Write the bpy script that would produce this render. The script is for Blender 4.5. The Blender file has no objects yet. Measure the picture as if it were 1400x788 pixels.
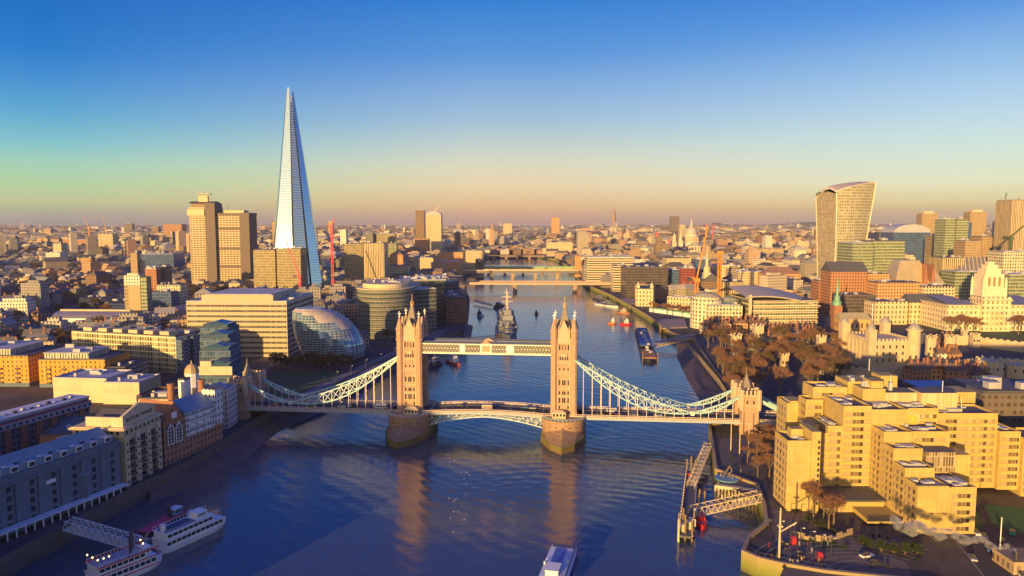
import bpy, math, random
from math import sin, cos, radians, pi, sqrt, atan2, floor
from mathutils import Vector, Matrix
from mathutils.geometry import tessellate_polygon
R = random.Random(7)
scene = bpy.context.scene
COL = scene.collection

# ------------------------------------------------------------ camera, sky, sun
H = 113.0
TH = math.atan(0.09)
cd = bpy.data.cameras.new('camera')
cam = bpy.data.objects.new('camera', cd)
COL.objects.link(cam)
cam.location = (0, 0, H)
cam.rotation_euler = (pi / 2 - TH, 0, 0)
cd.sensor_width = 36.0
cd.lens = 36.0 * 1000 / 1400
cd.clip_start = 1.0
cd.clip_end = 60000
scene.camera = cam
scene.view_settings.view_transform = 'Standard'
scene.view_settings.look = 'None'
scene.view_settings.exposure = 0.70
scene.view_settings.gamma = 1.0
scene.render.engine = 'CYCLES'
scene.cycles.max_bounces = 4
scene.cycles.diffuse_bounces = 2
scene.cycles.glossy_bounces = 3
scene.cycles.transparent_max_bounces = 8
scene.cycles.volume_bounces = 0
scene.cycles.use_denoising = True

SUN_AZ = 28.0      # direction the light travels, degrees right of straight ahead
SUN_EL = 7.2
sd = Vector((sin(radians(SUN_AZ)) * cos(radians(SUN_EL)), cos(radians(SUN_AZ)) * cos(radians(SUN_EL)), -sin(radians(SUN_EL))))
ld = bpy.data.lights.new('sun', 'SUN')
ld.energy = 5.0
ld.angle = radians(0.6)
ld.color = (1.0, 0.60, 0.19)
sun = bpy.data.objects.new('sun', ld)
COL.objects.link(sun)
sun.rotation_euler = (-sd).to_track_quat('Z', 'Y').to_euler()
sun.location = (-300, -300, 500)


class NT:
    """tiny helper to write node maths"""
    def __init__(s, tree):
        s.t = tree; s.n = tree.nodes; s.l = tree.links
    def new(s, ty, **kw):
        n = s.n.new(ty)
        for k, v in kw.items(): setattr(n, k, v)
        return n
    def put(s, sock, v):
        if hasattr(v, 'is_output'): s.l.new(v, sock)
        elif v is not None: sock.default_value = v
    def m(s, op, a, b=None, c=None, clamp=False):
        n = s.new('ShaderNodeMath', operation=op, use_clamp=clamp)
        s.put(n.inputs[0], a); s.put(n.inputs[1], b)
        if c is not None: s.put(n.inputs[2], c)
        return n.outputs[0]
    def vm(s, op, a, b=None):
        n = s.new('ShaderNodeVectorMath', operation=op)
        s.put(n.inputs[0], a)
        if b is not None: s.put(n.inputs[1], b)
        return n.outputs['Value'] if op in ('DOT_PRODUCT', 'LENGTH') else n.outputs[0]
    def mix(s, f, a, b, mode='MIX'):
        n = s.new('ShaderNodeMix', data_type='RGBA', blend_type=mode)
        s.put(n.inputs[0], f)
        s.put(n.inputs[6], c4(a)); s.put(n.inputs[7], c4(b))
        return n.outputs[2]
    def noise(s, vec, scale, detail=3.0, rough=0.55):
        n = s.new('ShaderNodeTexNoise')
        if vec is not None: s.put(n.inputs['Vector'], vec)
        n.inputs['Scale'].default_value = scale; n.inputs['Detail'].default_value = detail
        n.inputs['Roughness'].default_value = rough
        return n.outputs[0]
    def ramp(s, f, stops, interp='LINEAR'):
        n = s.new('ShaderNodeValToRGB'); cr = n.color_ramp; cr.interpolation = interp
        while len(cr.elements) < len(stops): cr.elements.new(0.5)
        for e, (p, c) in zip(cr.elements, stops): e.position = p; e.color = c4(c)
        s.put(n.inputs[0], f)
        return n.outputs[0]
    def sep(s, v):
        n = s.new('ShaderNodeSeparateXYZ'); s.put(n.inputs[0], v); return n.outputs
    def comb(s, x, y, z):
        n = s.new('ShaderNodeCombineXYZ'); s.put(n.inputs[0], x); s.put(n.inputs[1], y); s.put(n.inputs[2], z); return n.outputs[0]


def c4(c):
    if hasattr(c, 'is_output') or c is None: return c
    return (c[0], c[1], c[2], 1.0)


def srgb(r, g, b):
    f = lambda v: (v / 255 / 12.92) if v / 255 <= 0.04045 else ((v / 255 + 0.055) / 1.055) ** 2.4
    return (f(r), f(g), f(b))


world = bpy.data.worlds.new('World')
scene.world = world
world.use_nodes = True
w = NT(world.node_tree)
w.n.clear()
tc = w.new('ShaderNodeTexCoord')
dirv = w.vm('NORMALIZE', tc.outputs['Generated'])
dx, dy, dz = w.sep(dirv)
sky = w.new('ShaderNodeTexSky', sky_type='NISHITA')
sky.sun_disc = False
sky.sun_elevation = radians(SUN_EL)
sky.sun_rotation = radians(180 + SUN_AZ)
sky.dust_density = 2.0
nis = w.vm('MULTIPLY', sky.outputs[0], (0.085, 0.085, 0.085))
el = w.m('MULTIPLY', w.m('ARCSINE', dz), 180 / pi)
# the clear winter morning sky opposite the sun, by height above the horizon
t = w.m('DIVIDE', el, 40.0, clamp=True)
def skyramp(st, k=1.0): return w.ramp(t, [(e * k / 40.0, srgb(*c)) for e, c in st])
skyL = skyramp([(0.0, (112, 128, 130)), (0.8, (150, 170, 140)), (1.6, (188, 202, 146)), (3.1, (175, 212, 162)), (4.7, (158, 210, 186)), (6.4, (122, 194, 206)), (8.6, (86, 168, 210)), (11.2, (56, 142, 210)), (13.3, (18, 124, 205)), (16, (0, 112, 198)), (22, (0, 84, 185)), (40, (0, 66, 190))], 0.83)
skyC = skyramp([(0.0, (176, 136, 124)), (0.5, (206, 158, 122)), (1.1, (230, 186, 132)), (2.5, (236, 212, 166)), (4.2, (222, 219, 192)), (5.8, (194, 210, 206)), (7.5, (162, 194, 216)), (9.6, (134, 176, 221)), (12.3, (86, 150, 218)), (16, (44, 128, 210)), (24, (8, 88, 195)), (40, (0, 68, 195))], 1.02)
skyR = skyramp([(0.0, (170, 150, 124)), (0.8, (206, 180, 126)), (1.6, (228, 214, 152)), (3.1, (230, 234, 196)), (4.7, (216, 233, 212)), (6.9, (198, 225, 228)), (9.6, (172, 208, 236)), (12.3, (140, 187, 231)), (16, (84, 150, 224)), (20, (52, 124, 212)), (27, (12, 88, 198)), (40, (0, 68, 195))], 0.87)
az = w.m('ARCTAN2', dx, dy)
fR = w.m('DIVIDE', w.m('SUBTRACT', az, 0.05), 0.5, clamp=True)
fL = w.m('DIVIDE', w.m('SUBTRACT', w.m('MULTIPLY', az, -1.0), 0.05), 0.5, clamp=True)
front = w.mix(fR, w.mix(fL, skyC, skyL), skyR)
sunward = w.m('DIVIDE', w.m('ADD', w.vm('DOT_PRODUCT', dirv, tuple(-sd)), 0.05), 1.0, clamp=True)
back = w.mix(0.10, nis, w.mix(0.5, front, (0.02, 0.06, 0.22)), 'ADD')
glow = w.m('MULTIPLY', w.m('POWER', sunward, 8.0), w.m('POWER', w.m('SUBTRACT', 1.0, w.m('DIVIDE', el, 60.0, clamp=True)), 1.6))
colr = w.mix(sunward, w.mix(0.0, front, nis), back)
colr = w.mix(glow, colr, (1.7, 1.38, 1.05))
below = w.m('LESS_THAN', dz, -0.001)
bg = w.new('ShaderNodeBackground')
w.put(bg.inputs[0], colr)
bg.inputs[1].default_value = 0.63
out = w.new('ShaderNodeOutputWorld')
w.l.new(bg.outputs[0], out.inputs[0])


# ------------------------------------------------------------ picture <-> place
def ray(px, py):
    a = (px - 700) / 1000; b = (394 - py) / 1000
    return a, cos(TH) + b * sin(TH), -sin(TH) + b * cos(TH)
def G(px, py, z=0.0):
    a, y, d = ray(px, py); k = (z - H) / d
    return (a * k, y * k)
def ZT(py, Y):
    a, y, d = ray(700, py); return H + Y * d / y
def XP(px, Y, z=10.0):
    return (px - 700) / 1000 * (Y * cos(TH) + (H - z) * sin(TH))


# ------------------------------------------------------------ mesh builder
class MB:
    def __init__(s): s.v = []; s.f = []; s.c = None
    def quadstrip(s, a, b, close=True):
        n = len(a); i0 = len(s.v); s.v += a; s.v += b
        for i in range(n if close else n - 1):
            j = (i + 1) % n; s.f.append((i0 + i, i0 + j, i0 + n + j, i0 + n + i))
        return i0
    def box(s, x0, x1, y0, y1, z0, z1, col=None, colt=None):
        i = len(s.v)
        s.v += [(x0, y0, z0), (x1, y0, z0), (x1, y1, z0), (x0, y1, z0), (x0, y0, z1), (x1, y0, z1), (x1, y1, z1), (x0, y1, z1)]
        s.f += [(i, i + 1, i + 5, i + 4), (i + 1, i + 2, i + 6, i + 5), (i + 2, i + 3, i + 7, i + 6), (i + 3, i, i + 4, i + 7), (i + 4, i + 5, i + 6, i + 7), (i + 3, i + 2, i + 1, i)]
        if col is not None: s.c = (s.c or []) + [col] * 4 + [colt or col] * 2
        return s
    def prism(s, poly, z0, z1, scale=1.0, centre=None, cap=True):
        if centre is None: centre = (sum(p[0] for p in poly) / len(poly), sum(p[1] for p in poly) / len(poly))
        top = [(centre[0] + (x - centre[0]) * scale, centre[1] + (y - centre[1]) * scale, z1) for x, y in poly]
        n = len(poly); i0 = s.quadstrip([(x, y, z0) for x, y in poly], top)
        if cap:
            s.f.append(tuple(range(i0 + n, i0 + 2 * n))); s.f.append(tuple(range(i0 + n - 1, i0 - 1, -1)))
        return s
    def gable(s, x0, x1, y0, y1, z0, z1, axis='x', hip=0.0, col=None):
        i = len(s.v)
        if axis == 'x':
            m = (y0 + y1) / 2; h = hip * (x1 - x0) / 2
            s.v += [(x0, y0, z0), (x1, y0, z0), (x1, y1, z0), (x0, y1, z0), (x0 + h, m, z1), (x1 - h, m, z1)]
            s.f += [(i, i + 1, i + 5, i + 4), (i + 2, i + 3, i + 4, i + 5), (i + 3, i, i + 4), (i + 1, i + 2, i + 5), (i + 3, i + 2, i + 1, i)]
        else:
            m = (x0 + x1) / 2; h = hip * (y1 - y0) / 2
            s.v += [(x0, y0, z0), (x1, y0, z0), (x1, y1, z0), (x0, y1, z0), (m, y0 + h, z1), (m, y1 - h, z1)]
            s.f += [(i, i + 1, i + 4), (i + 1, i + 2, i + 5, i + 4), (i + 2, i + 3, i + 5), (i + 3, i, i + 4, i + 5), (i + 3, i + 2, i + 1, i)]
        if col is not None: s.c = (s.c or []) + [col] * 5
        return s
    def ring(s, cx, cy, r, n, a0=0.0):
        return [(cx + r * cos(a0 + 2 * pi * k / n), cy + r * sin(a0 + 2 * pi * k / n)) for k in range(n)]
    def lathe(s, cx, cy, prof, n=12, a0=0.0, sx=1.0, sy=1.0):
        rings = []
        for r, z in prof:
            i = len(s.v); r = max(r, 0.001)
            s.v += [(cx + sx * r * cos(a0 + 2 * pi * k / n), cy + sy * r * sin(a0 + 2 * pi * k / n), z) for k in range(n)]
            rings.append(i)
        for a, b in zip(rings, rings[1:]):
            for k in range(n): s.f.append((a + k, a + (k + 1) % n, b + (k + 1) % n, b + k))
        s.f.append(tuple(rings[-1] + k for k in range(n))); s.f.append(tuple(rings[0] + n - 1 - k for k in range(n)))
        return s
    def bar(s, p, q, w, h=None):
        h = h or w; p = Vector(p); q = Vector(q); d = q - p
        if d.length < 1e-6: return s
        d.normalize(); up = Vector((0, 0, 1)) if abs(d.z) < 0.95 else Vector((0, 1, 0))
        a = d.cross(up).normalized() * (w / 2); b = a.cross(d).normalized() * (h / 2)
        i = len(s.v)
        for o in (p, q):
            for c in (-a - b, a - b, a + b, -a + b): s.v.append(tuple(o + c))
        s.f += [(i, i + 1, i + 5, i + 4), (i + 1, i + 2, i + 6, i + 5), (i + 2, i + 3, i + 7, i + 6), (i + 3, i, i + 4, i + 7), (i + 4, i + 5, i + 6, i + 7), (i + 3, i + 2, i + 1, i)]
        return s
    def path(s, pts, w, h=None):
        for a, b in zip(pts, pts[1:]): s.bar(a, b, w, h)
        return s
    def taper(s, p, q, r0, r1, n=6):
        p = Vector(p); q = Vector(q); d = (q - p).normalized()
        up = Vector((0, 0, 1)) if abs(d.z) < 0.9 else Vector((1, 0, 0))
        a = d.cross(up).normalized(); b = a.cross(d)
        A = [tuple(p + (a * cos(2 * pi * k / n) + b * sin(2 * pi * k / n)) * r0) for k in range(n)]
        B = [tuple(q + (a * cos(2 * pi * k / n) + b * sin(2 * pi * k / n)) * r1) for k in range(n)]
        s.quadstrip(A, B); return s
    def poly(s, pts):
        i = len(s.v); s.v += [tuple(p) for p in pts]; s.f.append(tuple(range(i, i + len(pts)))); return s
    def mesh(s, name, mat, smooth=False):
        me = bpy.data.meshes.new(name)
        me.from_pydata(s.v, [], s.f)
        if s.c:
            at = me.attributes.new('wc', 'FLOAT_COLOR', 'FACE')
            flat = []
            for c in s.c: flat += [c[0], c[1], c[2], 1.0]
            at.data.foreach_set('color', flat)
        if mat: me.materials.append(mat)
        if smooth: me.polygons.foreach_set('use_smooth', [True] * len(me.polygons))
        me.update()
        return me
    def build(s, name, mat, parent=None, loc=None, rz=0.0, smooth=False):
        return put(name, s.mesh(name, mat, smooth), parent, loc, rz)


def put(name, me, parent=None, loc=None, rz=0.0):
    o = bpy.data.objects.new(name, me)
    COL.objects.link(o)
    if parent: o.parent = parent
    if loc: o.location = loc
    if rz: o.rotation_euler = (0, 0, rz)
    return o


def tag(o, label, cat, group=None, kind=None):
    if label: o['label'] = label
    if cat: o['category'] = cat
    if group: o['group'] = group
    if kind: o['kind'] = kind
    return o


def thing(name, label, cat, loc=(0, 0, 0), rz=0.0, group=None):
    return tag(put(name, None, None, loc, rz), label, cat, group)


def struct(o): o['kind'] = 'structure'; return o


def copy_tree(o, parent=None):
    c = o.copy(); COL.objects.link(c); c.parent = parent
    for ch in [x for x in KIDS.get(o.name, ())]: copy_tree(ch, c)
    return c
KIDS = {}
def kids_index(o):
    KIDS[o.name] = list(o.children)
    for ch in o.children: kids_index(ch)
def dup(o, loc, rz=0.0, label=None, group=None, scale=None):
    if o.name not in KIDS: kids_index(o)
    c = copy_tree(o); c.location = loc; c.rotation_euler = (0, 0, rz)
    if scale: c.scale = scale if hasattr(scale, '__len__') else (scale,) * 3
    if label: c['label'] = label
    if group: c['group'] = group
    return c


# ------------------------------------------------------------ materials
MATS = {}
def newmat(name):
    m = bpy.data.materials.new(name); m.use_nodes = True
    t = NT(m.node_tree); bs = m.node_tree.nodes['Principled BSDF']
    return m, t, bs


def plain(name, col, rough=0.8, metal=0.0, var=0.25, scale=0.3, bump=0.0, spec=None):
    if name in MATS: return MATS[name]
    m, t, bs = newmat(name)
    tc = t.new('ShaderNodeTexCoord')
    n = t.noise(tc.outputs['Object'], scale, 5.0, 0.65)
    f = t.m('MULTIPLY_ADD', n, 2 * var, 1 - var)
    t.put(bs.inputs['Base Color'], t.mix(1.0, col, t.comb(f, f, f), 'MULTIPLY'))
    bs.inputs['Roughness'].default_value = rough; bs.inputs['Metallic'].default_value = metal
    if spec is not None: bs.inputs['Specular IOR Level'].default_value = spec
    if bump:
        b = t.new('ShaderNodeBump'); b.inputs['Strength'].default_value = bump; b.inputs['Distance'].default_value = 0.3
        t.put(b.inputs['Height'], t.noise(tc.outputs['Object'], scale * 6, 4.0)); t.l.new(b.outputs[0], bs.inputs['Normal'])
    MATS[name] = m
    return m


def facade(name, wall, glass=(0.03, 0.04, 0.055), pu=3.0, pv=3.4, fu=0.5, fv=0.5, roof=(0.12, 0.12, 0.12), attr=False, grough=0.15, gmetal=0.0, zoff=0.0, bright=2.5):
    """wall with a grid of windows: size of the bay, the storey and the share that is glass"""
    if name in MATS: return MATS[name]
    m, t, bs = newmat(name)
    tc = t.new('ShaderNodeTexCoord')
    px, py, pz = t.sep(tc.outputs['Object']); nx, ny, nz = t.sep(tc.outputs['Normal'])
    u = t.m('SUBTRACT', t.m('MULTIPLY', nx, py), t.m('MULTIPLY', ny, px))
    cu = t.m('DIVIDE', t.m('ADD', u, 1000.0), pu); cv = t.m('DIVIDE', t.m('SUBTRACT', pz, zoff), pv)
    mu = t.m('LESS_THAN', t.m('ABSOLUTE', t.m('SUBTRACT', t.m('FRACT', cu), 0.5)), fu / 2)
    mv = t.m('LESS_THAN', t.m('ABSOLUTE', t.m('SUBTRACT', t.m('FRACT', cv), 0.5)), fv / 2)
    anz = t.m('ABSOLUTE', nz)
    wallm = t.m('LESS_THAN', anz, 0.55)
    mask = t.m('MULTIPLY', t.m('MULTIPLY', mu, mv), wallm)
    wn = t.new('ShaderNodeTexWhiteNoise')
    t.put(wn.inputs['Vector'], t.comb(t.m('FLOOR', cu), t.m('FLOOR', cv), t.m('FLOOR', t.m('MULTIPLY', nx, 3.0))))
    rnd = wn.outputs[0]
    g2 = tuple(min(0.6, c * bright) for c in glass)
    gl = t.mix(t.m('POWER', rnd, 2.5), glass, g2)
    n = t.noise(tc.outputs['Object'], 0.12, 5.0, 0.7)
    f = t.m('MULTIPLY_ADD', n, 0.5, 0.75)
    fc = t.comb(f, f, f)
    if attr:
        at = t.new('ShaderNodeAttribute', attribute_name='wc')
        base = t.mix(1.0, at.outputs['Color'], fc, 'MULTIPLY')
    else:
        roofm = t.m('GREATER_THAN', nz, 0.55)
        n2 = t.noise(tc.outputs['Object'], 0.25, 3.0, 0.7)
        f2 = t.m('MULTIPLY_ADD', n2, 1.2, 0.4)
        base = t.mix(roofm, t.mix(1.0, wall, fc, 'MULTIPLY'), t.mix(1.0, roof, t.comb(f2, f2, f2), 'MULTIPLY'))
    t.put(bs.inputs['Base Color'], t.mix(mask, base, gl))
    t.put(bs.inputs['Roughness'], t.m('MULTIPLY_ADD', mask, grough - 0.85, 0.85))
    if gmetal: t.put(bs.inputs['Metallic'], t.m('MULTIPLY', mask, gmetal))
    MATS[name] = m
    return m


CREAM = (0.52, 0.45, 0.33)
M_stone = plain('bridge_stone', (0.47, 0.30, 0.20), 0.85, var=0.3, scale=0.25, bump=0.3)
M_stone_pale = plain('pale_stone', (0.56, 0.41, 0.29), 0.8, var=0.2, scale=0.4)
M_granite = plain('pier_granite', (0.36, 0.28, 0.20), 0.85, var=0.4, scale=0.2, bump=0.4)
M_roof_slate = plain('roof_slate', (0.24, 0.20, 0.16), 0.6, var=0.3, scale=0.5)
M_white = plain('white_paint', (0.78, 0.78, 0.76), 0.5, var=0.08)
M_teal = plain('teal_paint', (0.36, 0.58, 0.60), 0.45, var=0.15)
M_iron_cream = plain('cream_ironwork', (0.72, 0.68, 0.56), 0.5, var=0.1)
M_dark = plain('dark_metal', (0.05, 0.05, 0.06), 0.5, var=0.2)
M_pane = plain('window_glass', (0.035, 0.04, 0.05), 0.12, var=0.3, scale=0.6)
M_asphalt = plain('asphalt', (0.05, 0.05, 0.055), 0.9, var=0.3)
M_red = plain('red_paint', (0.60, 0.03, 0.04), 0.45, var=0.1)
M_blue = plain('blue_paint', (0.04, 0.13, 0.42), 0.4, var=0.1)
M_gold = plain('gold_paint', (0.8, 0.5, 0.1), 0.35, metal=0.6, var=0.1)
M_brick = plain('brick', (0.34, 0.16, 0.09), 0.9, var=0.35, scale=0.4)
M_conc = plain('concrete', (0.62, 0.50, 0.32), 0.85, var=0.14, scale=0.15)
M_roofdark = plain('roof_felt', (0.10, 0.10, 0.11), 0.8, var=0.4, scale=0.2)
M_roofpale = plain('roof_pale', (0.42, 0.43, 0.46), 0.7, var=0.35, scale=0.15)
M_roofblue = plain('roof_zinc', (0.16, 0.27, 0.36), 0.5, var=0.3, scale=0.3)
M_copper = plain('green_copper', (0.20, 0.42, 0.30), 0.6, var=0.25)
M_wood = plain('pile_timber', (0.22, 0.16, 0.09), 0.85, var=0.4, scale=0.8)
M_mud = plain('foreshore_mud', (0.14, 0.095, 0.07), 0.75, var=0.5, scale=0.12, bump=0.6)
M_orange = plain('orange_paint', (0.62, 0.27, 0.05), 0.5, var=0.1)
M_grass = plain('lawn', (0.06, 0.10, 0.03), 0.9, var=0.5, scale=0.1)
M_warship = plain('warship_grey', (0.11, 0.13, 0.19), 0.6, var=0.35, scale=0.15)
M_skin_dark = plain('clothes', (0.05, 0.05, 0.06), 0.9)


def mat_water():
    m, t, bs = newmat('river_water')
    g = t.new('ShaderNodeNewGeometry'); p = g.outputs['Position']
    px, py, pz = t.sep(p)
    sp = t.comb(t.m('MULTIPLY', px, 0.45), py, 0.0)
    n1 = t.noise(sp, 0.09, 6.0, 0.62)
    n2 = t.noise(t.comb(px, t.m('MULTIPLY', py, 1.6), 0.0), 0.5, 4.0, 0.6)
    n3 = t.noise(sp, 0.008, 3.0, 0.5)
    wv = t.new('ShaderNodeTexWave', wave_type='BANDS', bands_direction='DIAGONAL')
    wv.inputs['Scale'].default_value = 0.06; wv.inputs['Distortion'].default_value = 9.0; wv.inputs['Detail'].default_value = 3.0
    wv.inputs['Detail Scale'].default_value = 0.25
    t.put(wv.inputs['Vector'], p)
    h = t.m('ADD', t.m('ADD', t.m('MULTIPLY', n1, 1.2), t.m('MULTIPLY', n2, 0.22)), t.m('MULTIPLY', wv.outputs[1], 0.22))
    for (cx_, cy_, wl, r0, r1, am) in ((18.0, 222.0, 6.5, 60.0, 150.0, 0.24), (60.0, 345.0, 5.0, 12.0, 60.0, 0.15), (-20.0, 330.0, 5.5, 14.0, 50.0, 0.10)):
        d = t.vm('LENGTH', t.comb(t.m('SUBTRACT', px, cx_), t.m('SUBTRACT', py, cy_), 0.0))
        dn = t.m('ADD', t.m('ADD', d, t.m('MULTIPLY', n3, 30.0)), t.m('MULTIPLY', n1, 5.0))
        mk = t.m('MULTIPLY', t.m('DIVIDE', t.m('SUBTRACT', d, r0), 25.0, clamp=True), t.m('DIVIDE', t.m('SUBTRACT', r1, d), 30.0, clamp=True))
        mk = t.m('MULTIPLY', mk, t.m('DIVIDE', t.m('SUBTRACT', px, -25.0), 60.0, clamp=True)) if cx_ == 18.0 else mk
        h = t.m('ADD', h, t.m('MULTIPLY', t.m('MULTIPLY', t.m('SINE', t.m('MULTIPLY', dn, 2 * pi / wl)), mk), am))
    b = t.new('ShaderNodeBump'); t.put(b.inputs['Strength'], t.m('MULTIPLY_ADD', t.noise(sp, 0.012, 3.0, 0.6), 1.3, -0.22, clamp=True)); b.inputs['Distance'].default_value = 0.5
    t.put(b.inputs['Height'], h)
    t.l.new(b.outputs[0], bs.inputs['Normal'])
    t.put(bs.inputs['Base Color'], t.mix(n3, (0.035, 0.078, 0.125), (0.085, 0.085, 0.105)))
    bs.inputs['Roughness'].default_value = 0.10
    bs.inputs['IOR'].default_value = 1.6
    return m
M_water = mat_water()


def mat_ground():
    m, t, bs = newmat('city_ground')
    g = t.new('ShaderNodeNewGeometry'); p = g.outputs['Position']
    n = t.noise(p, 0.02, 6.0, 0.7); n2 = t.noise(p, 0.3, 3.0, 0.6)
    c = t.ramp(n, [(0.3, (0.035, 0.036, 0.04)), (0.5, (0.07, 0.06, 0.055)), (0.62, (0.12, 0.10, 0.08)), (0.75, (0.05, 0.06, 0.03))])
    f = t.m('MULTIPLY_ADD', n2, 0.8, 0.6)
    t.put(bs.inputs['Base Color'], t.mix(1.0, c, t.comb(f, f, f), 'MULTIPLY'))
    bs.inputs['Roughness'].default_value = 0.9
    return m
M_ground = mat_ground()


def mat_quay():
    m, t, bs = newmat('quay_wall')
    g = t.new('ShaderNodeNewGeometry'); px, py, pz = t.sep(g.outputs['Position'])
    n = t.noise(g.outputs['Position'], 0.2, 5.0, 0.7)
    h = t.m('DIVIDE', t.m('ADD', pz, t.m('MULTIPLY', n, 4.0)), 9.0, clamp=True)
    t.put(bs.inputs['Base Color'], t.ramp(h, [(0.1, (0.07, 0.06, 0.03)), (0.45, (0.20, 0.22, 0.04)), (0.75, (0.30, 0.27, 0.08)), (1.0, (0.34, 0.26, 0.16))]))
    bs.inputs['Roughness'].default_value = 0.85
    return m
M_quay = mat_quay()

# ------------------------------------------------------------ water, land, foreshore
GZ = 6.0
struct(MB().poly([(-24000, -3000, 0), (24000, -3000, 0), (24000, 20000, 0), (-24000, 20000, 0)]).build('water', M_water))

left_px = [(0, 795), (90, 745), (182, 690), (236, 664), (302, 624), (345, 594), (372, 576), (430, 556), (500, 515), (543, 497), (583, 482), (604, 471),
           (632, 463), (634, 447), (640, 432), (642, 415), (636, 400), (634, 390), (640, 375), (652, 362), (670, 353)]
right_px = [(735, 352.5), (760, 358), (775, 366), (786, 377), (792, 388), (812, 399), (836, 410), (860, 424), (882, 437), (900, 450), (918, 464),
            (948, 474), (962, 497), (985, 530), (1003, 560), (1003, 590), (968, 598), (977, 662), (1032, 684), (1042, 712), (1046, 745),
            (1050, 735)]
LB = [(-215, -1500), (-178, 180)] + [G(x, y) for x, y in left_px]
RB = [G(x, y) for x, y in right_px] + [(80, 240), (74.5, 229), (78, 224), (84, 220), (96, 215), (125, 208), (170, -1500)]
RIVER = LB + RB
outer = [(24000, -1500), (24000, 20000), (-24000, 20000), (-24000, -1500)]
landpoly = LB + RB + outer


def fill_poly(pts, z, name, mat, kind='structure'):
    tri = tessellate_polygon([[Vector((x, y, 0)) for x, y in pts]])
    b = MB(); b.v = [(x, y, z) for x, y in pts]
    for f in tri:
        a, c, d = [Vector((*pts[k], 0)) for k in f]
        b.f.append(tuple(f) if (c - a).cross(d - a).z > 0 else tuple(reversed(f)))
    o = b.build(name, mat)
    if kind: o['kind'] = kind
    return o


def inside(x, y, poly):
    r = False; n = len(poly); j = n - 1
    for i in range(n):
        xi, yi = poly[i]; xj, yj = poly[j]
        if (yi > y) != (yj > y) and x < (xj - xi) * (y - yi) / (yj - yi) + xi: r = not r
        j = i
    return r


fill_poly(landpoly, GZ, 'ground', M_ground)


def quay(pts, name, label, top=GZ + 1.0, thick=1.2, side=1, mat=None):
    b = MB()
    for p, q in zip(pts, pts[1:]):
        b.poly([(p[0], p[1], -3), (q[0], q[1], -3), (q[0], q[1], top), (p[0], p[1], top)])
        d = Vector((q[0] - p[0], q[1] - p[1])); n = Vector((-d.y, d.x)).normalized() * thick * side
        tp = top + 0.02 * (pts.index(p) % 3); b.poly([(p[0], p[1], tp), (q[0], q[1], tp), (q[0] + n.x, q[1] + n.y, tp), (p[0] + n.x, p[1] + n.y, tp)])
        b.poly([(q[0] + n.x, q[1] + n.y, top), (p[0] + n.x, p[1] + n.y, top), (p[0] + n.x, p[1] + n.y, GZ), (q[0] + n.x, q[1] + n.y, GZ)])
    o = b.build(name, mat or M_quay)
    tag(o, label, 'river wall')
    return o


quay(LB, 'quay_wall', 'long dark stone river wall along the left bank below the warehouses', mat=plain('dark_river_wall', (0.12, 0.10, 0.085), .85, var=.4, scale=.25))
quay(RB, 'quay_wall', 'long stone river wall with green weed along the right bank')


def beach(px, name, zin=3.2):
    """px: list of (outer waterline pixel, inner wall pixel)"""
    b = MB(); A = []; B = []
    for (ox, oy), (ix, iy) in px:
        a = G(ox, oy); c = G(ix, iy)
        A.append((a[0], a[1], -0.4)); B.append((c[0], c[1], zin))
    n = len(A); k = 5; rows = []
    for j in range(k + 1):
        tt = j / k
        rows.append([tuple(Vector(A[i]).lerp(Vector(B[i]), tt) + Vector((0, 0, (R.random() - .5) * 0.35 if 0 < j < k else 0))) for i in range(n)])
    for r0, r1 in zip(rows, rows[1:]): b.quadstrip(r0, r1, close=False)
    o = b.build(name, M_mud); struct(o)


beach([((205, 690), (205, 676)), ((240, 678), (236, 661)), ((282, 674), (270, 640)), ((322, 648), (302, 621)), ((352, 618), (338, 598)), ((384, 592), (358, 580)),
       ((440, 566), (400, 566)), ((520, 520), (505, 512)), ((548, 503), (543, 496))], 'foreshore')
beach([((925, 474), (925, 468)), ((922, 488), (948, 474)), ((930, 508), (960, 492)), ((944, 533), (984, 528)), ((962, 562), (1002, 558)), ((985, 592), (1004, 588))], 'foreshore', 4.0)
beach([((585, 486), (580, 480)), ((610, 480), (602, 471)), ((644, 470), (634, 462)), ((648, 446), (636, 446))], 'foreshore')

# promenade, lawn and plazas near the bridge
def sheet(pxs, z, name, mat):
    return fill_poly([G(x, y, GZ) for x, y in pxs], z, name, mat)
M_paving = plain('paving', (0.17, 0.16, 0.16), 0.8, var=0.3, scale=0.15)
sheet([(380, 556), (430, 530), (500, 497), (560, 470), (600, 450), (612, 452), (585, 474), (530, 496), (440, 545), (400, 560)], GZ + 0.02, 'path', M_paving)
sheet([(345, 548), (352, 520), (400, 505), (470, 508), (440, 523), (395, 545)], GZ + 0.012, 'lawn', M_grass)
sheet([(1045, 700), (1075, 770), (1060, 800), (1250, 800), (1240, 770), (1160, 735), (1080, 690)], GZ + 0.02, 'plaza', plain('plaza_paving', (0.13, 0.11, 0.09), 0.85, var=0.4, scale=0.25))
sheet([(985, 600), (1045, 600), (1048, 690), (980, 658)], GZ + 0.02, 'riverside_path', plain('riverside_paving', (0.10, 0.09, 0.09), 0.85, var=0.4, scale=0.2))
sheet([(1260, 440), (1430, 452), (1430, 480), (1300, 470)], GZ + 0.02, 'lawn', M_grass)

# ============================================================ THE BASCULE BRIDGE
BR = radians(-6.0)
bridge = thing('suspension_bridge', 'stone and blue steel bridge with two gothic towers and high walkways across the river', 'bridge', (-13, 387, 0), BR)
def bpt(s, b): return (-13 + s * cos(BR) + b * sin(BR), 387 + s * sin(BR) - b * cos(BR))   # s along the deck, b towards downstream

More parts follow.
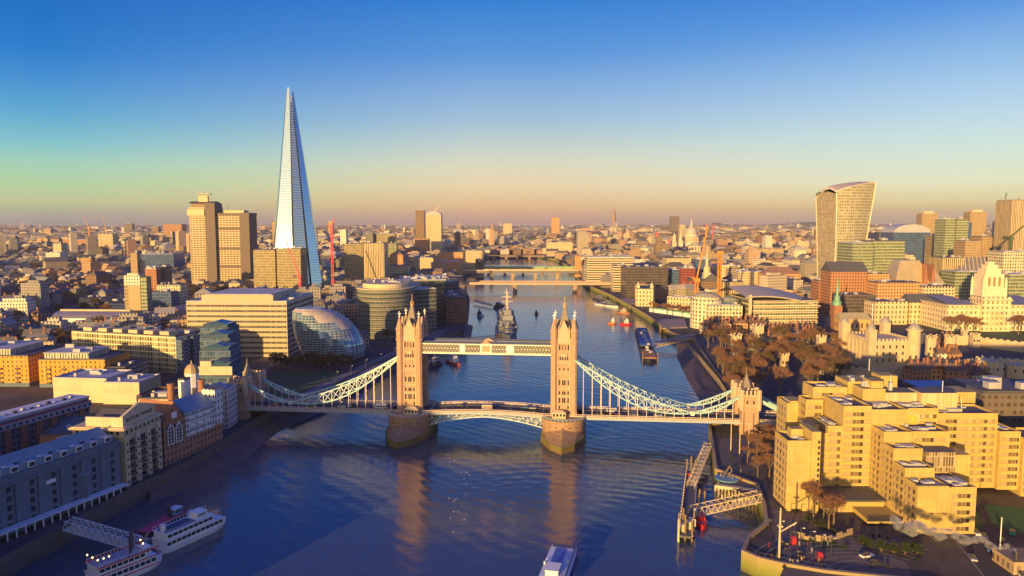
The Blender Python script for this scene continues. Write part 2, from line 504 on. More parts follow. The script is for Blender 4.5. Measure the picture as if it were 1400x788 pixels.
TW, TD = 5.2, 7.0
def make_window(w_, h_, arch=True):
    b = MB(); b.box(-w_ / 2, w_ / 2, -0.12, 0.3, 0, h_)
    if arch: b.gable(-w_ / 2, w_ / 2, -0.12, 0.3, h_, h_ + w_ * 0.7, 'y')
    return b.mesh('window', M_pane)
WIN = {'a': make_window(0.75, 2.4), 'b': make_window(0.7, 1.5), 'c': make_window(1.0, 3.0), 'd': make_window(0.6, 1.2, False), 'w': make_window(3.6, 6.5)}
SUR = MB(); SUR.box(-0.75, -0.5, -0.3, 0.2, -0.3, 2.9); SUR.box(0.5, 0.75, -0.3, 0.2, -0.3, 2.9); SUR.box(-0.9, 0.9, -0.35, 0.2, -0.55, -0.25); SUR.box(-0.85, 0.85, -0.35, 0.2, 2.9, 3.15)


def tower(s):
    base = 12.0
    w_ = MB()
    w_.box(-TW, TW, -TD, TD, base + 9, 50.5)
    # four legs of the road arch
    w_.box(-TW, -2.9, -TD, TD, base, base + 9); w_.box(2.9, TW, -TD, TD, base, base + 9)
    w_.box(-2.9, 2.9, -TD, -4.6, base, base + 9); w_.box(-2.9, 2.9, 4.6, TD, base, base + 9)
    t = w_.build('tower', M_stone, bridge, (s, 0, 0))
    tr = MB()
    for z, h, e in ((21.8, 0.7, 0.35), (26.3, 0.45, 0.25), (34.0, 0.5, 0.25), (35.3, 0.3, 0.2), (40.0, 0.7, 0.35), (50.3, 0.9, 0.5), (31.2, 0.3, 0.15), (44.2, 0.35, 0.2)):
        tr.box(-TW - e, TW + e, -TD - e, TD + e, z, z + h)
    for k in range(9):   # blind arcade
        x = -3.0 + k * 0.75
        tr.box(x - 0.12, x + 0.12, -TD - 0.3, -TD, 37.6, 39.6)
    for x in (-3.2, 3.2): tr.box(x - 0.25, x + 0.25, -TD - 0.4, -TD, base, 50.5)
    tr.build('stone_trim', M_stone_pale, t)
    # corner turrets
    for sx in (-1, 1):
        for sy in (-1, 1):
            u = MB(); u.lathe(0, 0, [(2.0, base), (2.0, base + 2.5), (1.75, base + 3), (1.7, 50.0), (2.05, 50.6), (2.05, 51.6), (1.8, 51.8), (1.8, 55.8), (2.15, 56.2), (2.15, 56.9)], 8, pi / 8)
            tu = u.build('turret', M_stone, t, (sx * TW, sy * TD, 0))
            u = MB(); u.lathe(sx * TW, sy * TD, [(1.95, 56.9), (1.2, 59.6), (0.35, 62.8), (0.45, 63.0), (0.2, 63.4)], 8, pi / 8)
            u.build('turret_spire', M_roof_slate if False else M_stone, t)
            u = MB(); x, y = sx * TW, sy * TD
            u.bar((x, y, 63), (x, y, 66.0), 0.35); u.bar((x - 0.9, y, 64.7), (x + 0.9, y, 64.7), 0.35); u.bar((x, y - 0.6, 64.7), (x, y + 0.6, 64.7), 0.35)
            u.box(x - 0.45, x + 0.45, y - 0.4, y + 0.4, 63.0, 63.5)
            u.build('cross_finial', M_white, t)
    # parapet, gables and roof
    p = MB()
    for k in range(10):
        for sy in (-1, 1):
            x = -TW + 0.6 + k * (2 * TW - 1.2) / 9; p.box(x - 0.35, x + 0.35, sy * TD - 0.25, sy * TD + 0.25, 51.2, 53.2)
            y = -TD + 0.8 + k * (2 * TD - 1.6) / 9; p.box(sy * TW - 0.25, sy * TW + 0.25, y - 0.4, y + 0.4, 51.2, 53.0)
    p.build('parapet', M_stone_pale, t)
    g = MB()
    for sy in (-1, 1):
        y0 = sy * (TD - 0.4)
        g.box(-2.6, 2.6, min(y0, y0 + sy * 0.8), max(y0, y0 + sy * 0.8), 51.2, 56.6)
        g.gable(-2.6, 2.6, min(y0, y0 + sy * 0.8), max(y0, y0 + sy * 0.8), 56.6, 62.4, 'y')
        for x in (-2.7, 2.7): g.lathe(x, y0 + sy * 0.4, [(0.55, 51), (0.5, 57), (0.1, 60)], 6)
        x0 = sy * (TW - 0.3)
        g.box(min(x0, x0 + sy * 0.8), max(x0, x0 + sy * 0.8), -3.4, 3.4, 51.2, 56.6)
        g.gable(min(x0, x0 + sy * 0.8), max(x0, x0 + sy * 0.8), -3.4, 3.4, 56.6, 62.4, 'x')
    g.build('gable', M_stone_pale, t)
    r = MB(); r.prism([(-4.4, -6.2), (4.4, -6.2), (4.4, 6.2), (-4.4, 6.2)], 51, 68.4, 0.14, (0, 0)); r.gable(-2.4, 2.4, -6.6, 6.6, 56.0, 62.0, 'y'); r.gable(-4.6, 4.6, -3.2, 3.2, 56, 62, 'x')
    r.build('spire_roof', M_roof_slate, t)
    f = MB(); f.lathe(0, 0, [(0.9, 68.2), (0.95, 69.2), (0.35, 69.6), (0.5, 70.4), (0.15, 71.2), (0.12, 74.4)], 6)
    for a in range(4): f.bar((0.8 * cos(a * pi / 2), 0.8 * sin(a * pi / 2), 69), (0.8 * cos(a * pi / 2), 0.8 * sin(a * pi / 2), 70.6), 0.2)
    f.build('gilded_finial', plain('finial', (0.62, 0.40, 0.16), 0.5), t)
    # windows, front and river sides
    rows = [(53.3, 'a', (-0.9, 0, 0.9)), (46.7, 'a', (-2.3, -0.7, 0, 0.7, 2.3)), (41.5, 'b', (-1.9, -0.7, 0.7, 1.9)), (36.0, 'd', (-2.2, 0, 2.2)), (28.2, 'a', (-2.3, -0.5, 0.5, 2.3)),
            (23.2, 'b', (-2.3, -0.5, 0.5, 2.3)), (18.8, 'a', (-2.3, -0.5, 0.5, 2.3)), (15.6, 'b', (-2.3, 2.3))]
    for z, k, xs in rows:
        for x in xs: put('window', WIN[k], t, (x, -TD - 0.05, z))
        if k != 'a' or z < 50:
            for x in xs:
                put('window', WIN[k], t, (TW + 0.05, x * 1.35, z), pi / 2)
    sm = MB()
    for z, k, xs in rows:
        h = {'a': 2.4, 'b': 1.5, 'd': 1.2}[k]
        for x in xs:
            for e in (-1, 1):
                sm.box(x + e * 0.52 - 0.1, x + e * 0.52 + 0.1, -TD - 0.22, -TD, z - 0.2, z + h + 0.3)
        sm.box(min(xs) - 0.7, max(xs) + 0.7, -TD - 0.3, -TD, z - 0.45, z - 0.2)
    sm.box(-1.6, 1.6, -TD - 0.9, -TD, 44.2, 45.0); sm.box(-1.4, 1.4, -TD - 0.7, -TD, 43.2, 44.2)
    sm.build('window_surround', M_stone_pale, t)
    return t


def pier(s):
    p = MB()
    poly = []
    for k in range(17):
        a = pi * k / 16; poly.append((11.0 * cos(a), 9 + 11.0 * sin(a)))
    for k in range(17):
        a = pi + pi * k / 16; poly.append((11.0 * cos(a), -9 + 11.0 * sin(a)))
    p.prism(poly, 2.0, 11.2)
    p.prism([(x * 1.03, y * 1.02) for x, y in poly], 11.2, 12.0)
    low = [(11.5, 10), (11.5, -15), (6.2, -29), (0, -36), (-6.2, -29), (-11.5, -15), (-11.5, 10), (-5.5, 24), (0, 30), (5.5, 24)]
    p.prism(low, -3, 3.6)
    i = len(p.v); n = len(low)
    p.v += [(x, y, 3.6) for x, y in low] + [(11.0, 9, 4.6), (11.0, -9, 4.6), (7.6, -17.0, 6.6), (0, -20.2, 8.4), (-7.6, -17.0, 6.6), (-11, -9, 4.6), (-11, 9, 4.6), (-7.6, 17, 6.6), (0, 20.2, 8.4), (7.6, 17, 6.6)]
    for k in range(n): p.f.append((i + k, i + (k + 1) % n, i + n + (k + 1) % n, i + n + k))
    o = p.build('pier', mat_pier(), bridge, (s, 0, 0))
    b = MB()
    for k in range(5):
        a = -pi / 2 + (k - 2) * 0.32
        x, y = 11.15 * cos(a), -9 + 11.15 * sin(a); b.box(x - 0.35, x + 0.35, y - 0.2, y + 0.2, 8.6, 9.2)
    b.build('scupper', M_dark, o)
    r = MB(); ring = [(x * 0.99, y * 0.99) for x, y in poly]
    for (x0, y0), (x1, y1) in zip(ring, ring[1:] + ring[:1]):
        r.bar((x0, y0, 13.2), (x1, y1, 13.2), 0.15); r.bar((x0, y0, 12), (x0, y0, 13.2), 0.15)
        r.bar((x0, y0, 12.6), (x1, y1, 12.6), 0.1)
    r.build('railing', M_teal, o)
    h = MB(); hx = -2.2 if s > 0 else 2.0
    h.box(hx - 3.5, hx + 3.5, -13.6, -10.2, 12, 15.0); h.gable(hx - 3.7, hx + 3.7, -13.9, -10.0, 15.0, 16.1, 'x', 0.5)
    hut = h.build('control_cabin', M_conc, o)
    for k in range(4):
        wd = MB(); x = hx - 2.6 + k * 1.75; wd.box(x - 0.55, x + 0.55, -13.72, -13.55, 13.2, 14.5); wd.build('cabin_window', M_pane, o)
    return o


def mat_pier():
    if 'pier' in MATS: return MATS['pier']
    m, t, bs = newmat('pier')
    g = t.new('ShaderNodeTexCoord'); px, py, pz = t.sep(g.outputs['Object'])
    n = t.noise(g.outputs['Object'], 0.25, 5.0, 0.7)
    h = t.m('DIVIDE', t.m('ADD', pz, t.m('MULTIPLY', n, 3.0)), 14.0, clamp=True)
    br = t.new('ShaderNodeTexBrick'); br.inputs['Scale'].default_value = 1.0; br.inputs['Brick Width'].default_value = 2.2; br.inputs['Row Height'].default_value = 0.9; br.inputs['Mortar Size'].default_value = 0.05
    br.inputs['Color1'].default_value = (1, 1, 1, 1); br.inputs['Color2'].default_value = (0.8, 0.8, 0.8, 1); br.inputs['Mortar'].default_value = (0.55, 0.5, 0.45, 1)
    t.put(br.inputs['Vector'], t.comb(t.m('ADD', px, py), pz, 0.0))
    c = t.ramp(h, [(0.1, (0.13, 0.09, 0.05)), (0.2, (0.22, 0.15, 0.06)), (0.30, (0.15, 0.16, 0.035)), (0.42, (0.30, 0.20, 0.12)), (0.65, (0.40, 0.26, 0.16)), (1.0, (0.44, 0.29, 0.19))])
    t.put(bs.inputs['Base Color'], t.mix(1.0, c, br.outputs[0], 'MULTIPLY'))
    bs.inputs['Roughness'].default_value = 0.8
    MATS['pier'] = m
    return m


for s in (-41, 41): tower(s); pier(s)

# high walkways with crossed lattice
def walkway(b, bright):
    y = -b
    m = MB(); x0, x1 = -41 + TW, 41 - TW
    m.box(x0, x1, y - 1.9, y + 1.9, 43.6, 44.6); m.box(x0, x1, y - 1.9, y + 1.9, 48.6, 49.2)
    o = m.build('walkway', M_iron_cream, bridge)
    l = MB()
    n = 44
    for sy in (-1.9, 1.9):
        for k in range(n):
            a = x0 + (x1 - x0) * k / n; c = x0 + (x1 - x0) * (k + 1) / n
            l.bar((a, y + sy, 44.6), (c, y + sy, 48.6), 0.22, 0.12); l.bar((c, y + sy, 44.6), (a, y + sy, 48.6), 0.22, 0.12)
        l.bar((x0, y + sy, 46.6), (x1, y + sy, 46.6), 0.14)
    l.build('lattice', M_iron_cream, o)
    for xc, hw in ((-12.5, 1.4), (12.8, 2.0), (0, 3.0), (x0 + 0.6, 0.6), (x1 - 0.6, 0.6)):
        for sy in (-1, 1): pn = MB(); pn.box(xc - hw, xc + hw, y + sy * 1.9 - 0.15, y + sy * 1.9 + 0.15, 44.5, 48.7); pn.build('crest_panel', M_white, o)
    cr = MB(); cr.prism([(0.0, 0)] * 3, 0, 0) if False else None
    for sy in (-1,):
        cr.box(-2.2, 2.2, y - 2.25, y - 1.9, 45.0, 48.2); cr.gable(-3.2, 3.2, y - 2.2, y - 1.4, 49.2, 50.8, 'y')
    cr.build('coat_of_arms', plain('crest_paint', (0.6, 0.32, 0.2), 0.6, var=0.7, scale=1.5), o)
    gl = MB(); gl.box(x0, x1, y - 1.6, y + 1.6, 44.6, 48.6); gl.build('glazing', plain('walkway_glass', (0.10, 0.11, 0.12), 0.3, var=0.3), o)
    rf = MB(); rf.gable(x0, x1, y - 2.0, y + 2.0, 49.2, 50.2, 'x'); rf.build('walkway_roof', plain('walkway_roof_lead', (0.12, 0.15, 0.2), 0.5), o)
walkway(5.0, 1); walkway(-5.0, 0)

# deck spans
def deck_z(s): return 12.0 + (1.3 * (1 - (s / 31.0) ** 2) if abs(s) < 31 else 0.0)
def span(s0, s1, n, name):
    m = MB()
    for k in range(n):
        a = s0 + (s1 - s0) * k / n; c = s0 + (s1 - s0) * (k + 1) / n
        za, zc = deck_z(a), deck_z(c)
        i = len(m.v)
        m.v += [(a, -9, za - 1.0), (a, 9, za - 1.0), (a, 9, za), (a, -9, za), (c, -9, zc - 1.0), (c, 9, zc - 1.0), (c, 9, zc), (c, -9, zc)]
        m.f += [(i, i + 4, i + 7, i + 3), (i + 3, i + 7, i + 6, i + 2), (i + 2, i + 6, i + 5, i + 1), (i + 1, i + 5, i + 4, i)]
    o = m.build(name, M_asphalt, bridge)
    kb = MB()
    for sy in (-1, 1):
        f = MB(); pr = MB()
        pts = [(s0 + (s1 - s0) * k / n, sy * 9.15, deck_z(s0 + (s1 - s0) * k / n)) for k in range(n + 1)]
        for a, c in zip(pts, pts[1:]):
            f.bar((a[0], a[1], a[2] - 0.6), (c[0], c[1], c[2] - 0.6), 0.5, 1.3)
            pr.bar((a[0], a[1], a[2] + 1.35), (c[0], c[1], c[2] + 1.35), 0.3, 0.25)
            pr.bar((a[0], a[1], a[2] + 0.45), (c[0], c[1], c[2] + 0.45), 0.18, 0.5)
            kb.bar((a[0], sy * 6.6, a[2] + 0.08), (c[0], sy * 6.6, c[2] + 0.08), 4.4, 0.16)
        L = abs(s1 - s0); q = int(L / 1.4)
        for k in range(q + 1):
            x = s0 + (s1 - s0) * k / q; pr.bar((x, sy * 9.15, deck_z(x) + 0.2), (x, sy * 9.15, deck_z(x) + 1.4), 0.22)
        f.build('fascia', plain('fascia_paint', (0.36, 0.42, 0.46), 0.5, var=0.15), o)
        pr.build('parapet_rail', plain('parapet_cream', (0.62, 0.50, 0.40), 0.6), o)
    kb.build('footway', M_paving, o)
    return o
span(-31, 31, 16, 'bascule_span'); span(52, 172, 24, 'deck_span'); span(-190, -52, 26, 'deck_span')
span(-52, -30.5, 2, 'pier_deck'); span(30.5, 52, 2, 'pier_deck')
mk = MB()
for a in range(-188, 170, 6):
    z = deck_z(a + 1.5) + 0.03
    mk.poly([(a, -0.1, z), (a + 3, -0.1, z), (a + 3, 0.1, z), (a, 0.1, z)])
mk.build('lane_marking', M_white, bridge)
# arched lattice girders of the bascules
for y in (-9.0, -4.2, 4.2, 9.0):
    g = MB(); N = 28
    top = []; bot = []
    for k in range(N + 1):
        x = -31 + 62 * k / N; top.append((x, y, deck_z(x) - 1.7)); bot.append((x, y, 11.6 - 5.2 * (abs(x) / 31) ** 1.7 - 0.9))
    for k in range(N):
        g.bar(bot[k], bot[k + 1], 0.45, 0.55)
        if k % 2: g.bar(top[k], bot[k + 1], 0.28, 0.3)
        else: g.bar(bot[k], top[k + 1], 0.28, 0.3)
        g.bar(top[k], bot[k], 0.22, 0.22)
    g.build('bascule_girder', plain('girder_paint', (0.52, 0.62, 0.62), 0.5), bridge)

# suspension chains: deep lattice lenses from tower to low pin to shore tower
def chain(side, b):
    y = -b
    def lens(sA, zA, sB, zB, n, depth, sag, nm):
        up = []; lo = []
        for k in range(n + 1):
            tt = k / n; s = sA + (sB - sA) * tt; z = zA + (zB - zA) * tt
            up.append((s * side, y, z - sag * sin(pi * tt))); lo.append((s * side, y, z - sag * sin(pi * tt) - depth * sin(pi * tt) ** 0.85))
        m = MB(); m.path(up, 0.75, 0.65); m.path(lo, 0.75, 0.65)
        o = m.build('chain_truss', M_teal, bridge)
        d = MB()
        for k in range(1, n): d.bar(up[k], lo[k], 0.3, 0.35)
        for k in range(n):
            d.bar(up[k], lo[k + 1], 0.25, 0.25); d.bar(lo[k], up[k + 1], 0.25, 0.25)
        d.build('truss_lattice', plain('lattice_paint', (0.62, 0.74, 0.80), 0.5), o)
        return lo, up
    lo1, _ = lens(46.5, 42.0, 107, 15.6, 13, 6.0, 3.2, 'a')
    lo2, _ = lens(107, 15.6, 131, 25.0, 6, 2.4, 0.5, 'b')
    for p in lo1[1:-1] + lo2[1:-1]:
        r = MB(); r.bar(p, (p[0], p[1], 11.5), 0.28); r.build('hanger_rod', plain('hanger_paint', (0.72, 0.6, 0.58), 0.5), bridge)
    pin = MB(); pin.lathe(0, 0, [(1.15, -0.5), (1.15, 0.5)], 14)
    pm = pin.build('pin_roundel', M_white, bridge, (107 * side, y, 15.3)); pm.rotation_euler = (pi / 2, 0, 0)
    r = MB(); r.lathe(0, 0, [(0.7, -0.6), (0.7, 0.6)], 12); q = r.build('roundel_centre', M_teal, bridge, (107 * side, y, 15.3)); q.rotation_euler = (pi / 2, 0, 0)
    # land tie
    tie = MB(); tie.bar((139 * side, y, 24.0), (163 * side, y, 12.0), 0.9, 0.9); tie.bar((139 * side, y, 23.0), (163 * side, y, 10.8), 0.25, 0.9)
    tie.build('land_tie', M_teal, bridge)
for side in (-1, 1):
    for b in (8.3, -8.3): chain(side, b)

# shore towers
def shore_tower(s):
    t = None
    for i, y in enumerate((-8.6, 8.6)):
        m = MB(); m.box(-4.2, 4.2, y - 3.0, y + 3.0, -2, 26.5)
        o = m.build('shore_tower', M_stone, bridge, (s, 0, 0))
        c = MB()
        for z, e in ((11.5, .3), (20.5, .25), (25.8, .6)): c.box(-4.2 - e, 4.2 + e, y - 3 - e, y + 3 + e, z, z + 0.7)
        for k in range(5):
            for sy in (-1, 1):
                x = -4 + k * 2.0; c.box(x - 0.55, x + 0.55, y + sy * 3.2 - 0.3, y + sy * 3.2 + 0.3, 26.5, 28.6)
        for x in (-4.2, 4.2):
            for sy in (-1, 1): c.lathe(x, y + sy * 3.0, [(1.0, 18.5), (1.25, 20.5), (1.25, 29.0), (0.7, 29.2)], 8)
            for k in range(2): c.box(x - 0.3, x + 0.3, y - 1.5 + k * 2.4, y - 0.5 + k * 2.4, 26.5, 28.6)
        c.build('battlement', M_stone_pale, o)
        for x in (-1.6, 1.6):
            put('tower_window', WIN['b'], o, (x, y - 3.05, 21.8))
    a = MB(); a.box(-3.6, 3.6, -5.8, 5.8, 20, 25.5); a.build('gate_arch', M_stone, bridge, (s, 0, 0))
    r = MB(); r.prism([(-2.6, -3.2), (2.6, -3.2), (2.6, 3.2), (-2.6, 3.2)], 25.5, 35.0, 0.08, (0, 0)); r.lathe(0, 0, [(0.3, 34.6), (0.2, 37), (0.05, 38.5)], 6)
    r.build('gate_spire', M_roof_slate, bridge, (s, 0, 0))
    return s
shore_tower(135); shore_tower(-135)
# approach viaduct walls beyond the shore towers
for s0, s1 in ((139, 172), (-190, -139)):
    m = MB(); m.box(s0, s1, -8.9, 8.9, -1 if s0 > 0 else 0, 10.9); m.build('approach_wall', M_stone, bridge)

# ============================================================ LARGE NEAR BUILDINGS
EXCL = []      # ground already built on: (x, y, radius)
def excl_rect(loc, rz, w_, d_):
    n = max(1, int(max(w_, d_) / 18))
    for i in range(n + 1):
        for j in range(n + 1):
            x = w_ * i / n; y = d_ * j / n
            EXCL.append((loc[0] + x * cos(rz) - y * sin(rz), loc[1] + x * sin(rz) + y * cos(rz), 15))


def bands(parent, box, z0, n, fh, hh, sides, mat, name='window_band', proud=0.12, seg=None, skip=None):
    """one strip of glazing per storey and side, each a part of its own; box = x0, x1, y0, y1"""
    x0, x1, y0, y1 = box
    for sd_ in sides:
        L = (x1 - x0) if sd_ in 'fb' else (y1 - y0)
        m = MB(); g = 0.6
        m.box(g, L - g, -proud, 0.2, 0, hh)
        me = m.mesh(name, mat)
        for k in range(n):
            if skip and skip(sd_, k): continue
            z = z0 + k * fh
            if sd_ == 'f': put(name, me, parent, (x0, y0, z))
            elif sd_ == 'r': put(name, me, parent, (x1, y0, z), pi / 2)
            elif sd_ == 'l': put(name, me, parent, (x0, y1, z), -pi / 2)
            elif sd_ == 'b': put(name, me, parent, (x1, y1, z), pi)


def roof_clutter(parent, x0, x1, y0, y1, z, n, mat=None, seed=1, hmax=2.6):
    r = random.Random(seed); m = MB(); ok = False
    for k in range(n):
        a = r.uniform(1.2, min(6, (x1 - x0) / 3)); b_ = r.uniform(1.2, min(6, (y1 - y0) / 3)); h = r.uniform(0.6, hmax)
        x = r.uniform(x0 + 1, max(x0 + 1.1, x1 - a - 1)); y = r.uniform(y0 + 1, max(y0 + 1.1, y1 - b_ - 1))
        m.box(x, x + a, y, y + b_, z + 0.003 * k, z + h); ok = True
    if ok: return m.build('roof_plant', mat or M_roofpale, parent)


def strip_mat(name, glass, wall, pu, fu, bright=3.0, rough=0.12, metal=0.0):
    return facade(name, wall, glass, pu, 1000.0, fu, 3.0, grough=rough, bright=bright, gmetal=metal)


def block(name, label, cat, loc, rz, w_, d_, h, wall, band=None, roof=None, clutter=4, parapet=0.9, group=None, seed=3, z=GZ):
    t = thing(name, label, cat, (loc[0], loc[1], z), rz, group)
    MB().box(0, w_, 0, d_, 0, h).build('wall', wall, t)
    r = MB(); r.box(0.5, w_ - 0.5, 0.5, d_ - 0.5, h - 0.5, h + 0.02)
    if parapet:
        for a in ((0, w_, 0, 0.45), (0, w_, d_ - 0.45, d_), (0, 0.45, 0.45, d_ - 0.45), (w_ - 0.45, w_, 0.45, d_ - 0.45)): r.box(a[0], a[1], a[2], a[3], h, h + parapet)
    r.build('roof', roof or M_roofdark, t)
    if clutter: roof_clutter(t, 0, w_, 0, d_, h, clutter, seed=seed)
    if band:
        bands(t, (0, w_, 0, d_), band.get('z0', 1.2), band['n'], band['fh'], band['hh'], band.get('sides', 'flr'), band['mat'], skip=band.get('skip'))
    excl_rect(loc, rz, w_, d_)
    return t


# ---- big concrete hotel on the right bank
def panelled(name, col, pw, ph, rough=0.85, dark=0.72):
    m, t, bs = newmat(name); tc = t.new('ShaderNodeTexCoord'); px, py, pz = t.sep(tc.outputs['Object']); nx, ny, nz = t.sep(tc.outputs['Normal'])
    u = t.m('SUBTRACT', t.m('MULTIPLY', nx, py), t.m('MULTIPLY', ny, px))
    br = t.new('ShaderNodeTexBrick'); br.offset = 0.0; br.inputs['Scale'].default_value = 1.0; br.inputs['Brick Width'].default_value = pw; br.inputs['Row Height'].default_value = ph; br.inputs['Mortar Size'].default_value = 0.07
    br.inputs['Color1'].default_value = (1, 1, 1, 1); br.inputs['Color2'].default_value = (0.86, 0.85, 0.83, 1); br.inputs['Mortar'].default_value = (dark, dark, dark, 1)
    t.put(br.inputs['Vector'], t.comb(u, pz, 0.0))
    n = t.noise(tc.outputs['Object'], 0.15, 6.0, 0.7); st = t.noise(t.comb(t.m('MULTIPLY', u, 1.2), t.m('MULTIPLY', pz, 0.08), 0.0), 0.8, 4.0, 0.7)
    f = t.m('ADD', t.m('MULTIPLY', n, 0.35), t.m('MULTIPLY_ADD', st, 0.45, 0.58))
    t.put(bs.inputs['Base Color'], t.mix(1.0, t.mix(1.0, col, t.comb(f, f, f), 'MULTIPLY'), br.outputs[0], 'MULTIPLY')); bs.inputs['Roughness'].default_value = rough
    return m
HW = panelled('hotel_concrete', (0.58, 0.43, 0.15), 3.4, 2.95)
HG = strip_mat('hotel_glazing', (0.46, 0.37, 0.20), (0.52, 0.38, 0.19), 1.5, 0.9, bright=0.06, rough=0.3)
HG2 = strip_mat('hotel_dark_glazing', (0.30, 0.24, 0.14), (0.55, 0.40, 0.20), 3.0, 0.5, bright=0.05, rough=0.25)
hotel = thing('hotel', 'stepped tan concrete hotel with long window bands on the right riverside', 'hotel', (100.8, 243.5, GZ - 1.8))
def hb(name, x0, x1, y0, y1, z0, z1, mat=HW, parent=hotel):
    m = MB(); m.box(x0 - 97, x1 - 97, y0 - 243, y1 - 243, z0 - GZ, z1 - GZ); return m.build(name, mat, parent)
def hwing(x0, x1, y0, y1, zb, zt, sides, fh=2.95, name='wing', top=True, glz=HG, hh=1.45):
    o = hb(name, x0, x1, y0, y1, zb, zt)
    n = int((zt - zb - 1.0) / fh)
    if n > 0 and sides: bands(o, (x0 - 97, x1 - 97, y0 - 243, y1 - 243), zt - 1.0 - n * fh + 0.9 - GZ, n, fh, hh, sides, glz)
    if top:
        r = MB(); X0, X1, Y0, Y1 = x0 - 97, x1 - 97, y0 - 243, y1 - 243; z = zt - GZ
        r.box(X0 + .5, X1 - .5, Y0 + .5, Y1 - .5, z - .4, z + .02); r.build('roof', M_roofdark, o)
        r = MB()
        for a in ((X0, X1, Y0, Y0 + .4), (X0, X1, Y1 - .4, Y1), (X0, X0 + .4, Y0 + .4, Y1 - .4), (X1 - .4, X1, Y0 + .4, Y1 - .4)): r.box(a[0], a[1], a[2], a[3], z, z + 0.9)
        r.build('parapet', HW, o)
        if (X1 - X0) * (Y1 - Y0) > 70: roof_clutter(o, X0, X1, Y0, Y1, z + .02, 6, seed=int(X0 * 7 + Y0), hmax=1.5)
        if sides and 'f' in sides and n > 0 and zb > 8:
            q = MB(); q.box(0, X1 - X0, -.35, 0, 0, .45); me = q.mesh('sill_ledge', HW)
            for k in range(n): put('sill_ledge', me, o, (X0, Y0, zt - 1.0 - n * fh + .35 - GZ + k * fh))
    return o
# west block
hwing(97.5, 106, 262, 275, 9, 34.0, 'l', glz=HG2)
hb('stair_shaft', 106.0, 109.2, 261.0, 273, GZ, 38.5)
ss = strip_mat('shaft_windows', (0.06, 0.05, 0.04), (0.5, 0.4, 0.26), 1.0, 0.0)
for k in range(12): hb('shaft_window', 108.2, 108.9, 260.85, 261.2, 11 + k * 2.1, 12.1 + k * 2.1, M_pane)
hb('stair_shaft', 101, 105.5, 268, 272, 34, 37.5)
for x, y in ((98.5, 263), (98.5, 273), (104, 263), (111.5, 277), (118, 277), (124, 277), (131, 277)): hb('column', x, x + 1.6, y, y + 1.6, GZ, 9.5)
# banded front between
hwing(109.2, 114.5, 276.0, 290, 10.5, 29.6, 'f'); hwing(114.5, 118.3, 276.0, 290, 10.5, 32.8, 'f'); hwing(118.3, 124, 276.0, 290, 10.5, 35.6, 'f')
hwing(124, 134.9, 276.0, 294, 10.5, 43.4, 'f'); hwing(120, 134, 295, 306, 10.5, 46.5, 'f')
hb('penthouse', 111.0, 116, 279, 286, 32.8, 36.0); hwing(116, 123, 292, 300, 10.5, 42, 'fl')
hwing(111.5, 120, 300, 312, GZ, 38.5, 'l', glz=HG2); hb('plant_room', 113, 118.5, 301, 309, 38.5, 40)
# long diagonal wing stepping down towards the river
steps = [(243, 251, 24.2), (251, 259, 27.5), (259, 266.5, 32.0), (266.5, 276, 36.0), (276, 292, 42.0)]
for i, (y0, y1, zt) in enumerate(steps):
    hwing(135, 145.5 if i < 4 else 149, y0, y1, 9.5, zt, 'l', fh=2.7, glz=HG2)
hb('end_panel', 134.4, 145.2, 241.6, 243, 8.6, 25.2)
o = hwing(145.5, 155.5, 243.0, 259, 7.0, 23.5, 'f', fh=2.9)
hb('stair_shaft', 144.3, 146.2, 241.9, 244, 8.6, 24.6)
hb('winter_garden', 147, 157.5, 259, 267, 20, 31.5, facade('winter_garden', (0.45, 0.36, 0.2), (0.12, 0.10, 0.07), 1.0, 4.0, 0.7, 0.9, bright=4)); hb('plant_room', 157.5, 163, 259, 268, 18, 30.5)
hwing(146, 160, 267, 280, 12, 36, 'f'); hwing(149, 163, 280, 292, 12, 41.5, 'f', glz=HG2)
for y in (245, 250, 256, 262, 268): hb('column', 136, 137.2, y, y + 1.4, GZ, 9.6); hb('column', 143, 144.2, y, y + 1.4, GZ, 9.6)
# right wing
hwing(163, 187, 281, 296, 10, 39.2, 'f'); hwing(187, 195, 279, 294, 10, 32.5, 'f'); hwing(195, 232, 277, 292, 8, 30.5, 'f', glz=HG2)
# crown
hb('plant_room', 137, 146, 288, 297, 41, 48.2); hb('plant_room', 146.5, 160, 290, 300, 41, 46.2, facade('ribbed', (0.66, 0.50, 0.26), (0.45, 0.34, 0.18), 0.8, 100, 0.4, 2)); hb('plant_room', 160.5, 175, 288, 298, 39, 46.5, MATS['ribbed'])
hb('lift_tower', 150, 157, 300, 308, 41, 51); hb('plant_room', 135.5, 148, 298, 310, 41, 49); hb('plant_room', 176, 190, 300, 312, 10, 44)
hb('lift_tower', 141, 145.8, 289.6, 296.8, 48.2, 51)
m = MB()
for k in range(16):
    x = R.uniform(40, 62); y = R.uniform(48, 66); m.box(x, x + R.uniform(0.8, 2.5), y, y + R.uniform(.8, 2.5), 40, 42.5 + R.uniform(.3, 2.0))
m.build('roof_plant', M_roofpale, hotel)
for x, y, z in ((178, 290, 39), (150, 292, 48), (170, 290, 46), (143, 296, 54)):
    m = MB(); m.bar((x - 97, y - 243, z - GZ), (x - 97, y - 243, z - GZ + 5), 0.2); m.build('aerial', M_white, hotel)
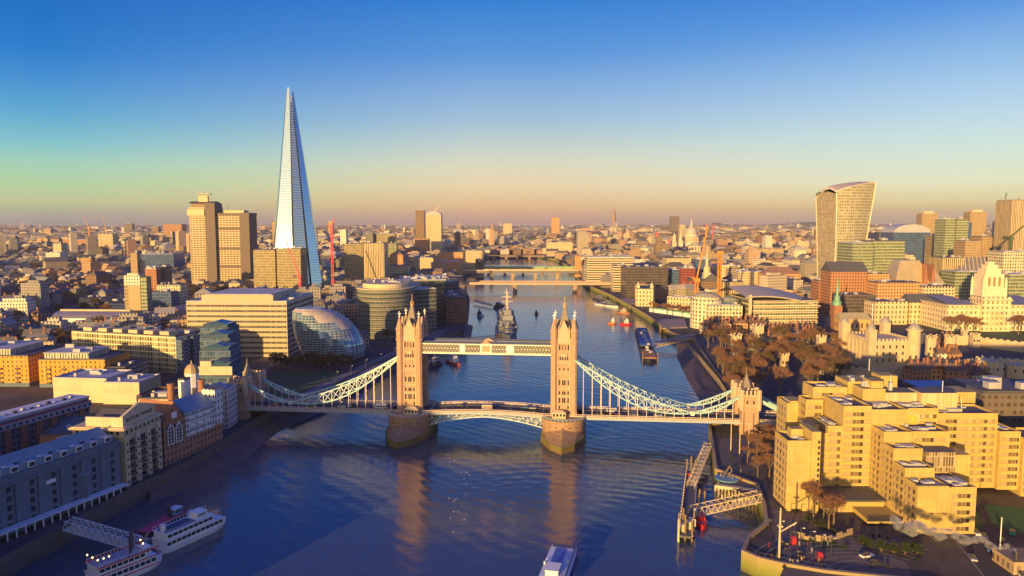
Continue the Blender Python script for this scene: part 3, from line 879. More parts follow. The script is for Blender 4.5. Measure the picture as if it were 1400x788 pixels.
# emblem on blank panel: yellow ring of leaves over lines of small lettering
hb('sign_panel', 149.5, 155.8, 279.75, 280.1, 33.3, 40.2, plain('sign_panel', (0.62, 0.45, 0.20), 0.7))
em = MB()
for k in range(16):
    a = 2 * pi * k / 16
    if abs(a - 3 * pi / 2) > 0.3: em.bar((55.6 + 1.5 * cos(a), 36.4, 32.0 + 1.5 * sin(a)), (55.6 + 1.5 * cos(a + .3), 36.4, 32.0 + 1.5 * sin(a + .3)), 0.4, 0.4)
em.bar((55.6, 36.4, 30.6), (55.6, 36.4, 32.6), 0.4); em.lathe(55.6, 36.4, [(0.5, 32.3), (0.5, 33)], 8)
for k in range(2): em.box(53.8, 57.5, 36.35, 36.6, 29.2 - k * 0.7, 29.5 - k * 0.7)
em.build('emblem', plain('emblem_yellow', (0.75, 0.55, 0.05), 0.5), hotel)
# low podium and canopy
hb('podium', 112, 134, 262, 276, GZ, 12); hb('podium_roof', 112, 134.5, 261, 276.5, 12, 12.6, M_roofdark); hb('entrance_canopy', 122, 135, 250, 262, 8.5, 10.0)
m = MB(); m.box(25, 37.5, 6.8, 7.0, 3.3, 4.6); m.build('canopy_glazing', M_pane, hotel)
excl_rect((95, 240), 0, 140, 75)

# ---- riverside warehouses, left foreground
def frame(p, q): return atan2(q[1] - p[1], q[0] - p[0])
# river face runs along local +x; building lies on the +y side (to the left of the river face seen from the river)
def riverside(name, label, cat, p, q, d_, h, wall, **k):
    rz = frame(p, q); L = sqrt((q[0] - p[0]) ** 2 + (q[1] - p[1]) ** 2)
    return block(name, label, cat, p, rz, L, d_, h, wall, **k), L

M_shaded_brick = plain('shaded_stock_brick', (0.13, 0.18, 0.23), 0.9, var=0.35, scale=0.5)  # blue of skylit shade worked into this yellow brick's colour
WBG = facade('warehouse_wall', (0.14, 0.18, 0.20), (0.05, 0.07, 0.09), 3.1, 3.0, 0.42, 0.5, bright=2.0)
wh, L = riverside('warehouse', 'long grey brick riverside warehouse in shadow with blue dormered roof, nearest on the left', 'warehouse', (-196, 180), (-156.5, 284.5), 22, 20, M_shaded_brick, clutter=0, parapet=0.3, roof=M_roofdark)
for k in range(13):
    m = MB(); x = 2 + k * 8.4; m.box(x, x + 2.6, -0.6, 0.5, 0, 17.5); m.build('pilaster', M_shaded_brick, wh)
wm = MB(); wm.box(-0.75, 0.75, -0.1, 0.2, 0, 1.9); wme = wm.mesh('window', M_pane)
for k in range(26):
    for j in range(5):
        if k * 4 > 50 or j > 1: put('window', wme, wh, (5.8 + 4.1 * k, -0.05, 2.0 + j * 3.2))
m = MB(); m.box(0, L, -1.0, 0, 17.6, 18.2); m.box(0, L, -0.5, 0.2, 20, 20.5); m.build('cornice', M_shaded_brick, wh)
m = MB(); m.gable(0, L, 3.0, 12.0, 20.2, 26.0, 'x', 0.04); m.box(0.5, L - .5, 2.2, 3.1, 20, 22.8); m.build('mansard_roof', M_roofblue, wh)
dm = MB(); dm.box(-1.3, 1.3, -0.4, 2.4, 0, 2.2); dme = dm.mesh('dormer', M_white)
dp = MB(); dp.box(-1.0, 1.0, -0.5, -0.35, 0.3, 1.8); dpe = dp.mesh('dormer_window', M_pane)
for k in range(14):
    d = put('dormer', dme, wh, (L - 3.5 - k * 6.2, 2.1, 20.5)); put('dormer_window', dpe, d)
roof_clutter(wh, 0, L, 12, 22, 20, 34, seed=5, hmax=3.2)
m = MB(); m.box(40, 60, 13, 21, 20, 24.5); m.build('roof_pavilion', M_roofblue, wh)
m = MB()
for k in range(34): m.box(2 + k * 3.2, 2.4 + k * 3.2, -4.5, -4.2, 0, 3)
m.box(0, L, -4.6, -0.5, 3, 3.3); m.build('ground_arcade', M_white, wh)
q = thing('mooring_sign', 'small white board fixed on the dark warehouse wall', 'sign', (0, 0, 0))
m = MB(); m.box(-1.8, 1.8, -0.15, 0, -0.7, 0.7); o = m.build('board', M_white, q)
rz = frame((-196, 180), (-156.5, 284.5)); q.location = (-196 + 82 * cos(rz) + .8 * sin(rz), 180 + 82 * sin(rz) - .8 * cos(rz), 20); q.rotation_euler = (0, 0, rz)

# lettered cream wharf building
M_crm = panelled('cream_stucco', (0.66, 0.55, 0.36), 6.0, 3.2, 0.8, 0.85)
bw, L = riverside('wharf_building', 'cream wharf building with dark lettering along its long river pediment, beside the grey warehouse', 'building', (-155.8, 287), (-153.2, 311.5), 22, 24, plain('cream_brick', (0.50, 0.42, 0.28), 0.85), clutter=0, parapet=0, roof=M_roofdark)
m = MB()
for z, e, h in ((23.6, 1.0, 0.8), (21.0, 0.6, 0.5), (24.4, 0.4, 0.3)): m.box(-e, L + e, -e, 22 + e, z, z + h)
m.build('cornice', M_crm, bw)
m = MB(); m.box(1.2, L - 1.2, 1.0, 2.2, 24.7, 29.0)
i = len(m.v); m.v += [(1.2, 1.0, 29), (L - 1.2, 1.0, 29), (L / 2, 1.0, 32.2), (1.2, 2.2, 29), (L - 1.2, 2.2, 29), (L / 2, 2.2, 32.2)]
m.f += [(i, i + 1, i + 2), (i + 4, i + 3, i + 5), (i + 1, i + 4, i + 5, i + 2), (i + 3, i, i + 2, i + 5)]
m.box(1.2, 2.4, 2.3, 17, 24.7, 28.6); m.build('pediment', M_crm, bw)
m = MB(); m.gable(3, L - 1.5, 4, 18, 25, 29, 'y'); m.box(1.6, 3.0, 3, 17, 28.0, 28.4); m.build('roof_lantern', M_roofdark, bw)
for k in range(8):
    m = MB(); m.box(-0.12, 0.1, 2.0 + k * 2.5, 3.1 + k * 2.5, 21.8, 23.2); m.build('attic_window', M_pane, bw)
    m = MB(); m.box(1.6 + k * 2.9, 2.7 + k * 2.9, -0.12, 0.1, 21.8, 23.2); m.build('attic_window', M_pane, bw)
for k in range(4):
    m = MB(); x = 0.0 + k * (L - 2.6) / 3; m.box(x, x + 2.6, -0.5, 0.3, 0, 21); m.build('pier_strip', M_crm, bw)
    for j in range(6):
        m = MB(); m.lathe(0, 0, [(0.55, 0), (0.55, 0.12)], 10); rr = m.build('round_window', M_pane, bw, (x + 1.3, -0.5, 2.2 + j * 3.1)); rr.rotation_euler = (pi / 2, 0, 0)
for k in range(3):
    for j in range(6):
        m = MB(); x = 3.3 + k * 7.3; m.box(x, x + 3.4, -0.1, 0.2, 1.2 + j * 3.2, 3.0 + j * 3.2); m.build('balcony_window', M_pane, bw)
        m = MB(); m.box(x - .2, x + 3.6, -1.2, 0.1, 0.7 + j * 3.2, 1.0 + j * 3.2); m.build('balcony', M_dark, bw)
cu = bpy.data.curves.new('lettering', 'FONT'); cu.body = 'BUTLERS WHARF'; cu.size = 2.35; cu.extrude = 0.08; cu.align_x = 'CENTER'
tmp = bpy.data.objects.new('lettering', cu); COL.objects.link(tmp)
bpy.context.view_layer.update()
me = bpy.data.meshes.new_from_object(tmp); bpy.data.objects.remove(tmp)
me.materials.clear(); me.materials.append(M_dark)
lt = put('lettering', me, bw, (L / 2, 0.93, 26.2)); lt.rotation_euler = (pi / 2, 0, 0)

# old brewhouse: brick gable with tall arched windows, white boarded upper walls, lantern
M_boards = facade('white_boards', (0.55, 0.58, 0.60), (0.04, 0.05, 0.06), 1.7, 2.6, 0.5, 0.5)
br_, L = riverside('brewhouse', 'brick brewhouse with gable, tall arched windows and white boarded bays beside the bridge foot', 'building', (-152.6, 313.5), (-141.5, 350), 20, 17.5, facade('brew_brick', (0.36, 0.19, 0.12), (0.04, 0.05, 0.06), 2.4, 3.0, 0.4, 0.5), clutter=0, parapet=0)
m = MB(); m.gable(0, 13, -0.3, 18, 17.5, 27.5, 'y'); m.box(-0.5, 0.8, -0.6, 18, 17.5, 20); m.build('gable', M_brick, br_)
for x in (3.6, 8.6):
    put('arched_window', WIN['w'], br_, (x, -0.35, 9.0)); m = MB(); m.path([(x - 1.8, -0.55, 9), (x - 1.8, -0.55, 15.5), (x, -0.55, 18), (x + 1.8, -0.55, 15.5), (x + 1.8, -0.55, 9), (x - 1.8, -0.55, 9)], 0.35)
    for k in range(1, 5): m.bar((x - 1.8, -.55, 9 + k * 1.5), (x + 1.8, -.55, 9 + k * 1.5), 0.15)
    m.bar((x, -.55, 9), (x, -.55, 18), 0.2); m.build('window_frame', M_white, br_)
m = MB(); m.box(4.5, 7.5, -0.6, -0.3, 20.2, 23); m.build('plaque', M_white, br_)
m = MB(); m.box(13, L - 6, -0.6, 0.5, 9, 20.5); m.build('boarded_bay', M_boards, br_)
for k in range(3):
    for j in range(3):
        m = MB(); m.box(15 + k * 5, 18.4 + k * 5, -1.3, -0.5, 10 + j * 3.6, 11.2 + j * 3.6); m.build('balcony', M_white, br_)
m = MB(); m.gable(13, L - 5.5, -0.4, 16, 20.5, 25.5, 'x'); m.build('roof', M_roofblue, br_)
m = MB(); m.box(L - 5.5, L, -0.7, 7, 10, 27); m.build('white_tower', facade('white_tower', (0.62, 0.64, 0.66), (0.03, 0.04, 0.05), 2.2, 3.2, 0.35, 0.45), br_)
m = MB(); m.lathe(L - 3.2, 8.8, [(1.7, 20), (1.5, 30), (1.8, 30.2), (1.8, 31)], 10); m.build('chimney', M_brick, br_)
m = MB(); m.gable(0, 13, 18, 26, 17, 24, 'x'); m.build('rear_roof', M_roofdark, br_)

def vert_group(name, label, cat, parts, group=None, loc=(0, 0, 0)):
    t = thing(name, label, cat, loc, 0, group)
    for nm, mb, mat in parts: mb.build(nm, mat, t)
    return t
lx, ly = XP(263, 365, 30), 365
vert_group('cupola_tower', 'white and tan domed cupola rising behind the brewhouse roofs', 'cupola', [
    ('shaft', MB().box(-4.5, 4.5, -4.5, 4.5, 0, 24), M_crm), ('drum', MB().lathe(0, 0, [(3.4, 24), (3.4, 31), (3.8, 31.2)], 10), M_white),
    ('dome', MB().lathe(0, 0, [(3.6, 31.2), (3.2, 33.5), (2.0, 35), (0.4, 35.8), (0.2, 37.5)], 10), plain('cupola_tan', (0.45, 0.32, 0.16), 0.6))], loc=(lx, ly, GZ))
vert_group('chimney_stack', 'round brown brick chimney standing on the roofs behind the wharf building', 'chimney', [
    ('stack', MB().lathe(0, 0, [(2.0, 0), (1.5, 29), (1.8, 29.2), (1.8, 30)], 12), M_brick)], loc=(XP(234, 345, 30), 345, GZ))
block('lift_block', 'plain white block tower on the roofs beside the brown chimney', 'building', (XP(244, 352, 30), 352), -0.2, 3.4, 5, 30, M_white, clutter=0)
block('brewery_annex', 'cream low annex with dark flat roof behind the wharf building', 'building', (XP(192, 352, 25), 350), 0.0, 18, 12, 21, facade('annex', (0.6, 0.5, 0.32), (0.05, 0.05, 0.05), 1.6, 3, 0.4, 0.5), clutter=5)
block('brewery_annex', 'white roofed annex between the domed cupola and the bridge foot', 'building', (XP(268, 372, 25), 372), 0.0, 16, 14, 20, facade('annex2', (0.5, 0.5, 0.5), (0.05, 0.05, 0.05), 1.6, 3, 0.4, 0.5), roof=M_roofpale, clutter=7)

# long terrace with white roof
p = (-236, 316); q = (-219, 372)
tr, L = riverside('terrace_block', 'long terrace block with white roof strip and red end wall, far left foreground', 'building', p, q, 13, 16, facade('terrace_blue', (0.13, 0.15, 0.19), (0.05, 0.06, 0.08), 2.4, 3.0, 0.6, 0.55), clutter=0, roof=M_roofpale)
m = MB(); m.box(0, L, -1.5, 0, 12.2, 15.2); m.build('upper_gallery', facade('gallery', (0.34, 0.36, 0.42), (0.02, 0.02, 0.03), 3.2, 3, 0.45, 0.4), tr)
m = MB(); m.box(-0.3, 0, 0, 13, 8, 16.5); m.build('end_wall', plain('red_render', (0.55, 0.10, 0.04), 0.8), tr)
m = MB(); m.box(-0.5, L + 0.5, -0.3, 13.3, 17, 17.5); m.build('roof_deck', plain('white_roof', (0.62, 0.58, 0.60), 0.6), tr)
for k in range(7): m = MB(); m.box(4 + k * 8, 7 + k * 8, -0.9, 0, 0, 12.2); m.build('brick_bay', M_brick, tr)
m = MB(); m.box(-0.5, L, -1.7, -1.45, 15.2, 15.6); m.build('red_fascia', M_red, tr)
block('low_roof_shed', 'blue roofed low building between the white roofed terrace and the grey warehouse', 'building', (XP(-20, 262, 22), 262), 0.18, 34, 40, 12, M_shaded_brick, roof=M_roofblue, clutter=9)
block('low_roof_shed', 'dark roofed courtyard building behind the lettered wharf building', 'building', (XP(60, 318, 22), 315), 0.2, 30, 34, 13, M_brick, roof=M_roofdark, clutter=6)

# flat cream building
block('cream_hall', 'flat roofed cream hall with wide blank walls in front of the orange brick flats', 'building', (XP(72, 430, 20), 430), -0.10, 34, 26, 14, M_crm, roof=M_roofpale, clutter=3)
block('cream_hall', 'lower flat roofed cream hall adjoining the wide blank hall on its right', 'building', (XP(140, 424, 20), 424), -0.05, 22, 24, 12.5, M_crm, roof=M_roofpale, clutter=3)
block('dark_shed', 'brown roofed long shed between the cream halls and the brewhouse', 'building', (XP(190, 395, 20), 392), -0.05, 22, 22, 12, facade('annex', CREAM), roof=plain('brown_roof', (0.12, 0.07, 0.06), 0.8), clutter=2)
# orange brick flats
OB = facade('orange_flats', (0.72, 0.34, 0.06), (0.10, 0.08, 0.05), 2.9, 3.0, 0.36, 0.55, bright=3)
PH = facade('penthouse', (0.62, 0.60, 0.48), (0.10, 0.10, 0.08), 1.8, 20, 0.5, 3, bright=4)
def flats(label, x, y, w_, d_, h):
    t = block('brick_flats', label, 'flats', (x, y), 0.0, w_, d_, h, OB, clutter=0, parapet=0.8)
    MB().box(2, w_ * 0.72, 3, d_ - 3, h, h + 4).build('penthouse', PH, t); MB().box(1.5, w_ * 0.74, 2.5, d_ - 2.5, h + 4, h + 4.4).build('penthouse_roof', M_roofpale, t)
    roof_clutter(t, 2, w_ * .7, 3, d_ - 3, h + 4.4, 4, seed=int(x))
    for k in range(4):
        for j in range(4): m = MB(); xx = 5 + k * (w_ - 10) / 3.3; m.box(xx, xx + 2.6, -1.1, 0, 2.4 + j * 3, 3.5 + j * 3); m.build('balcony', M_dark, t)
    m = MB(); m.box(-0.1, w_ + .1, -0.15, d_, 0, 2.6); m.build('plinth', M_shaded_brick, t)
    return t
flats('tall orange brick flats with pale rooftop storey at the far left edge', XP(-60, 470, 20), 470, 47, 40, 20)
flats('wide orange brick flats with pale rooftop storey behind the cream hall', XP(53, 468, 20), 468, 43, 30, 18)
block('brick_flats', 'cream topped small block at the right end of the wide orange flats', 'flats', (XP(146, 466, 20), 466), 0.0, 12, 30, 13, facade('grey_flats', (0.40, 0.33, 0.24), pu=2.5, pv=3), clutter=2)
# long glazed apartment building with white floor slabs
p = (XP(98, 540, 30), 540); q = (XP(240, 512, 30), 512)
rz = frame(p, q); L = sqrt((q[0] - p[0]) ** 2 + (q[1] - p[1]) ** 2)
AG = strip_mat('apartment_glass', (0.10, 0.10, 0.06), (0.50, 0.46, 0.30), 2.3, 0.72, bright=4, rough=0.2)
ap = block('apartment_block', 'long glazed apartment building with white floor lines behind the orange flats', 'flats', p, rz, L, 30, 26, plain('slab_cream', (0.72, 0.62, 0.42), 0.8), band=dict(n=7, fh=3.6, hh=2.7, mat=AG, z0=0.6, sides='f'), clutter=16)
for k in range(6):
    m = MB(); m.box(8 + k * 14, 16 + k * 14, 3, 12, 26, 29); m.build('roof_room', M_crm, ap)
for y0 in (0, 12, 21):
    m = MB(); m.box(L, L + 5, y0, y0 + 8, 0, 24 + y0 * .1); m.build('side_bay', facade('blue_bays', (0.10, 0.16, 0.24), (0.04, 0.07, 0.12), 1.5, 2.6, 0.6, 0.5), ap)
    m = MB()
    for k in range(8):
        m.bar((L + 5.1, y0, 1 + k * 3), (L + 5.1, y0 + 4, 4 + k * 3), 0.4); m.bar((L + 5.1, y0 + 4, 4 + k * 3), (L + 5.1, y0 + 8, 1 + k * 3), 0.4)
    m.build('zigzag_screen', plain('screen_metal', (0.4, 0.33, 0.25), 0.5), ap)
# glass apartment stack stepping down to the bridge
gs = thing('glass_apartments', 'stepped glass apartment block beside the left bridge approach', 'flats', (-184, 424, GZ), -0.0)
GB = facade('blue_glass', (0.10, 0.15, 0.22), (0.03, 0.06, 0.10), 1.6, 3.2, 0.75, 0.75, roof=(0.08, 0.12, 0.18), bright=3)
for k, (y0, y1, h) in enumerate(((0, 16, 22), (16, 34, 29), (34, 52, 34), (52, 70, 38))):
    x = -y0 * 0.40
    MB().box(x, x + 19, y0, y1, 0, h).build('wing', GB, gs)
    m = MB(); m.box(x + 1.5, x + 17.5, y0 + 1, y1 - 1, h, h + 2.2); m.gable(x + 2, x + 16, y0 + 2, y1 - 2, h + 2.2, h + 4, 'y', 0.3); m.build('glass_roof', plain('glass_roof', (0.05, 0.10, 0.16), 0.12, var=0.5), gs)
MB().box(-0.6, 19.6, -0.5, 0, 17.5, 22.6).build('cream_parapet', M_crm, gs)
MB().box(0.5, 7, 0.5, 4, 22, 25.5).build('roof_room', M_crm, gs)
excl_rect((-214, 420), 0, 60, 80)

# office with long cream bands
MLG = strip_mat('office_strip', (0.05, 0.055, 0.06), (0.3, 0.27, 0.2), 1.5, 0.8, bright=3)
OC = plain('office_cream', (0.50, 0.42, 0.27), 0.8, var=0.08)
X0 = XP(253, 575, 40); X1 = XP(392, 575, 40)
t = block('office_building', 'wide cream banded office building half in shade beside the glass egg', 'office', (X0, 578), -0.03, X1 - X0, 70, 44, OC, band=dict(n=10, fh=4.2, hh=1.7, mat=MLG, z0=2.2, sides='flr'), clutter=26, roof=M_roofpale)
MB().box(10, 68, 5, 60, 44, 49).build('upper_storey', OC, t); MB().box(12, 66, 7, 58, 49, 49.6).build('upper_roof', M_roofpale, t)
# rounded glazed office by the left tower
RG = facade('round_glass', (0.18, 0.18, 0.16), (0.035, 0.055, 0.06), 1.8, 4.0, 0.85, 0.68, roof=(0.35, 0.33, 0.33), bright=2.5, grough=0.08)
t = thing('office_building', 'round fronted dark glass office with pale rim behind the left bridge tower', 'office', (XP(527, 690, 30), 690, GZ))
m = MB(); pts = [(26 * cos(a), 26 * sin(a)) for a in [pi + pi * k / 20 for k in range(21)]] + [(26, 55), (-26, 55)]
m.prism(pts, 0, 46); m.build('wall', RG, t)
for k in range(11):
    m = MB(); m.prism([(x * 1.02, y * 1.02 if y < 0 else y) for x, y in pts], 1.5 + k * 4.1, 2.3 + k * 4.1); m.build('floor_edge', plain('floor_edge', (0.26, 0.25, 0.23), 0.5), t)
m = MB(); m.prism([(x * 0.8, y * 0.8) for x, y in pts], 46, 50); m.build('upper_storey', M_crm, t)
m = MB(); m.prism([(x * 1.05, y * 1.05 if y < 0 else y) for x, y in pts], 45.2, 46.1); m.build('roof_rim', M_crm, t)
roof_clutter(t, -20, 20, 0, 50, 50, 12, seed=9)
excl_rect((XP(490, 690, 30), 665), 0, 60, 80)
block('office_building', 'dark glass office running along the riverside right of the round glass office', 'office', (XP(566, 700, 30), 700), 0.55, 24, 60, 42, RG, clutter=10, roof=M_roofpale)
block('office_building', 'dark green glass office deep behind the round glass office', 'office', (XP(545, 790, 30), 790), 0.1, 50, 50, 44, RG, clutter=14, roof=M_roofpale)
block('brick_wharf', 'dark brick wharf with small arched windows on the shaded left riverside', 'building', (XP(610, 760, 20), 760), 0.2, 22, 90, 28, facade('dark_brick', (0.18, 0.10, 0.08), pu=3.2, pv=3.6), clutter=6)
block('office_building', 'dark riverside office with white roof plant left of the moored warship', 'office', (XP(585, 880, 20), 880), 0.12, 38, 70, 33, facade('dark_office', (0.14, 0.13, 0.15), pu=2, pv=3.6, fu=0.7), clutter=10)

# ---- the glass egg
egg = thing('city_hall', 'leaning rounded glass egg shaped hall on the left riverside lawn', 'hall', (XP(450, 562, 20), 562, GZ))
eg = facade('egg_glass', (0.22, 0.30, 0.38), (0.10, 0.16, 0.22), 2.2, 200, 0.82, 3.0, roof=(0.45, 0.38, 0.36), bright=2.8, grough=0.06, gmetal=0.5)
prof = [(4, 418, 496), (8, 412, 498.5), (14, 408, 497), (20, 405, 492), (26, 403, 485), (32, 402, 475), (37, 402, 462), (40, 403, 450), (41.5, 408, 442)]
def egg_at(z):
    for (a, l, r), (b, l2, r2) in zip(prof, prof[1:]):
        if a <= z <= b: f = (z - a) / (b - a); return l + (l2 - l) * f, r + (r2 - r) * f
    return prof[-1][1:]
N = 20
for k in range(N):
    z0 = 4 + 37.4 * k / N; z1 = 4 + 37.4 * (k + 1) / N - 0.35
    m = MB(); rg = []
    for z in (z0, z1):
        l, r = egg_at(z); xl, xr = XP(l, 562, z + GZ), XP(r, 562, z + GZ); cx = (xl + xr) / 2 - XP(450, 562, 20); rad = (xr - xl) / 2
        rg.append([(cx + rad * cos(a), cx * 0.25 + rad * 0.92 * sin(a), z) for a in [2 * pi * j / 40 for j in range(40)]])
    m.quadstrip(rg[0], rg[1]); m.f.append(tuple(range(40, 80))); m.build('glazed_storey', eg, egg, smooth=False)
m = MB()
for k in range(N + 1):
    z = 4 + 37.4 * k / N - 0.35; l, r = egg_at(max(4, z)); xl, xr = XP(l, 562, z + GZ), XP(r, 562, z + GZ); cx = (xl + xr) / 2 - XP(450, 562, 20); rad = (xr - xl) / 2 + 0.35
    pts = [(cx + rad * cos(2 * pi * j / 40), cx * 0.25 + rad * 0.92 * sin(2 * pi * j / 40)) for j in range(40)]
    m.prism(pts, z, z + 0.34)
m.build('floor_ring', plain('floor_ring', (0.35, 0.40, 0.45), 0.35), egg)
m = MB()
for j in range(18): a = 2 * pi * j / 18; m.bar((19 * cos(a), 18 * sin(a), 0), (19 * cos(a), 18 * sin(a), 4), 0.6)
m.build('column_ring', M_white, egg)
excl_rect((XP(405, 562, 20), 540), 0, 55, 50)

# ============================================================ SKYLINE LANDMARKS
# ---- tall glass spire
sp = thing('glass_spire', 'very tall tapering glass spire with open split top', 'skyscraper', (XP(407, 1110, 150), 1110, GZ))
SG = facade('spire_glass', (0.30, 0.34, 0.38), (0.38, 0.56, 0.72), 1.5, 3.9, 0.96, 0.86, roof=(0.3, 0.3, 0.3), bright=1.3, grough=0.04, gmetal=0.92)
SGd = plain('spire_core', (0.07, 0.07, 0.08), 0.4)
base = [(-46, -5), (-35, -30), (2, -34), (24, -24), (37, -4), (35, 18), (10, 36), (-26, 30)]
tc_ = (-8.0, 0.0)
def spt(p, z, k=1.0):
    f = 1 - z / 343.0
    return (tc_[0] + (p[0] * k - tc_[0]) * f, tc_[1] + (p[1] * k - tc_[1]) * f, z)
m = MB(); m.quadstrip([spt(p, 0, 0.93) for p in base], [spt(p, 268, 0.93) for p in base]); m.f.append(tuple(range(8, 16))); m.build('core', SGd, sp)
tops = [262, 306, 284, 296, 270, 300, 276, 302]
for i in range(8):
    a, b = Vector(base[i]), Vector(base[(i + 1) % 8]); e = (b - a) * 0.05
    a2, b2 = a + e, b - e; n = Vector(((b - a).y, -(b - a).x)).normalized() * (1.2 if i % 2 else 0)
    a2 += n; b2 += n; T = tops[i]; z0 = 0
    pa, pb, pc, pd = Vector(spt(a2, z0)), Vector(spt(b2, z0)), Vector(spt(b2, T)), Vector(spt(a2, T))
    if i % 2: pd = pd.lerp(pc, 0.15)
    else: pc = pc.lerp(pd, 0.15)
    nn = (pb - pa).cross(pd - pa).normalized() * -0.5
    m = MB(); m.poly([pa, pb, pc, pd]); m.poly([pd + nn, pc + nn, pb + nn, pa + nn]); m.poly([pa, pd, pd + nn, pa + nn]); m.poly([pb + nn, pc + nn, pc, pb])
    m.build('glass_shard', SG, sp)
m = MB()
for z in range(262, 296, 5):
    q = [Vector(spt(p, z, 0.8)) for p in base]
    m.path(q + [q[0]], 0.7)
for p in base[::2]: m.bar(spt(p, 262, 0.8), spt(p, 292, 0.8), 0.7)
m.build('spire_frame', plain('spire_frame', (0.5, 0.42, 0.33), 0.5), sp)
excl_rect((XP(372, 1110, 10), 1070), 0, 80, 80)

# ---- flared tower bulging to its top
FT_Y = 1090
fx = XP(1156, FT_Y, 90)
ft = thing('flared_tower', 'flared office tower bulging wider toward its curved top', 'skyscraper', (fx, FT_Y, GZ))
FG = facade('flared_grid', (0.54, 0.49, 0.33), (0.20, 0.20, 0.13), 3.4, 4.2, 0.66, 0.66, roof=(0.5, 0.42, 0.3), bright=2.2, grough=0.25)
FS = facade('flared_side', (0.44, 0.37, 0.25), (0.28, 0.24, 0.16), 3.0, 3.9, 0.8, 0.7, roof=(0.5, 0.42, 0.3), bright=2, grough=0.3)
def flare(z):
    t_ = z / 166.0
    l = 1130 - 8 * max(0, t_) ** 1.3; mdl = 1133.0 - 8 * max(0, t_ - 0.35) ** 1.5 * 1.2; r = 1178 + 14 * t_ ** 1.1
    return [XP(p, FT_Y, 90) - fx for p in (l, mdl, r)]
levels = [k * 7.5 for k in range(23)]
fr, sr, ed = MB(), MB(), MB()
def topz(u): return 150 + 16 * min(1, max(0, u)) ** 0.6
A, B, C, D = [], [], [], []
for z in levels:
    l, c, r = flare(z)
    f = 9 * sin(pi * min(1, z / 160)) - 6
    A.append((l, 26, min(z, 152))); B.append((c, -20 - z * 0.06, min(z, 150))); D.append((r, 4 - z * 0.05, z)); C.append((r - 22, 50, z))
def colstrip(mb, P, Q, n=8, bulge=0.0, top=None):
    for k in range(n):
        for i in range(len(P) - 1):
            q4 = []
            for (u, j) in ((k / n, i), ((k + 1) / n, i), ((k + 1) / n, i + 1), (k / n, i + 1)):
                p = Vector(P[j]).lerp(Vector(Q[j]), u)
                zz = levels[j]
                if top: zz = min(zz, top(u))
                q4.append((p.x, p.y - bulge * sin(pi * u), zz))
            if abs(q4[0][2] - q4[3][2]) + abs(q4[1][2] - q4[2][2]) > 0.01: mb.poly(q4)
colstrip(fr, B, D, 10, 4.0, lambda u: 151 + 15 * u ** 0.7); fr.build('gridded_front', FG, ft)
colstrip(sr, A, B, 6, 1.5, lambda u: 147 + 5 * sin(pi * u)); sr.build('end_wall', FS, ft)
bk = MB(); colstrip(bk, D, C, 4, 0, lambda u: 166); colstrip(bk, C, A, 4, 0, lambda u: 166 - 16 * u); bk.build('rear_wall', FG, ft)
rf = MB(); i = -1
def at_top(P, Q, u, f, bulge=0):
    l, c, r = flare(150)
    p = Vector(P[20]).lerp(Vector(Q[20]), u); return (p.x, p.y - bulge * sin(pi * u), f(u))
frt = [at_top(B, D, k / 10, lambda u: 151 + 15 * u ** 0.7, 4) for k in range(11)]
ba = [at_top(A, C, k / 10, lambda u: 150 + 16 * u ** 0.7) for k in range(11)]
for k in range(10):
    mid0 = [(frt[k][0] + ba[k][0]) / 2, (frt[k][1] + ba[k][1]) / 2, (frt[k][2] + ba[k][2]) / 2 + 7 * (1 - k / 14)]
    mid1 = [(frt[k + 1][0] + ba[k + 1][0]) / 2, (frt[k + 1][1] + ba[k + 1][1]) / 2, (frt[k + 1][2] + ba[k + 1][2]) / 2 + 7 * (1 - (k + 1) / 14)]
    rf.poly([frt[k], frt[k + 1], mid1, mid0]); rf.poly([mid0, mid1, ba[k + 1], ba[k]])
rf.build('curved_roof', plain('flared_roof', (0.55, 0.46, 0.34), 0.6, var=0.3, scale=0.05), ft)
ed.path([(p[0], p[1] - 0.4, p[2]) for p in A[:20]], 1.0); ed.path([(p[0], p[1] - 0.6, p[2]) for p in B[:21]], 1.1); ed.path([(p[0] + .5, p[1] - 0.4, p[2]) for p in D], 1.0); ed.path(frt, 1.2)
ed.path([(A[19][0], 26, 142), (A[19][0] + 3, 10, 152), ((A[19][0] + B[19][0]) / 2, 0, 157), (B[19][0] - 2, -16, 156), (B[20][0], -29, 151)], 1.6)
ed.build('white_edge', plain('edge_white', (0.8, 0.74, 0.6), 0.5), ft)
excl_rect((XP(1118, FT_Y, 10), 1060), 0, 90, 90)

# ---- domed cathedral
cx = XP(945, 2150, 60)
cat = thing('cathedral', 'domed stone cathedral standing among low roofs beyond the river bend', 'cathedral', (cx, 2150, 14))
MC = plain('cathedral_stone', (0.62, 0.52, 0.38), 0.8, var=0.2, scale=0.05)
MCF = facade('cathedral_wall', (0.60, 0.50, 0.36), (0.10, 0.09, 0.08), 9, 16, 0.3, 0.5, roof=(0.2, 0.2, 0.22))
MB().box(-62, 40, -20, 20, 0, 30).build('nave', MCF, cat); MB().box(-18, 18, -40, 60, 0, 30).build('transept', MCF, cat)
m = MB(); m.gable(-18, 18, -40, 60, 30, 40, 'y'); m.gable(-62, 40, -16, 16, 30, 37, 'x'); m.build('roof', plain('lead_roof', (0.3, 0.3, 0.32), 0.6), cat)
m = MB(); m.lathe(0, 0, [(24, 28), (24, 38), (21, 38.5), (21, 40)], 24); m.build('podium', MC, cat)
m = MB()
for k in range(28): a = 2 * pi * k / 28; m.bar((21 * cos(a), 21 * sin(a), 40), (21 * cos(a), 21 * sin(a), 56), 1.6)
m.lathe(0, 0, [(18, 38), (18, 56)], 24); m.lathe(0, 0, [(22.3, 56), (22.3, 58.5), (18.5, 58.6), (18, 64), (18.6, 64.5)], 24); m.build('colonnade', MC, cat)
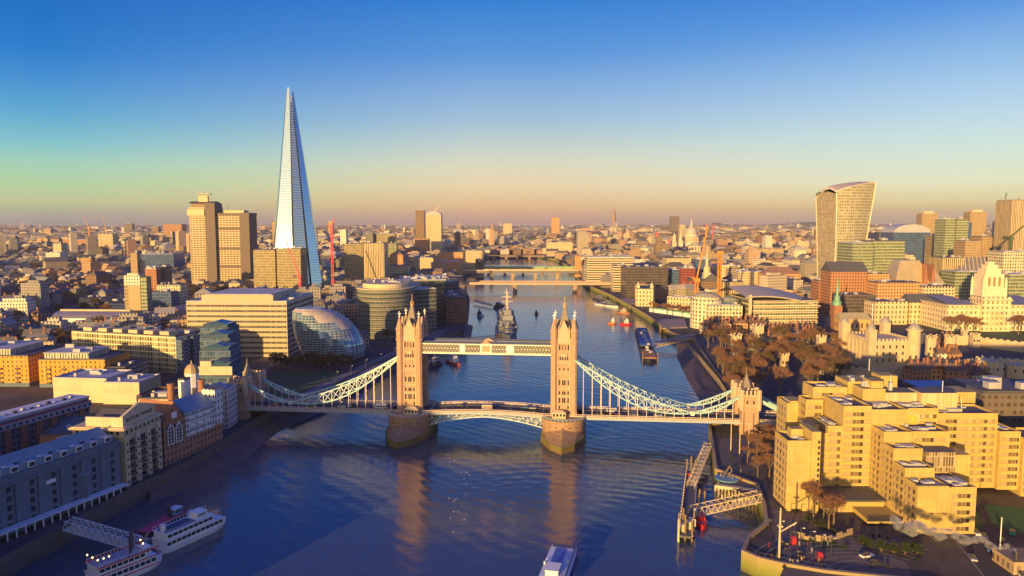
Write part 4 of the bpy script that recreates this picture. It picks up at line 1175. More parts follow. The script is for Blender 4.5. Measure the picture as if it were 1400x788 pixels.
m = MB(); m.lathe(0, 0, [(17.5, 64.5), (17.0, 70), (15, 76), (11.5, 81.5), (7, 85), (3.6, 86.5)], 24); m.build('dome', plain('dome_lead', (0.50, 0.44, 0.36), 0.5), cat, smooth=True)
m = MB(); m.lathe(0, 0, [(4.5, 86), (4.5, 87.5), (3, 88), (2.6, 97), (3.2, 97.5), (2.0, 101), (0.6, 103.5), (1.1, 105), (0.4, 106.5)], 10); m.bar((0, 0, 106), (0, 0, 111), 0.9); m.bar((-2, 0, 109), (2, 0, 109), 0.9); m.build('lantern', MC, cat)
for x in (-56, -38):
    m = MB(); m.box(x - 6 , x + 6, -36 - (x + 56) * 0, -24, 0, 40); m.lathe(x, -30, [(6, 40), (5, 52), (4.6, 58), (2, 63), (0.5, 68)], 10); m.build('bell_tower', MC, cat)
excl_rect((cx - 70, 2110), 0, 120, 100)

# ---- round telecom mast
bx_ = XP(839, 4700, 60)
m = MB(); m.lathe(0, 0, [(9, 0), (9, 112), (14, 113), (14, 140), (9, 141), (9, 150), (11, 151), (11, 168), (4, 170), (4, 182), (1.2, 184), (1.0, 200)], 12)
tag(m.build('telecom_tower', plain('telecom', (0.30, 0.22, 0.18), 0.6), loc=(bx_, 4700, 14)), 'thin round telecom tower with wider drums near its top on the horizon', 'tower')

# ---- table of single buildings: left and right edge and roof line in the photograph at a known distance
F = {}
def fs(key, *a, **k): F[key] = facade('f_' + key, *a, **k)
fs('cream', (0.64, 0.52, 0.32), pu=3.4, pv=3.5, fu=0.5, fv=0.5, roof=(0.25, 0.23, 0.22))
fs('white', (0.68, 0.64, 0.54), (0.06, 0.07, 0.07), 3.0, 3.3, 0.5, 0.5, roof=(0.35, 0.35, 0.37))
fs('brick', (0.42, 0.20, 0.10), pu=3.2, pv=3.5, fu=0.42, fv=0.5, roof=(0.20, 0.14, 0.12))
fs('orange', (0.62, 0.32, 0.14), pu=3.2, pv=3.5, fu=0.42, fv=0.5, roof=(0.25, 0.17, 0.13))
fs('tan', (0.42, 0.31, 0.18), (0.10, 0.08, 0.06), 2.4, 3.5, 0.5, 0.55, roof=(0.2, 0.17, 0.14))
fs('brown', (0.24, 0.16, 0.10), (0.07, 0.06, 0.05), 2.6, 3.6, 0.6, 0.5, roof=(0.15, 0.12, 0.1))
fs('strips', (0.66, 0.56, 0.38), (0.06, 0.06, 0.05), 40, 3.9, 0.985, 0.5, roof=(0.5, 0.45, 0.38))
fs('darkglass', (0.14, 0.11, 0.10), (0.04, 0.04, 0.045), 2.0, 3.8, 0.8, 0.7, roof=(0.15, 0.14, 0.15))
fs('blueglass', (0.10, 0.15, 0.26), (0.03, 0.06, 0.14), 2.0, 3.8, 0.8, 0.75, roof=(0.12, 0.14, 0.2), grough=0.1)
fs('greenglass', (0.36, 0.37, 0.24), (0.09, 0.13, 0.08), 3.0, 4.0, 0.85, 0.6, roof=(0.3, 0.33, 0.27), bright=2)
fs('goldglass', (0.40, 0.34, 0.20), (0.17, 0.14, 0.08), 2.0, 3.8, 0.8, 0.7, roof=(0.2, 0.18, 0.14), bright=2)
fs('fins', (0.60, 0.48, 0.28), (0.12, 0.10, 0.07), 2.6, 60, 0.5, 3, roof=(0.3, 0.25, 0.2))
fs('redframe', (0.30, 0.07, 0.06), (0.05, 0.03, 0.03), 2.6, 3.7, 0.6, 0.6, roof=(0.2, 0.12, 0.12))
fs('whitegrid', (0.70, 0.62, 0.46), (0.10, 0.11, 0.07), 3.2, 3.8, 0.62, 0.68, roof=(0.35, 0.33, 0.25), bright=3)
fs('classic', (0.64, 0.52, 0.32), (0.07, 0.06, 0.05), 4.2, 5.2, 0.34, 0.55, roof=(0.22, 0.2, 0.2))
fs('hosp', (0.52, 0.42, 0.26), (0.07, 0.055, 0.045), 5.0, 3.6, 0.72, 0.5, roof=(0.2, 0.17, 0.14))
fs('slab_dark', (0.16, 0.13, 0.12), (0.08, 0.07, 0.06), 3.0, 3.6, 0.6, 0.5, roof=(0.15, 0.14, 0.14))


def bld(label, a, b, Y, top, d_, key, name='office_building', cat='office', rz=0.0, roof='flat', z=GZ, h2=None, group=None, bot=None):
    zt = ZT(top, Y); xl = XP(a, Y, zt); xr = XP(b, Y, zt); w_ = xr - xl; h = zt - z
    t = thing(name, label, cat, (xl, Y, z), rz, group)
    MB().box(0, w_, 0, d_, 0, h).build('wall', F[key], t)
    r = MB()
    if roof == 'flat':
        r.box(w_ * .04, w_ * .96, d_ * .04, d_ * .96, h, h + 0.8); r.build('roof', M_roofpale if hash_(label) % 2 else M_roofdark, t)
        roof_clutter(t, 0, w_, 0, d_, h + 0.5, 5, seed=hash_(label), hmax=3.5)
    elif roof == 'gable': r.gable(-.4, w_ + .4, -.4, d_ + .4, h, h + min(w_, d_) * 0.38, 'x' if w_ > d_ else 'y'); r.build('roof', M_roofdark, t)
    elif roof == 'hip': r.gable(-.4, w_ + .4, -.4, d_ + .4, h, h + min(w_, d_) * 0.34, 'x' if w_ > d_ else 'y', 0.5); r.build('roof', plain('hip_tiles', (0.30, 0.17, 0.12), 0.8, var=0.4), t)
    elif roof == 'plant': r.box(w_ * .2, w_ * .8, d_ * .2, d_ * .8, h, h + 5); r.build('plant_room', M_conc, t)
    elif roof == 'vault':
        n = 8; P = [(w_ / 2 - w_ / 2 * cos(pi * k / n), h + min(w_, d_) * 0.3 * sin(pi * k / n)) for k in range(n + 1)]
        r.quadstrip([(x, -.2, zz) for x, zz in P], [(x, d_, zz) for x, zz in P], False); r.poly([(x, -.2, zz) for x, zz in P][::-1]); r.build('roof', M_roofpale, t)
    excl_rect((xl, Y), rz, w_, d_)
    return t, w_, h
def hash_(s): return sum(ord(c) * (i + 3) for i, c in enumerate(s)) % 9973

# twin hospital towers
t, w_, h = bld('taller tower of the twin concrete hospital towers with overhanging head and roof mast', 258, 293, 1170, 283, 34, 'hosp', 'hospital_tower', 'tower', roof='none')
MB().box(w_ * 0.62, w_ + .6, -0.8, 30, 0, h + 6).build('lift_shaft', plain('hosp_dark', (0.14, 0.11, 0.10), 0.7), t)
MB().box(-2, w_ * .62, -2.5, 30, h - 14, h - 4).build('overhanging_head', M_conc, t)
MB().box(2, w_ * .62, 4, 26, h, h + 6).build('lecture_room', plain('hosp_head', (0.25, 0.18, 0.12), 0.7), t)
m = MB(); m.gable(-1, w_, -1, 28, h + 6, h + 9, 'x'); m.build('roof', M_roofdark, t)
m = MB(); m.box(14, 28, 6, 14, h + 8, h + 18); m.box(11, 32, 4, 16, h + 20, h + 21)
for x in (13, 30): m.bar((x, 8, h + 8), (x, 8, h + 20), 0.8)
m.build('roof_mast', M_crm, t)
t, w_, h = bld('lower broader tower of the twin concrete hospital towers', 295, 340, 1175, 292, 36, 'hosp', 'hospital_tower', 'tower', roof='plant')
MB().box(w_ * 0.72, w_ + .5, -1, 34, 0, h + 1).build('lift_shaft', MATS['hosp_dark'], t)
m = MB()
for z in (0.28, 0.52, 0.78): m.box(-.6, w_ * .72, -1, 0.3, h * z, h * z + 4)
m.box(-.8, w_ + .8, -1.4, 36, h - 3, h + 0.6); m.build('dark_band', MATS['hosp_dark'], t)
m = MB(); m.bar((w_ * .3, 10, h), (w_ * .3, 10, h + 14), 0.6); m.build('aerial', M_dark, t)

TB = [
 # left, far to near
 ('white apartment tower with pale green strip and stepped top, far left', 62, 82, 1530, 346, 22, 'white', 'tower_block', 'tower', 'flat'),
 ('upper rear slab behind the white apartment tower on the left', 72, 84, 1560, 333, 20, 'cream', 'tower_block', 'tower', 'flat'),
 ('cream slab pair of flats with vertical shading left of the hospital towers', 134, 154, 2500, 320, 30, 'fins', 'tower_block', 'tower', 'flat'),
 ('grey square tower alone on the far left horizon', 170, 180, 5200, 306, 40, 'slab_dark', 'tower_block', 'tower', 'flat'),
 ('dark brown tower on the far horizon between grey tower and hospital', 207, 216, 4300, 310, 40, 'brown', 'tower_block', 'tower', 'flat'),
 ('broad pink brown block on the horizon beside the hospital towers', 223, 248, 4000, 307, 60, 'brick', 'tower_block', 'tower', 'flat'),
 ('pale grey drum shaped block left of the hospital towers', 243, 260, 2400, 323, 30, 'white', 'office_building', 'office', 'flat'),
 ('small slim tan slab on the far left horizon', 60, 69, 4400, 313, 30, 'tan', 'tower_block', 'tower', 'flat'),
 ('low pale housing slab on the far left below the horizon', 0, 22, 2700, 331, 30, 'cream', 'flats', 'flats', 'flat'),
 ('long pink roofed shed beyond the white apartment tower', 86, 122, 2700, 328, 60, 'brick', 'shed', 'building', 'flat'),
 ('brick tower with orange corners behind the glass strip tower, left', 110, 124, 1700, 353, 20, 'orange', 'flats', 'flats', 'flat'),
 ('long white terraced flats in the left background', 0, 64, 1500, 371, 18, 'whitegrid', 'flats', 'flats', 'flat'),
 ('small white flats in front of the long white terrace, left edge', 4, 24, 1320, 381, 16, 'white', 'flats', 'flats', 'flat'),
 ('grey shaded flats right of the small white flats, left edge', 30, 56, 1300, 383, 18, 'blueglass', 'flats', 'flats', 'flat'),
 ('golden brick house cluster with gables in the left background', 48, 66, 1180, 390, 16, 'cream', 'house', 'house', 'hip'),
 ('low dark blue glass hall left of the hospital towers', 190, 236, 1500, 348, 60, 'blueglass', 'office_building', 'office', 'flat'),
 ('paired striped slab behind the glass strip tower', 178, 187, 1300, 346, 14, 'tan', 'tower_block', 'tower', 'flat'),
 ('slim pale shaft right of the paired striped slab', 188, 194, 1310, 358, 12, 'cream', 'tower_block', 'tower', 'flat'),
 ('red brick flats right of the glass strip tower', 198, 213, 1010, 368, 18, 'brick', 'flats', 'flats', 'flat'),
 ('cream gridded office near the railway, left of the hospital', 214, 246, 940, 390, 22, 'whitegrid', 'office_building', 'office', 'flat'),
 ('dark blue shaded block in front of the gridded office', 202, 234, 900, 400, 20, 'blueglass', 'office_building', 'office', 'flat'),
 ('low white hall left of the railway lines', 142, 170, 860, 414, 20, 'white', 'hall', 'hall', 'flat'),
 ('row of yellow brick flats left of the low white hall', 108, 138, 930, 408, 14, 'cream', 'flats', 'flats', 'flat'),
 ('orange brick maisonettes at the left edge below the white terrace', 8, 44, 840, 425, 20, 'orange', 'flats', 'flats', 'flat'),
 ('tall brown brick slab in shade right of the brick flats', 212, 226, 1030, 366, 18, 'slab_dark', 'flats', 'flats', 'flat'),
 # round the spire
 ('gold glass office at the left foot of the glass spire', 346, 376, 1040, 342, 30, 'goldglass', 'office_building', 'office', 'flat'),
 ('dark gold office directly in front of the glass spire', 378, 411, 1030, 341, 30, 'goldglass', 'office_building', 'office', 'flat'),
 ('brown block hidden behind the gold glass office', 372, 385, 1180, 303, 20, 'tan', 'tower_block', 'tower', 'flat'),
 ('gold glazed half of the twin office blocks right of the spire', 470, 496, 1150, 334, 36, 'goldglass', 'office_building', 'office', 'flat'),
 ('blue shaded half of the twin office blocks right of the spire', 497, 525, 1150, 333, 36, 'fins', 'office_building', 'office', 'flat'),
 ('lone slim tower on the horizon right of the spire', 448, 455, 4200, 303, 30, 'tan', 'tower_block', 'tower', 'flat'),
 ('wide gold gridded block right behind the twin office blocks', 511, 540, 2000, 320, 50, 'goldglass', 'office_building', 'office', 'flat'),
 ('green cream low office under the wide gold gridded block', 520, 542, 1700, 333, 30, 'greenglass', 'office_building', 'office', 'flat'),
 ('dark tall slab with pale edge left of the curved white tower', 568, 580, 2400, 288, 26, 'brown', 'tower_block', 'tower', 'flat'),
 ('pale curved topped tower under construction on the skyline', 582, 603, 2300, 294, 36, 'cream', 'skyscraper', 'tower', 'vault'),
 ('orange brick base block under the dark tall slab', 567, 586, 2200, 327, 30, 'orange', 'office_building', 'office', 'flat'),
 ('large orange brick riverside office in tiers left of the rail bridge', 600, 633, 1450, 345, 50, 'orange', 'office_building', 'office', 'flat'),
 ('lower tier of the orange brick riverside office', 600, 629, 1400, 358, 40, 'orange', 'office_building', 'office', 'flat'),
 ('sunlit brick block right of the orange brick riverside office', 636, 661, 1650, 343, 40, 'cream', 'office_building', 'office', 'flat'),
 ('cream stepped low office near the left riverside', 566, 612, 1120, 379, 40, 'strips', 'office_building', 'office', 'flat'),
 ('pale arcaded block in front of the orange base block', 564, 592, 1500, 353, 30, 'classic', 'office_building', 'office', 'flat'),
 ('bright orange gabled hall left of the arcaded block', 533, 551, 1450, 349, 30, 'orange', 'hall', 'hall', 'hip'),
 ('low cream market roofs below the orange gabled hall', 530, 558, 1300, 364, 30, 'cream', 'hall', 'hall', 'flat'),
 ('blue shaded block under the dome of dark trees, centre left', 650, 662, 1500, 356, 40, 'slab_dark', 'office_building', 'office', 'flat'),
 # centre
 ('pink red tower on the central skyline', 754, 765, 3600, 298, 30, 'orange', 'tower_block', 'tower', 'flat'),
 ('white cube on the central skyline left of the pink red tower', 664, 671, 3300, 313, 24, 'white', 'tower_block', 'tower', 'flat'),
 ('broad cream block on the central horizon', 688, 700, 4200, 306, 40, 'cream', 'tower_block', 'tower', 'flat'),
 ('colonnaded pale riverside palace beyond the bridges', 748, 783, 2300, 332, 40, 'classic', 'palace', 'building', 'flat'),
 ('wide low stone blocks right of the colonnaded riverside palace', 786, 800, 2200, 340, 40, 'cream', 'office_building', 'office', 'flat'),
 ('square orange brick tower of the railway bridge on the right bank', 786, 794, 1420, 350, 9, 'orange', 'station_tower', 'tower', 'hip'),
 ('second square brick tower of the railway bridge', 797, 803, 1440, 356, 9, 'orange', 'station_tower', 'tower', 'hip'),
 ('white striped office with rounded prow by the road bridge', 803, 866, 1240, 352, 40, 'strips', 'office_building', 'office', 'flat'),
 ('bright white fronted office corner at the foot of the road bridge', 838, 858, 1130, 364, 30, 'strips', 'office_building', 'office', 'flat'),
 ('wide dark brown glass office on the right riverside', 856, 914, 1040, 366, 40, 'darkglass', 'office_building', 'office', 'flat'),
 ('dark navy office between brown glass and red framed offices', 915, 932, 1060, 369, 30, 'blueglass', 'office_building', 'office', 'flat'),
 ('red framed office right of the navy office', 931, 951, 1050, 367, 30, 'redframe', 'office_building', 'office', 'flat'),
 ('deep blue slab behind the yellow crane jib', 952, 972, 1120, 355, 24, 'blueglass', 'office_building', 'office', 'flat'),
 ('white louvred office behind the striped office', 833, 862, 1330, 350, 30, 'blueglass', 'office_building', 'office', 'flat'),
 ('pale stone office left of the cathedral foreground', 912, 945, 1350, 353, 36, 'cream', 'office_building', 'office', 'flat'),
 ('fluted white block right of the tall yellow crane', 988, 1018, 900, 386, 30, 'fins', 'office_building', 'office', 'flat'),
 ('yellow stone office behind the tall yellow crane', 978, 1012, 1180, 363, 30, 'classic', 'office_building', 'office', 'flat'),
 ('grey slab on the far horizon left of the cathedral dome', 917, 929, 4400, 296, 40, 'slab_dark', 'tower_block', 'tower', 'flat'),
 ('gold block just left of the cathedral dome', 930, 937, 2900, 308, 26, 'cream', 'tower_block', 'tower', 'flat'),
 ('tall white gridded block right of the cathedral', 1047, 1056, 2000, 323, 26, 'white', 'tower_block', 'tower', 'flat'),
 ('white columned block right of the cathedral', 1036, 1071, 1900, 340, 34, 'fins', 'office_building', 'office', 'flat'),
 ('broad pale square block at the left of the white columned block', 1030, 1052, 1700, 352, 34, 'cream', 'office_building', 'office', 'flat'),
 # right
 ('green glass ribbed office in front of the flared tower', 1166, 1196, 960, 333, 40, 'greenglass', 'office_building', 'office', 'flat'),
 ('wide green glass banded office right of the flared tower', 1194, 1238, 980, 330, 40, 'greenglass', 'office_building', 'office', 'flat'),
 ('dark blue rounded glass office behind the metal roofed brick pile', 1222, 1272, 1350, 318, 50, 'blueglass', 'office_building', 'office', 'vault'),
 ('golden small blocks left of the dark blue rounded office', 1198, 1216, 1500, 319, 40, 'cream', 'office_building', 'office', 'flat'),
 ('brown residential tower with notched top on the right skyline', 1261, 1282, 1900, 292, 30, 'tan', 'tower_block', 'tower', 'plant'),
 ('second brown residential tower on the right skyline', 1327, 1349, 1750, 290, 30, 'tan', 'tower_block', 'tower', 'plant'),
 ('left bay of the green glass tower between the brown towers', 1293, 1307, 1150, 300, 26, 'greenglass', 'skyscraper', 'tower', 'flat'),
 ('right bay of the green glass tower between the brown towers', 1308, 1325, 1160, 300, 26, 'greenglass', 'skyscraper', 'tower', 'flat'),
 ('navy slab peeping behind the green glass tower', 1323, 1329, 1260, 305, 20, 'blueglass', 'tower_block', 'tower', 'flat'),
 ('tall ribbed tan tower cut by the right edge', 1384, 1412, 1150, 274, 36, 'fins', 'skyscraper', 'tower', 'flat'),
 ('pale slab left of the tall ribbed tan tower', 1369, 1383, 1400, 302, 26, 'cream', 'tower_block', 'tower', 'flat'),
 ('round tan banded office left of the ribbed tan tower', 1343, 1366, 1200, 324, 30, 'tan', 'office_building', 'office', 'flat'),
 ('fluted brown office with narrow columns under the green glass tower', 1289, 1319, 930, 353, 28, 'fins', 'office_building', 'office', 'flat'),
 ('tan office with square bays right of the fluted brown office', 1320, 1341, 1000, 330, 28, 'tan', 'office_building', 'office', 'flat'),
 ('grey slab between dark blue office and green glass tower', 1276, 1292, 1250, 322, 26, 'goldglass', 'office_building', 'office', 'flat'),
 ('pink brick office with stone gables below the green glass offices', 1136, 1186, 850, 372, 30, 'brick', 'office_building', 'office', 'gable'),
 ('brick office with stepped balconies right of the pink gabled office', 1186, 1216, 860, 375, 30, 'orange', 'office_building', 'office', 'flat'),
 ('long orange brick block in front of the metal roofed pile', 1200, 1262, 800, 387, 26, 'orange', 'office_building', 'office', 'flat'),
 ('low green roofed stone block behind the classical row', 1262, 1305, 790, 392, 24, 'cream', 'office_building', 'office', 'flat'),
 ('brick terrace at the corner above the church spire', 1120, 1150, 880, 385, 24, 'brick', 'office_building', 'office', 'flat'),
 ('shaded dark glass block left of the classical row', 1150, 1196, 800, 404, 26, 'darkglass', 'office_building', 'office', 'flat'),
 ('classical cream row with round arched ground floor, left half', 1197, 1243, 760, 413, 22, 'classic', 'office_building', 'office', 'flat'),
 ('classical cream row with slate mansard, right half', 1244, 1296, 765, 414, 22, 'classic', 'office_building', 'office', 'gable'),
 ('green and white banded office under the sloping striped roof', 1306, 1372, 880, 372, 30, 'greenglass', 'office_building', 'office', 'flat'),
 ('white framed green office at the right edge above the tiered white tower', 1372, 1420, 900, 345, 30, 'whitegrid', 'office_building', 'office', 'flat'),
 ('low green office at the right edge beside the tiered white tower', 1380, 1425, 820, 376, 24, 'greenglass', 'office_building', 'office', 'flat'),
 ('glazed white gridded riverside office with shallow domes', 968, 1015, 720, 418, 44, 'whitegrid', 'office_building', 'office', 'flat'),
 ('orange roofed terrace block above the great curved roof', 1046, 1096, 1000, 375, 26, 'orange', 'office_building', 'office', 'hip'),
 ('white chimneyed stone block left of the orange roofed terrace', 1010, 1046, 1050, 372, 30, 'cream', 'office_building', 'office', 'flat'),
 ('brown glass roofed long hall left of the fluted white block', 960, 988, 990, 385, 30, 'brown', 'office_building', 'office', 'gable'),
 ('grey brick offices with blue windows in shade right of the hotel', 1343, 1440, 330, 538, 30, 'slab_dark', 'office_building', 'office', 'flat'),
]
for (lab, a, b, Y, top, d_, key, nm, ct, rf_) in TB:
    bld(lab, a, b, Y, top, d_, key, nm, ct, R.uniform(-0.06, 0.06), rf_)

# glass strip tower in the left middle ground
t, w_, h = bld('tall narrow tower with bronze centre and glazed right strip, left middle ground', 169, 200, 800, 379, 11, 'goldglass', 'tower_block', 'tower', roof='none')
MB().box(5, w_ - 7, -0.6, 0.2, 0, h - 9).build('bronze_panel', plain('bronze', (0.30, 0.21, 0.10), 0.45), t)
MB().box(w_ - 6.5, w_ + .3, -0.7, 5, 0, h).build('glazed_strip', F['greenglass'], t)
MB().box(0.6, w_ - 7, -0.8, 9, h - 9, h + 2).build('top_storeys', F['white'], t)
MB().box(3, w_ * .6, 2, 8, h + 2, h + 4).build('roof', M_crm, t)
# metal train shed roof
t = thing('train_shed', 'long shed with curved metal roof and glazed side, left middle ground', 'shed', (XP(69, 720, 20), 720, GZ), -0.04)
m = MB(); P = [(14 - 14 * cos(pi * k / 10) , 9 + 9 * sin(pi * k / 10)) for k in range(11)]
m.quadstrip([(0, y, z) for y, z in P], [(76, y, z) for y, z in P], False); m.poly([(0, y, z) for y, z in P]); m.poly([(76, y, z) for y, z in P][::-1]); m.build('curved_roof', plain('metal_roof', (0.35, 0.32, 0.30), 0.3, metal=0.5, var=0.2), t)
MB().box(0, 76, 0, 28, 0, 9).build('wall', F['classic'], t); MB().box(2, 74, 12, 16, 18, 19.5).build('ridge_vent', M_crm, t)
excl_rect((XP(69, 720, 20), 720), 0, 80, 28)
# railway lines
t = thing('railway_viaduct', 'pale railway viaduct with tracks running left of the banded office', 'viaduct', (0, 0, 0))
m = MB(); rl = MB()
V = [G(196, 440, 10), G(252, 420, 10), G(310, 404, 10), G(420, 392, 10)]
for k in range(3):
    a, b = Vector((*V[k], 10)), Vector((*V[k + 1], 10)); m.bar(a - Vector((0, 0, 2)), b - Vector((0, 0, 2)), 26, 4)
    for o in (-10, -6, -2, 2, 6, 10):
        n = Vector((-(b - a).y, (b - a).x, 0)).normalized() * o; rl.bar(a + n + Vector((0, 0, .3)), b + n + Vector((0, 0, .3)), 1.2, 0.4)
m.build('viaduct', M_roofdark, t); rl.build('track', plain('track_pale', (0.45, 0.40, 0.42), 0.6), t)
for a, b in zip(V, V[1:]):
    for k in range(8): EXCL.append((a[0] + (b[0] - a[0]) * k / 8, a[1] + (b[1] - a[1]) * k / 8, 18))
# great glass office with curved roof on the right
t = thing('glass_office', 'large glazed office with white floor lines under a great curved roof', 'office', (XP(1030, 715, 20), 715, GZ), 0.06)
W = XP(1120, 715, 20) - XP(1030, 715, 20)
MB().box(0, W, 0, 70, 0, 30).build('wall', facade('tp_glass', (0.66, 0.56, 0.38), (0.05, 0.07, 0.05), 2.6, 5.0, 0.88, 0.70, bright=3, grough=0.1), t)
m = MB(); n = 10; P = [(-9 + (W + 11) * k / n, 31 + 10 * sin(pi * (0.35 + 0.65 * k / n))) for k in range(n + 1)]
m.quadstrip([(x, -2 , z - 6) for x, z in P], [(x, 50, z) for x, z in P], False); m.quadstrip([(x, 50, z) for x, z in P], [(x, 80, z - 8) for x, z in P], False)
m.quadstrip([(x, -2, z - 7.2) for x, z in P], [(x, -2, z - 6) for x, z in P], False); m.build('curved_roof', plain('tp_roof', (0.46, 0.40, 0.30), 0.6, var=0.2), t)
for k in range(6): m = MB(); m.box(-.4, W + .4, -1.0, 0, 2.6 + k * 5, 3.5 + k * 5); m.build('floor_line', M_crm, t)
m = MB(); m.box(-5, -2.5, -1.5, 1, 0, 36); m.build('corner_column', M_crm, t)
excl_rect((XP(1015, 715, 20), 715), 0, W + 20, 85)
# shallow domes over the gridded riverside office and its rounded corner
t = thing('rounded_office', 'rounded glazed corner office with shallow glass dome by the jetty', 'office', (XP(968, 735, 20), 742, GZ))
m = MB(); m.lathe(0, 0, [(16, 0), (16, 29), (14, 29.5), (14, 32), (9, 35), (2, 36.5)], 24); m.build('wall', F['whitegrid'], t)
t2 = thing('glass_dome', 'shallow glass dome on the roof of the gridded riverside office', 'dome', (XP(1000, 740, 40), 745, ZT(418, 720)))
m = MB(); m.lathe(0, 0, [(11, 0), (10, 3), (6, 5.5), (1, 6.5)], 18); m.build('dome', F['greenglass'], t2)
# metal roofed brick pile
t = thing('brick_office_pile', 'tiered brick offices under tall sloping metal roofs', 'office', (XP(1218, 850, 30), 850, GZ))
MB().box(0, 68, 0, 40, 0, 34).build('wall', facade('pile_brick', (0.44, 0.22, 0.11), (0.06, 0.04, 0.03), 3.2, 3.4, 0.66, 0.5), t)
MB().box(10, 72, -12, 0, 0, 22).build('lower_tier', MATS['pile_brick'], t)
m = MB(); m.prism([(6, 4), (48, 4), (48, 36), (6, 36)], 34, 62, 0.55, (28, 24)); m.prism([(50, 4), (66, 4), (66, 30), (50, 30)], 34, 50, 0.3, (56, 20)); m.build('metal_roof', plain('pile_roof', (0.46, 0.38, 0.24), 0.45, metal=0.2, var=0.3, scale=0.1), t)
for x in (47, 38): m = MB(); m.gable(x, x + 6, 2, 34, 34, 58, 'y'); m.build('brick_gable', M_brick, t)
excl_rect((XP(1218, 850, 30), 838), 0, 74, 55)
# sloping striped roof
t = thing('sloped_roof_office', 'office with long sloping dark striped glass roof on the right', 'office', (XP(1312, 900, 30), 905, GZ))
m = MB(); m.poly([(0, 0, 34), (46, 0, 34), (64, 40, 62), (22, 40, 62)]); m.poly([(46, 0, 34), (46, 0, 30), (64, 40, 30), (64, 40, 62)]); m.build('striped_roof', facade('striped_roof', (0.22, 0.22, 0.24), roof=(0.2, 0.2, 0.22)), t)
m = MB()
for k in range(9): m.bar((k * 5.5, 0, 34.5), (22 + k * 5, 40, 62.5), 1.0, 0.5)
m.build('roof_rib', M_crm, t)
MB().box(0, 46, 0, 40, 0, 33).build('wall', F['greenglass'], t)
excl_rect((XP(1312, 900, 30), 900), 0, 70, 45)
# tiered white stone tower with wings
t = thing('stone_office', 'monumental white stone office with tiered central tower and columns', 'building', (XP(1363, 712, 30), 712, GZ))
CW = facade('monument', (0.72, 0.62, 0.42), (0.16, 0.12, 0.07), 4.6, 5.2, 0.34, 0.5, roof=(0.25, 0.24, 0.25))
MB().box(-46, 60, 4, 50, 0, 25).build('wing', CW, t); MB().box(-14, 14, 0, 20, 0, 34).build('central_block', CW, t)
m = MB(); m.box(-47, 61, 3, 51, 22, 23.2); m.box(-15, 15, -1, 21, 30, 31.5); m.box(-47, 61, 3, 51, 25, 26); m.build('cornice', M_crm, t)
m = MB(); m.box(-11, 11, 4, 24, 34, 42); m.box(-9.5, 9.5, 6, 23, 42, 56); m.box(-7.5, 7.5, 8, 21, 56, 61); m.box(-5.5, 5.5, 10, 19, 61, 65); m.box(-3, 3, 12, 17, 65, 68)
for x in (-11, 11):
    for y in (5, 23): m.lathe(x, y, [(1.4, 34), (1.2, 48), (0.8, 51), (0.1, 54)], 8)
m.build('tower', plain('monument_stone', (0.74, 0.64, 0.44), 0.8, var=0.15), t)
for x in (-5, 0, 5): m = MB(); m.box(x - 1.2, x + 1.2, 5.8, 6.1, 44, 53); m.build('recess_shade', plain('shade_brown', (0.3, 0.22, 0.12), 0.8), t)  # flat brown panels; the shade of recesses is put into their colour
m = MB()
for x in (-6, -2, 2, 6): m.lathe(x, -1.4, [(0.9, 5), (0.75, 21)], 8)
m.build('column', M_crm, t)
m = MB(); m.poly([(-45, 5, 26.1), (-16, 5, 26.1), (-20, 48, 31), (-40, 48, 31)]); m.poly([(16, 5, 26.1), (59, 5, 26.1), (52, 48, 31), (20, 48, 31)]); m.build('slate_roof', plain('slate', (0.22, 0.22, 0.25), 0.6), t)
excl_rect((XP(1363, 712, 30) - 50, 712), 0, 115, 50)
# church with green spire
t = thing('church', 'brown brick church with slim green copper spire', 'church', (XP(1146, 725, 20), 725, GZ))
MB().box(-4, 4, 0, 8, 0, 24).build('tower', M_brick, t); m = MB(); m.lathe(0, 4, [(4.2, 24), (4.2, 28), (2.6, 29), (2.6, 33), (1.6, 34), (1.2, 40), (0.2, 52)], 8); m.build('spire', M_copper, t)
MB().box(-4, 26, -14, 0, 0, 12).build('nave', facade('nave', (0.56, 0.36, 0.16), (0.05, 0.04, 0.04), 5, 12, 0.3, 0.4), t); m = MB(); m.gable(-4.5, 26.5, -14.5, 0.4, 12, 18, 'x', 0.1); m.build('roof', plain('church_roof', (0.36, 0.32, 0.20), 0.7), t)
excl_rect((XP(1146, 725, 20) - 5, 710), 0, 34, 25)
# slim white church steeple
t = thing('steeple', 'slim white church steeple between the two yellow cranes', 'church', (XP(966, 1000, 30), 1000, GZ))
m = MB(); m.box(-5, 5, -5, 5, 0, 38); m.lathe(0, 0, [(4.5, 38), (4.2, 46), (2.2, 48), (2, 55), (0.3, 74)], 8); m.build('steeple_tower', M_crm, t)

# riverside custom house, long pale front with end pavilion
p = G(869, 420, GZ); q = (p[0] + 30, p[1] - 20)
t = block('custom_house', 'ornate sunlit stone market hall with small end towers on the right riverside', 'building', (XP(869, 930, 10), 930), -0.25, 22, 50, 22, F['classic'], clutter=0, parapet=1.2)
for x in (1, 18):
    m = MB(); m.box(x, x + 4, 0, 4, 22, 26); m.lathe(x + 2, 2, [(2.4, 26), (1.8, 28.5), (0.2, 31)], 8); m.build('corner_turret', M_crm, t)
block('custom_house', 'long low pale stone riverside customs building behind orange trees', 'building', (XP(912, 900, 10), 900), -0.72, 90, 18, 15, F['classic'], clutter=8, roof=M_roofpale)
t = block('jetty_hall', 'light green roofed long riverside shelter in front of the customs building', 'shelter', (XP(886, 880, 5), 872), -1.0, 70, 6, 4, M_white, roof=M_copper, clutter=0)

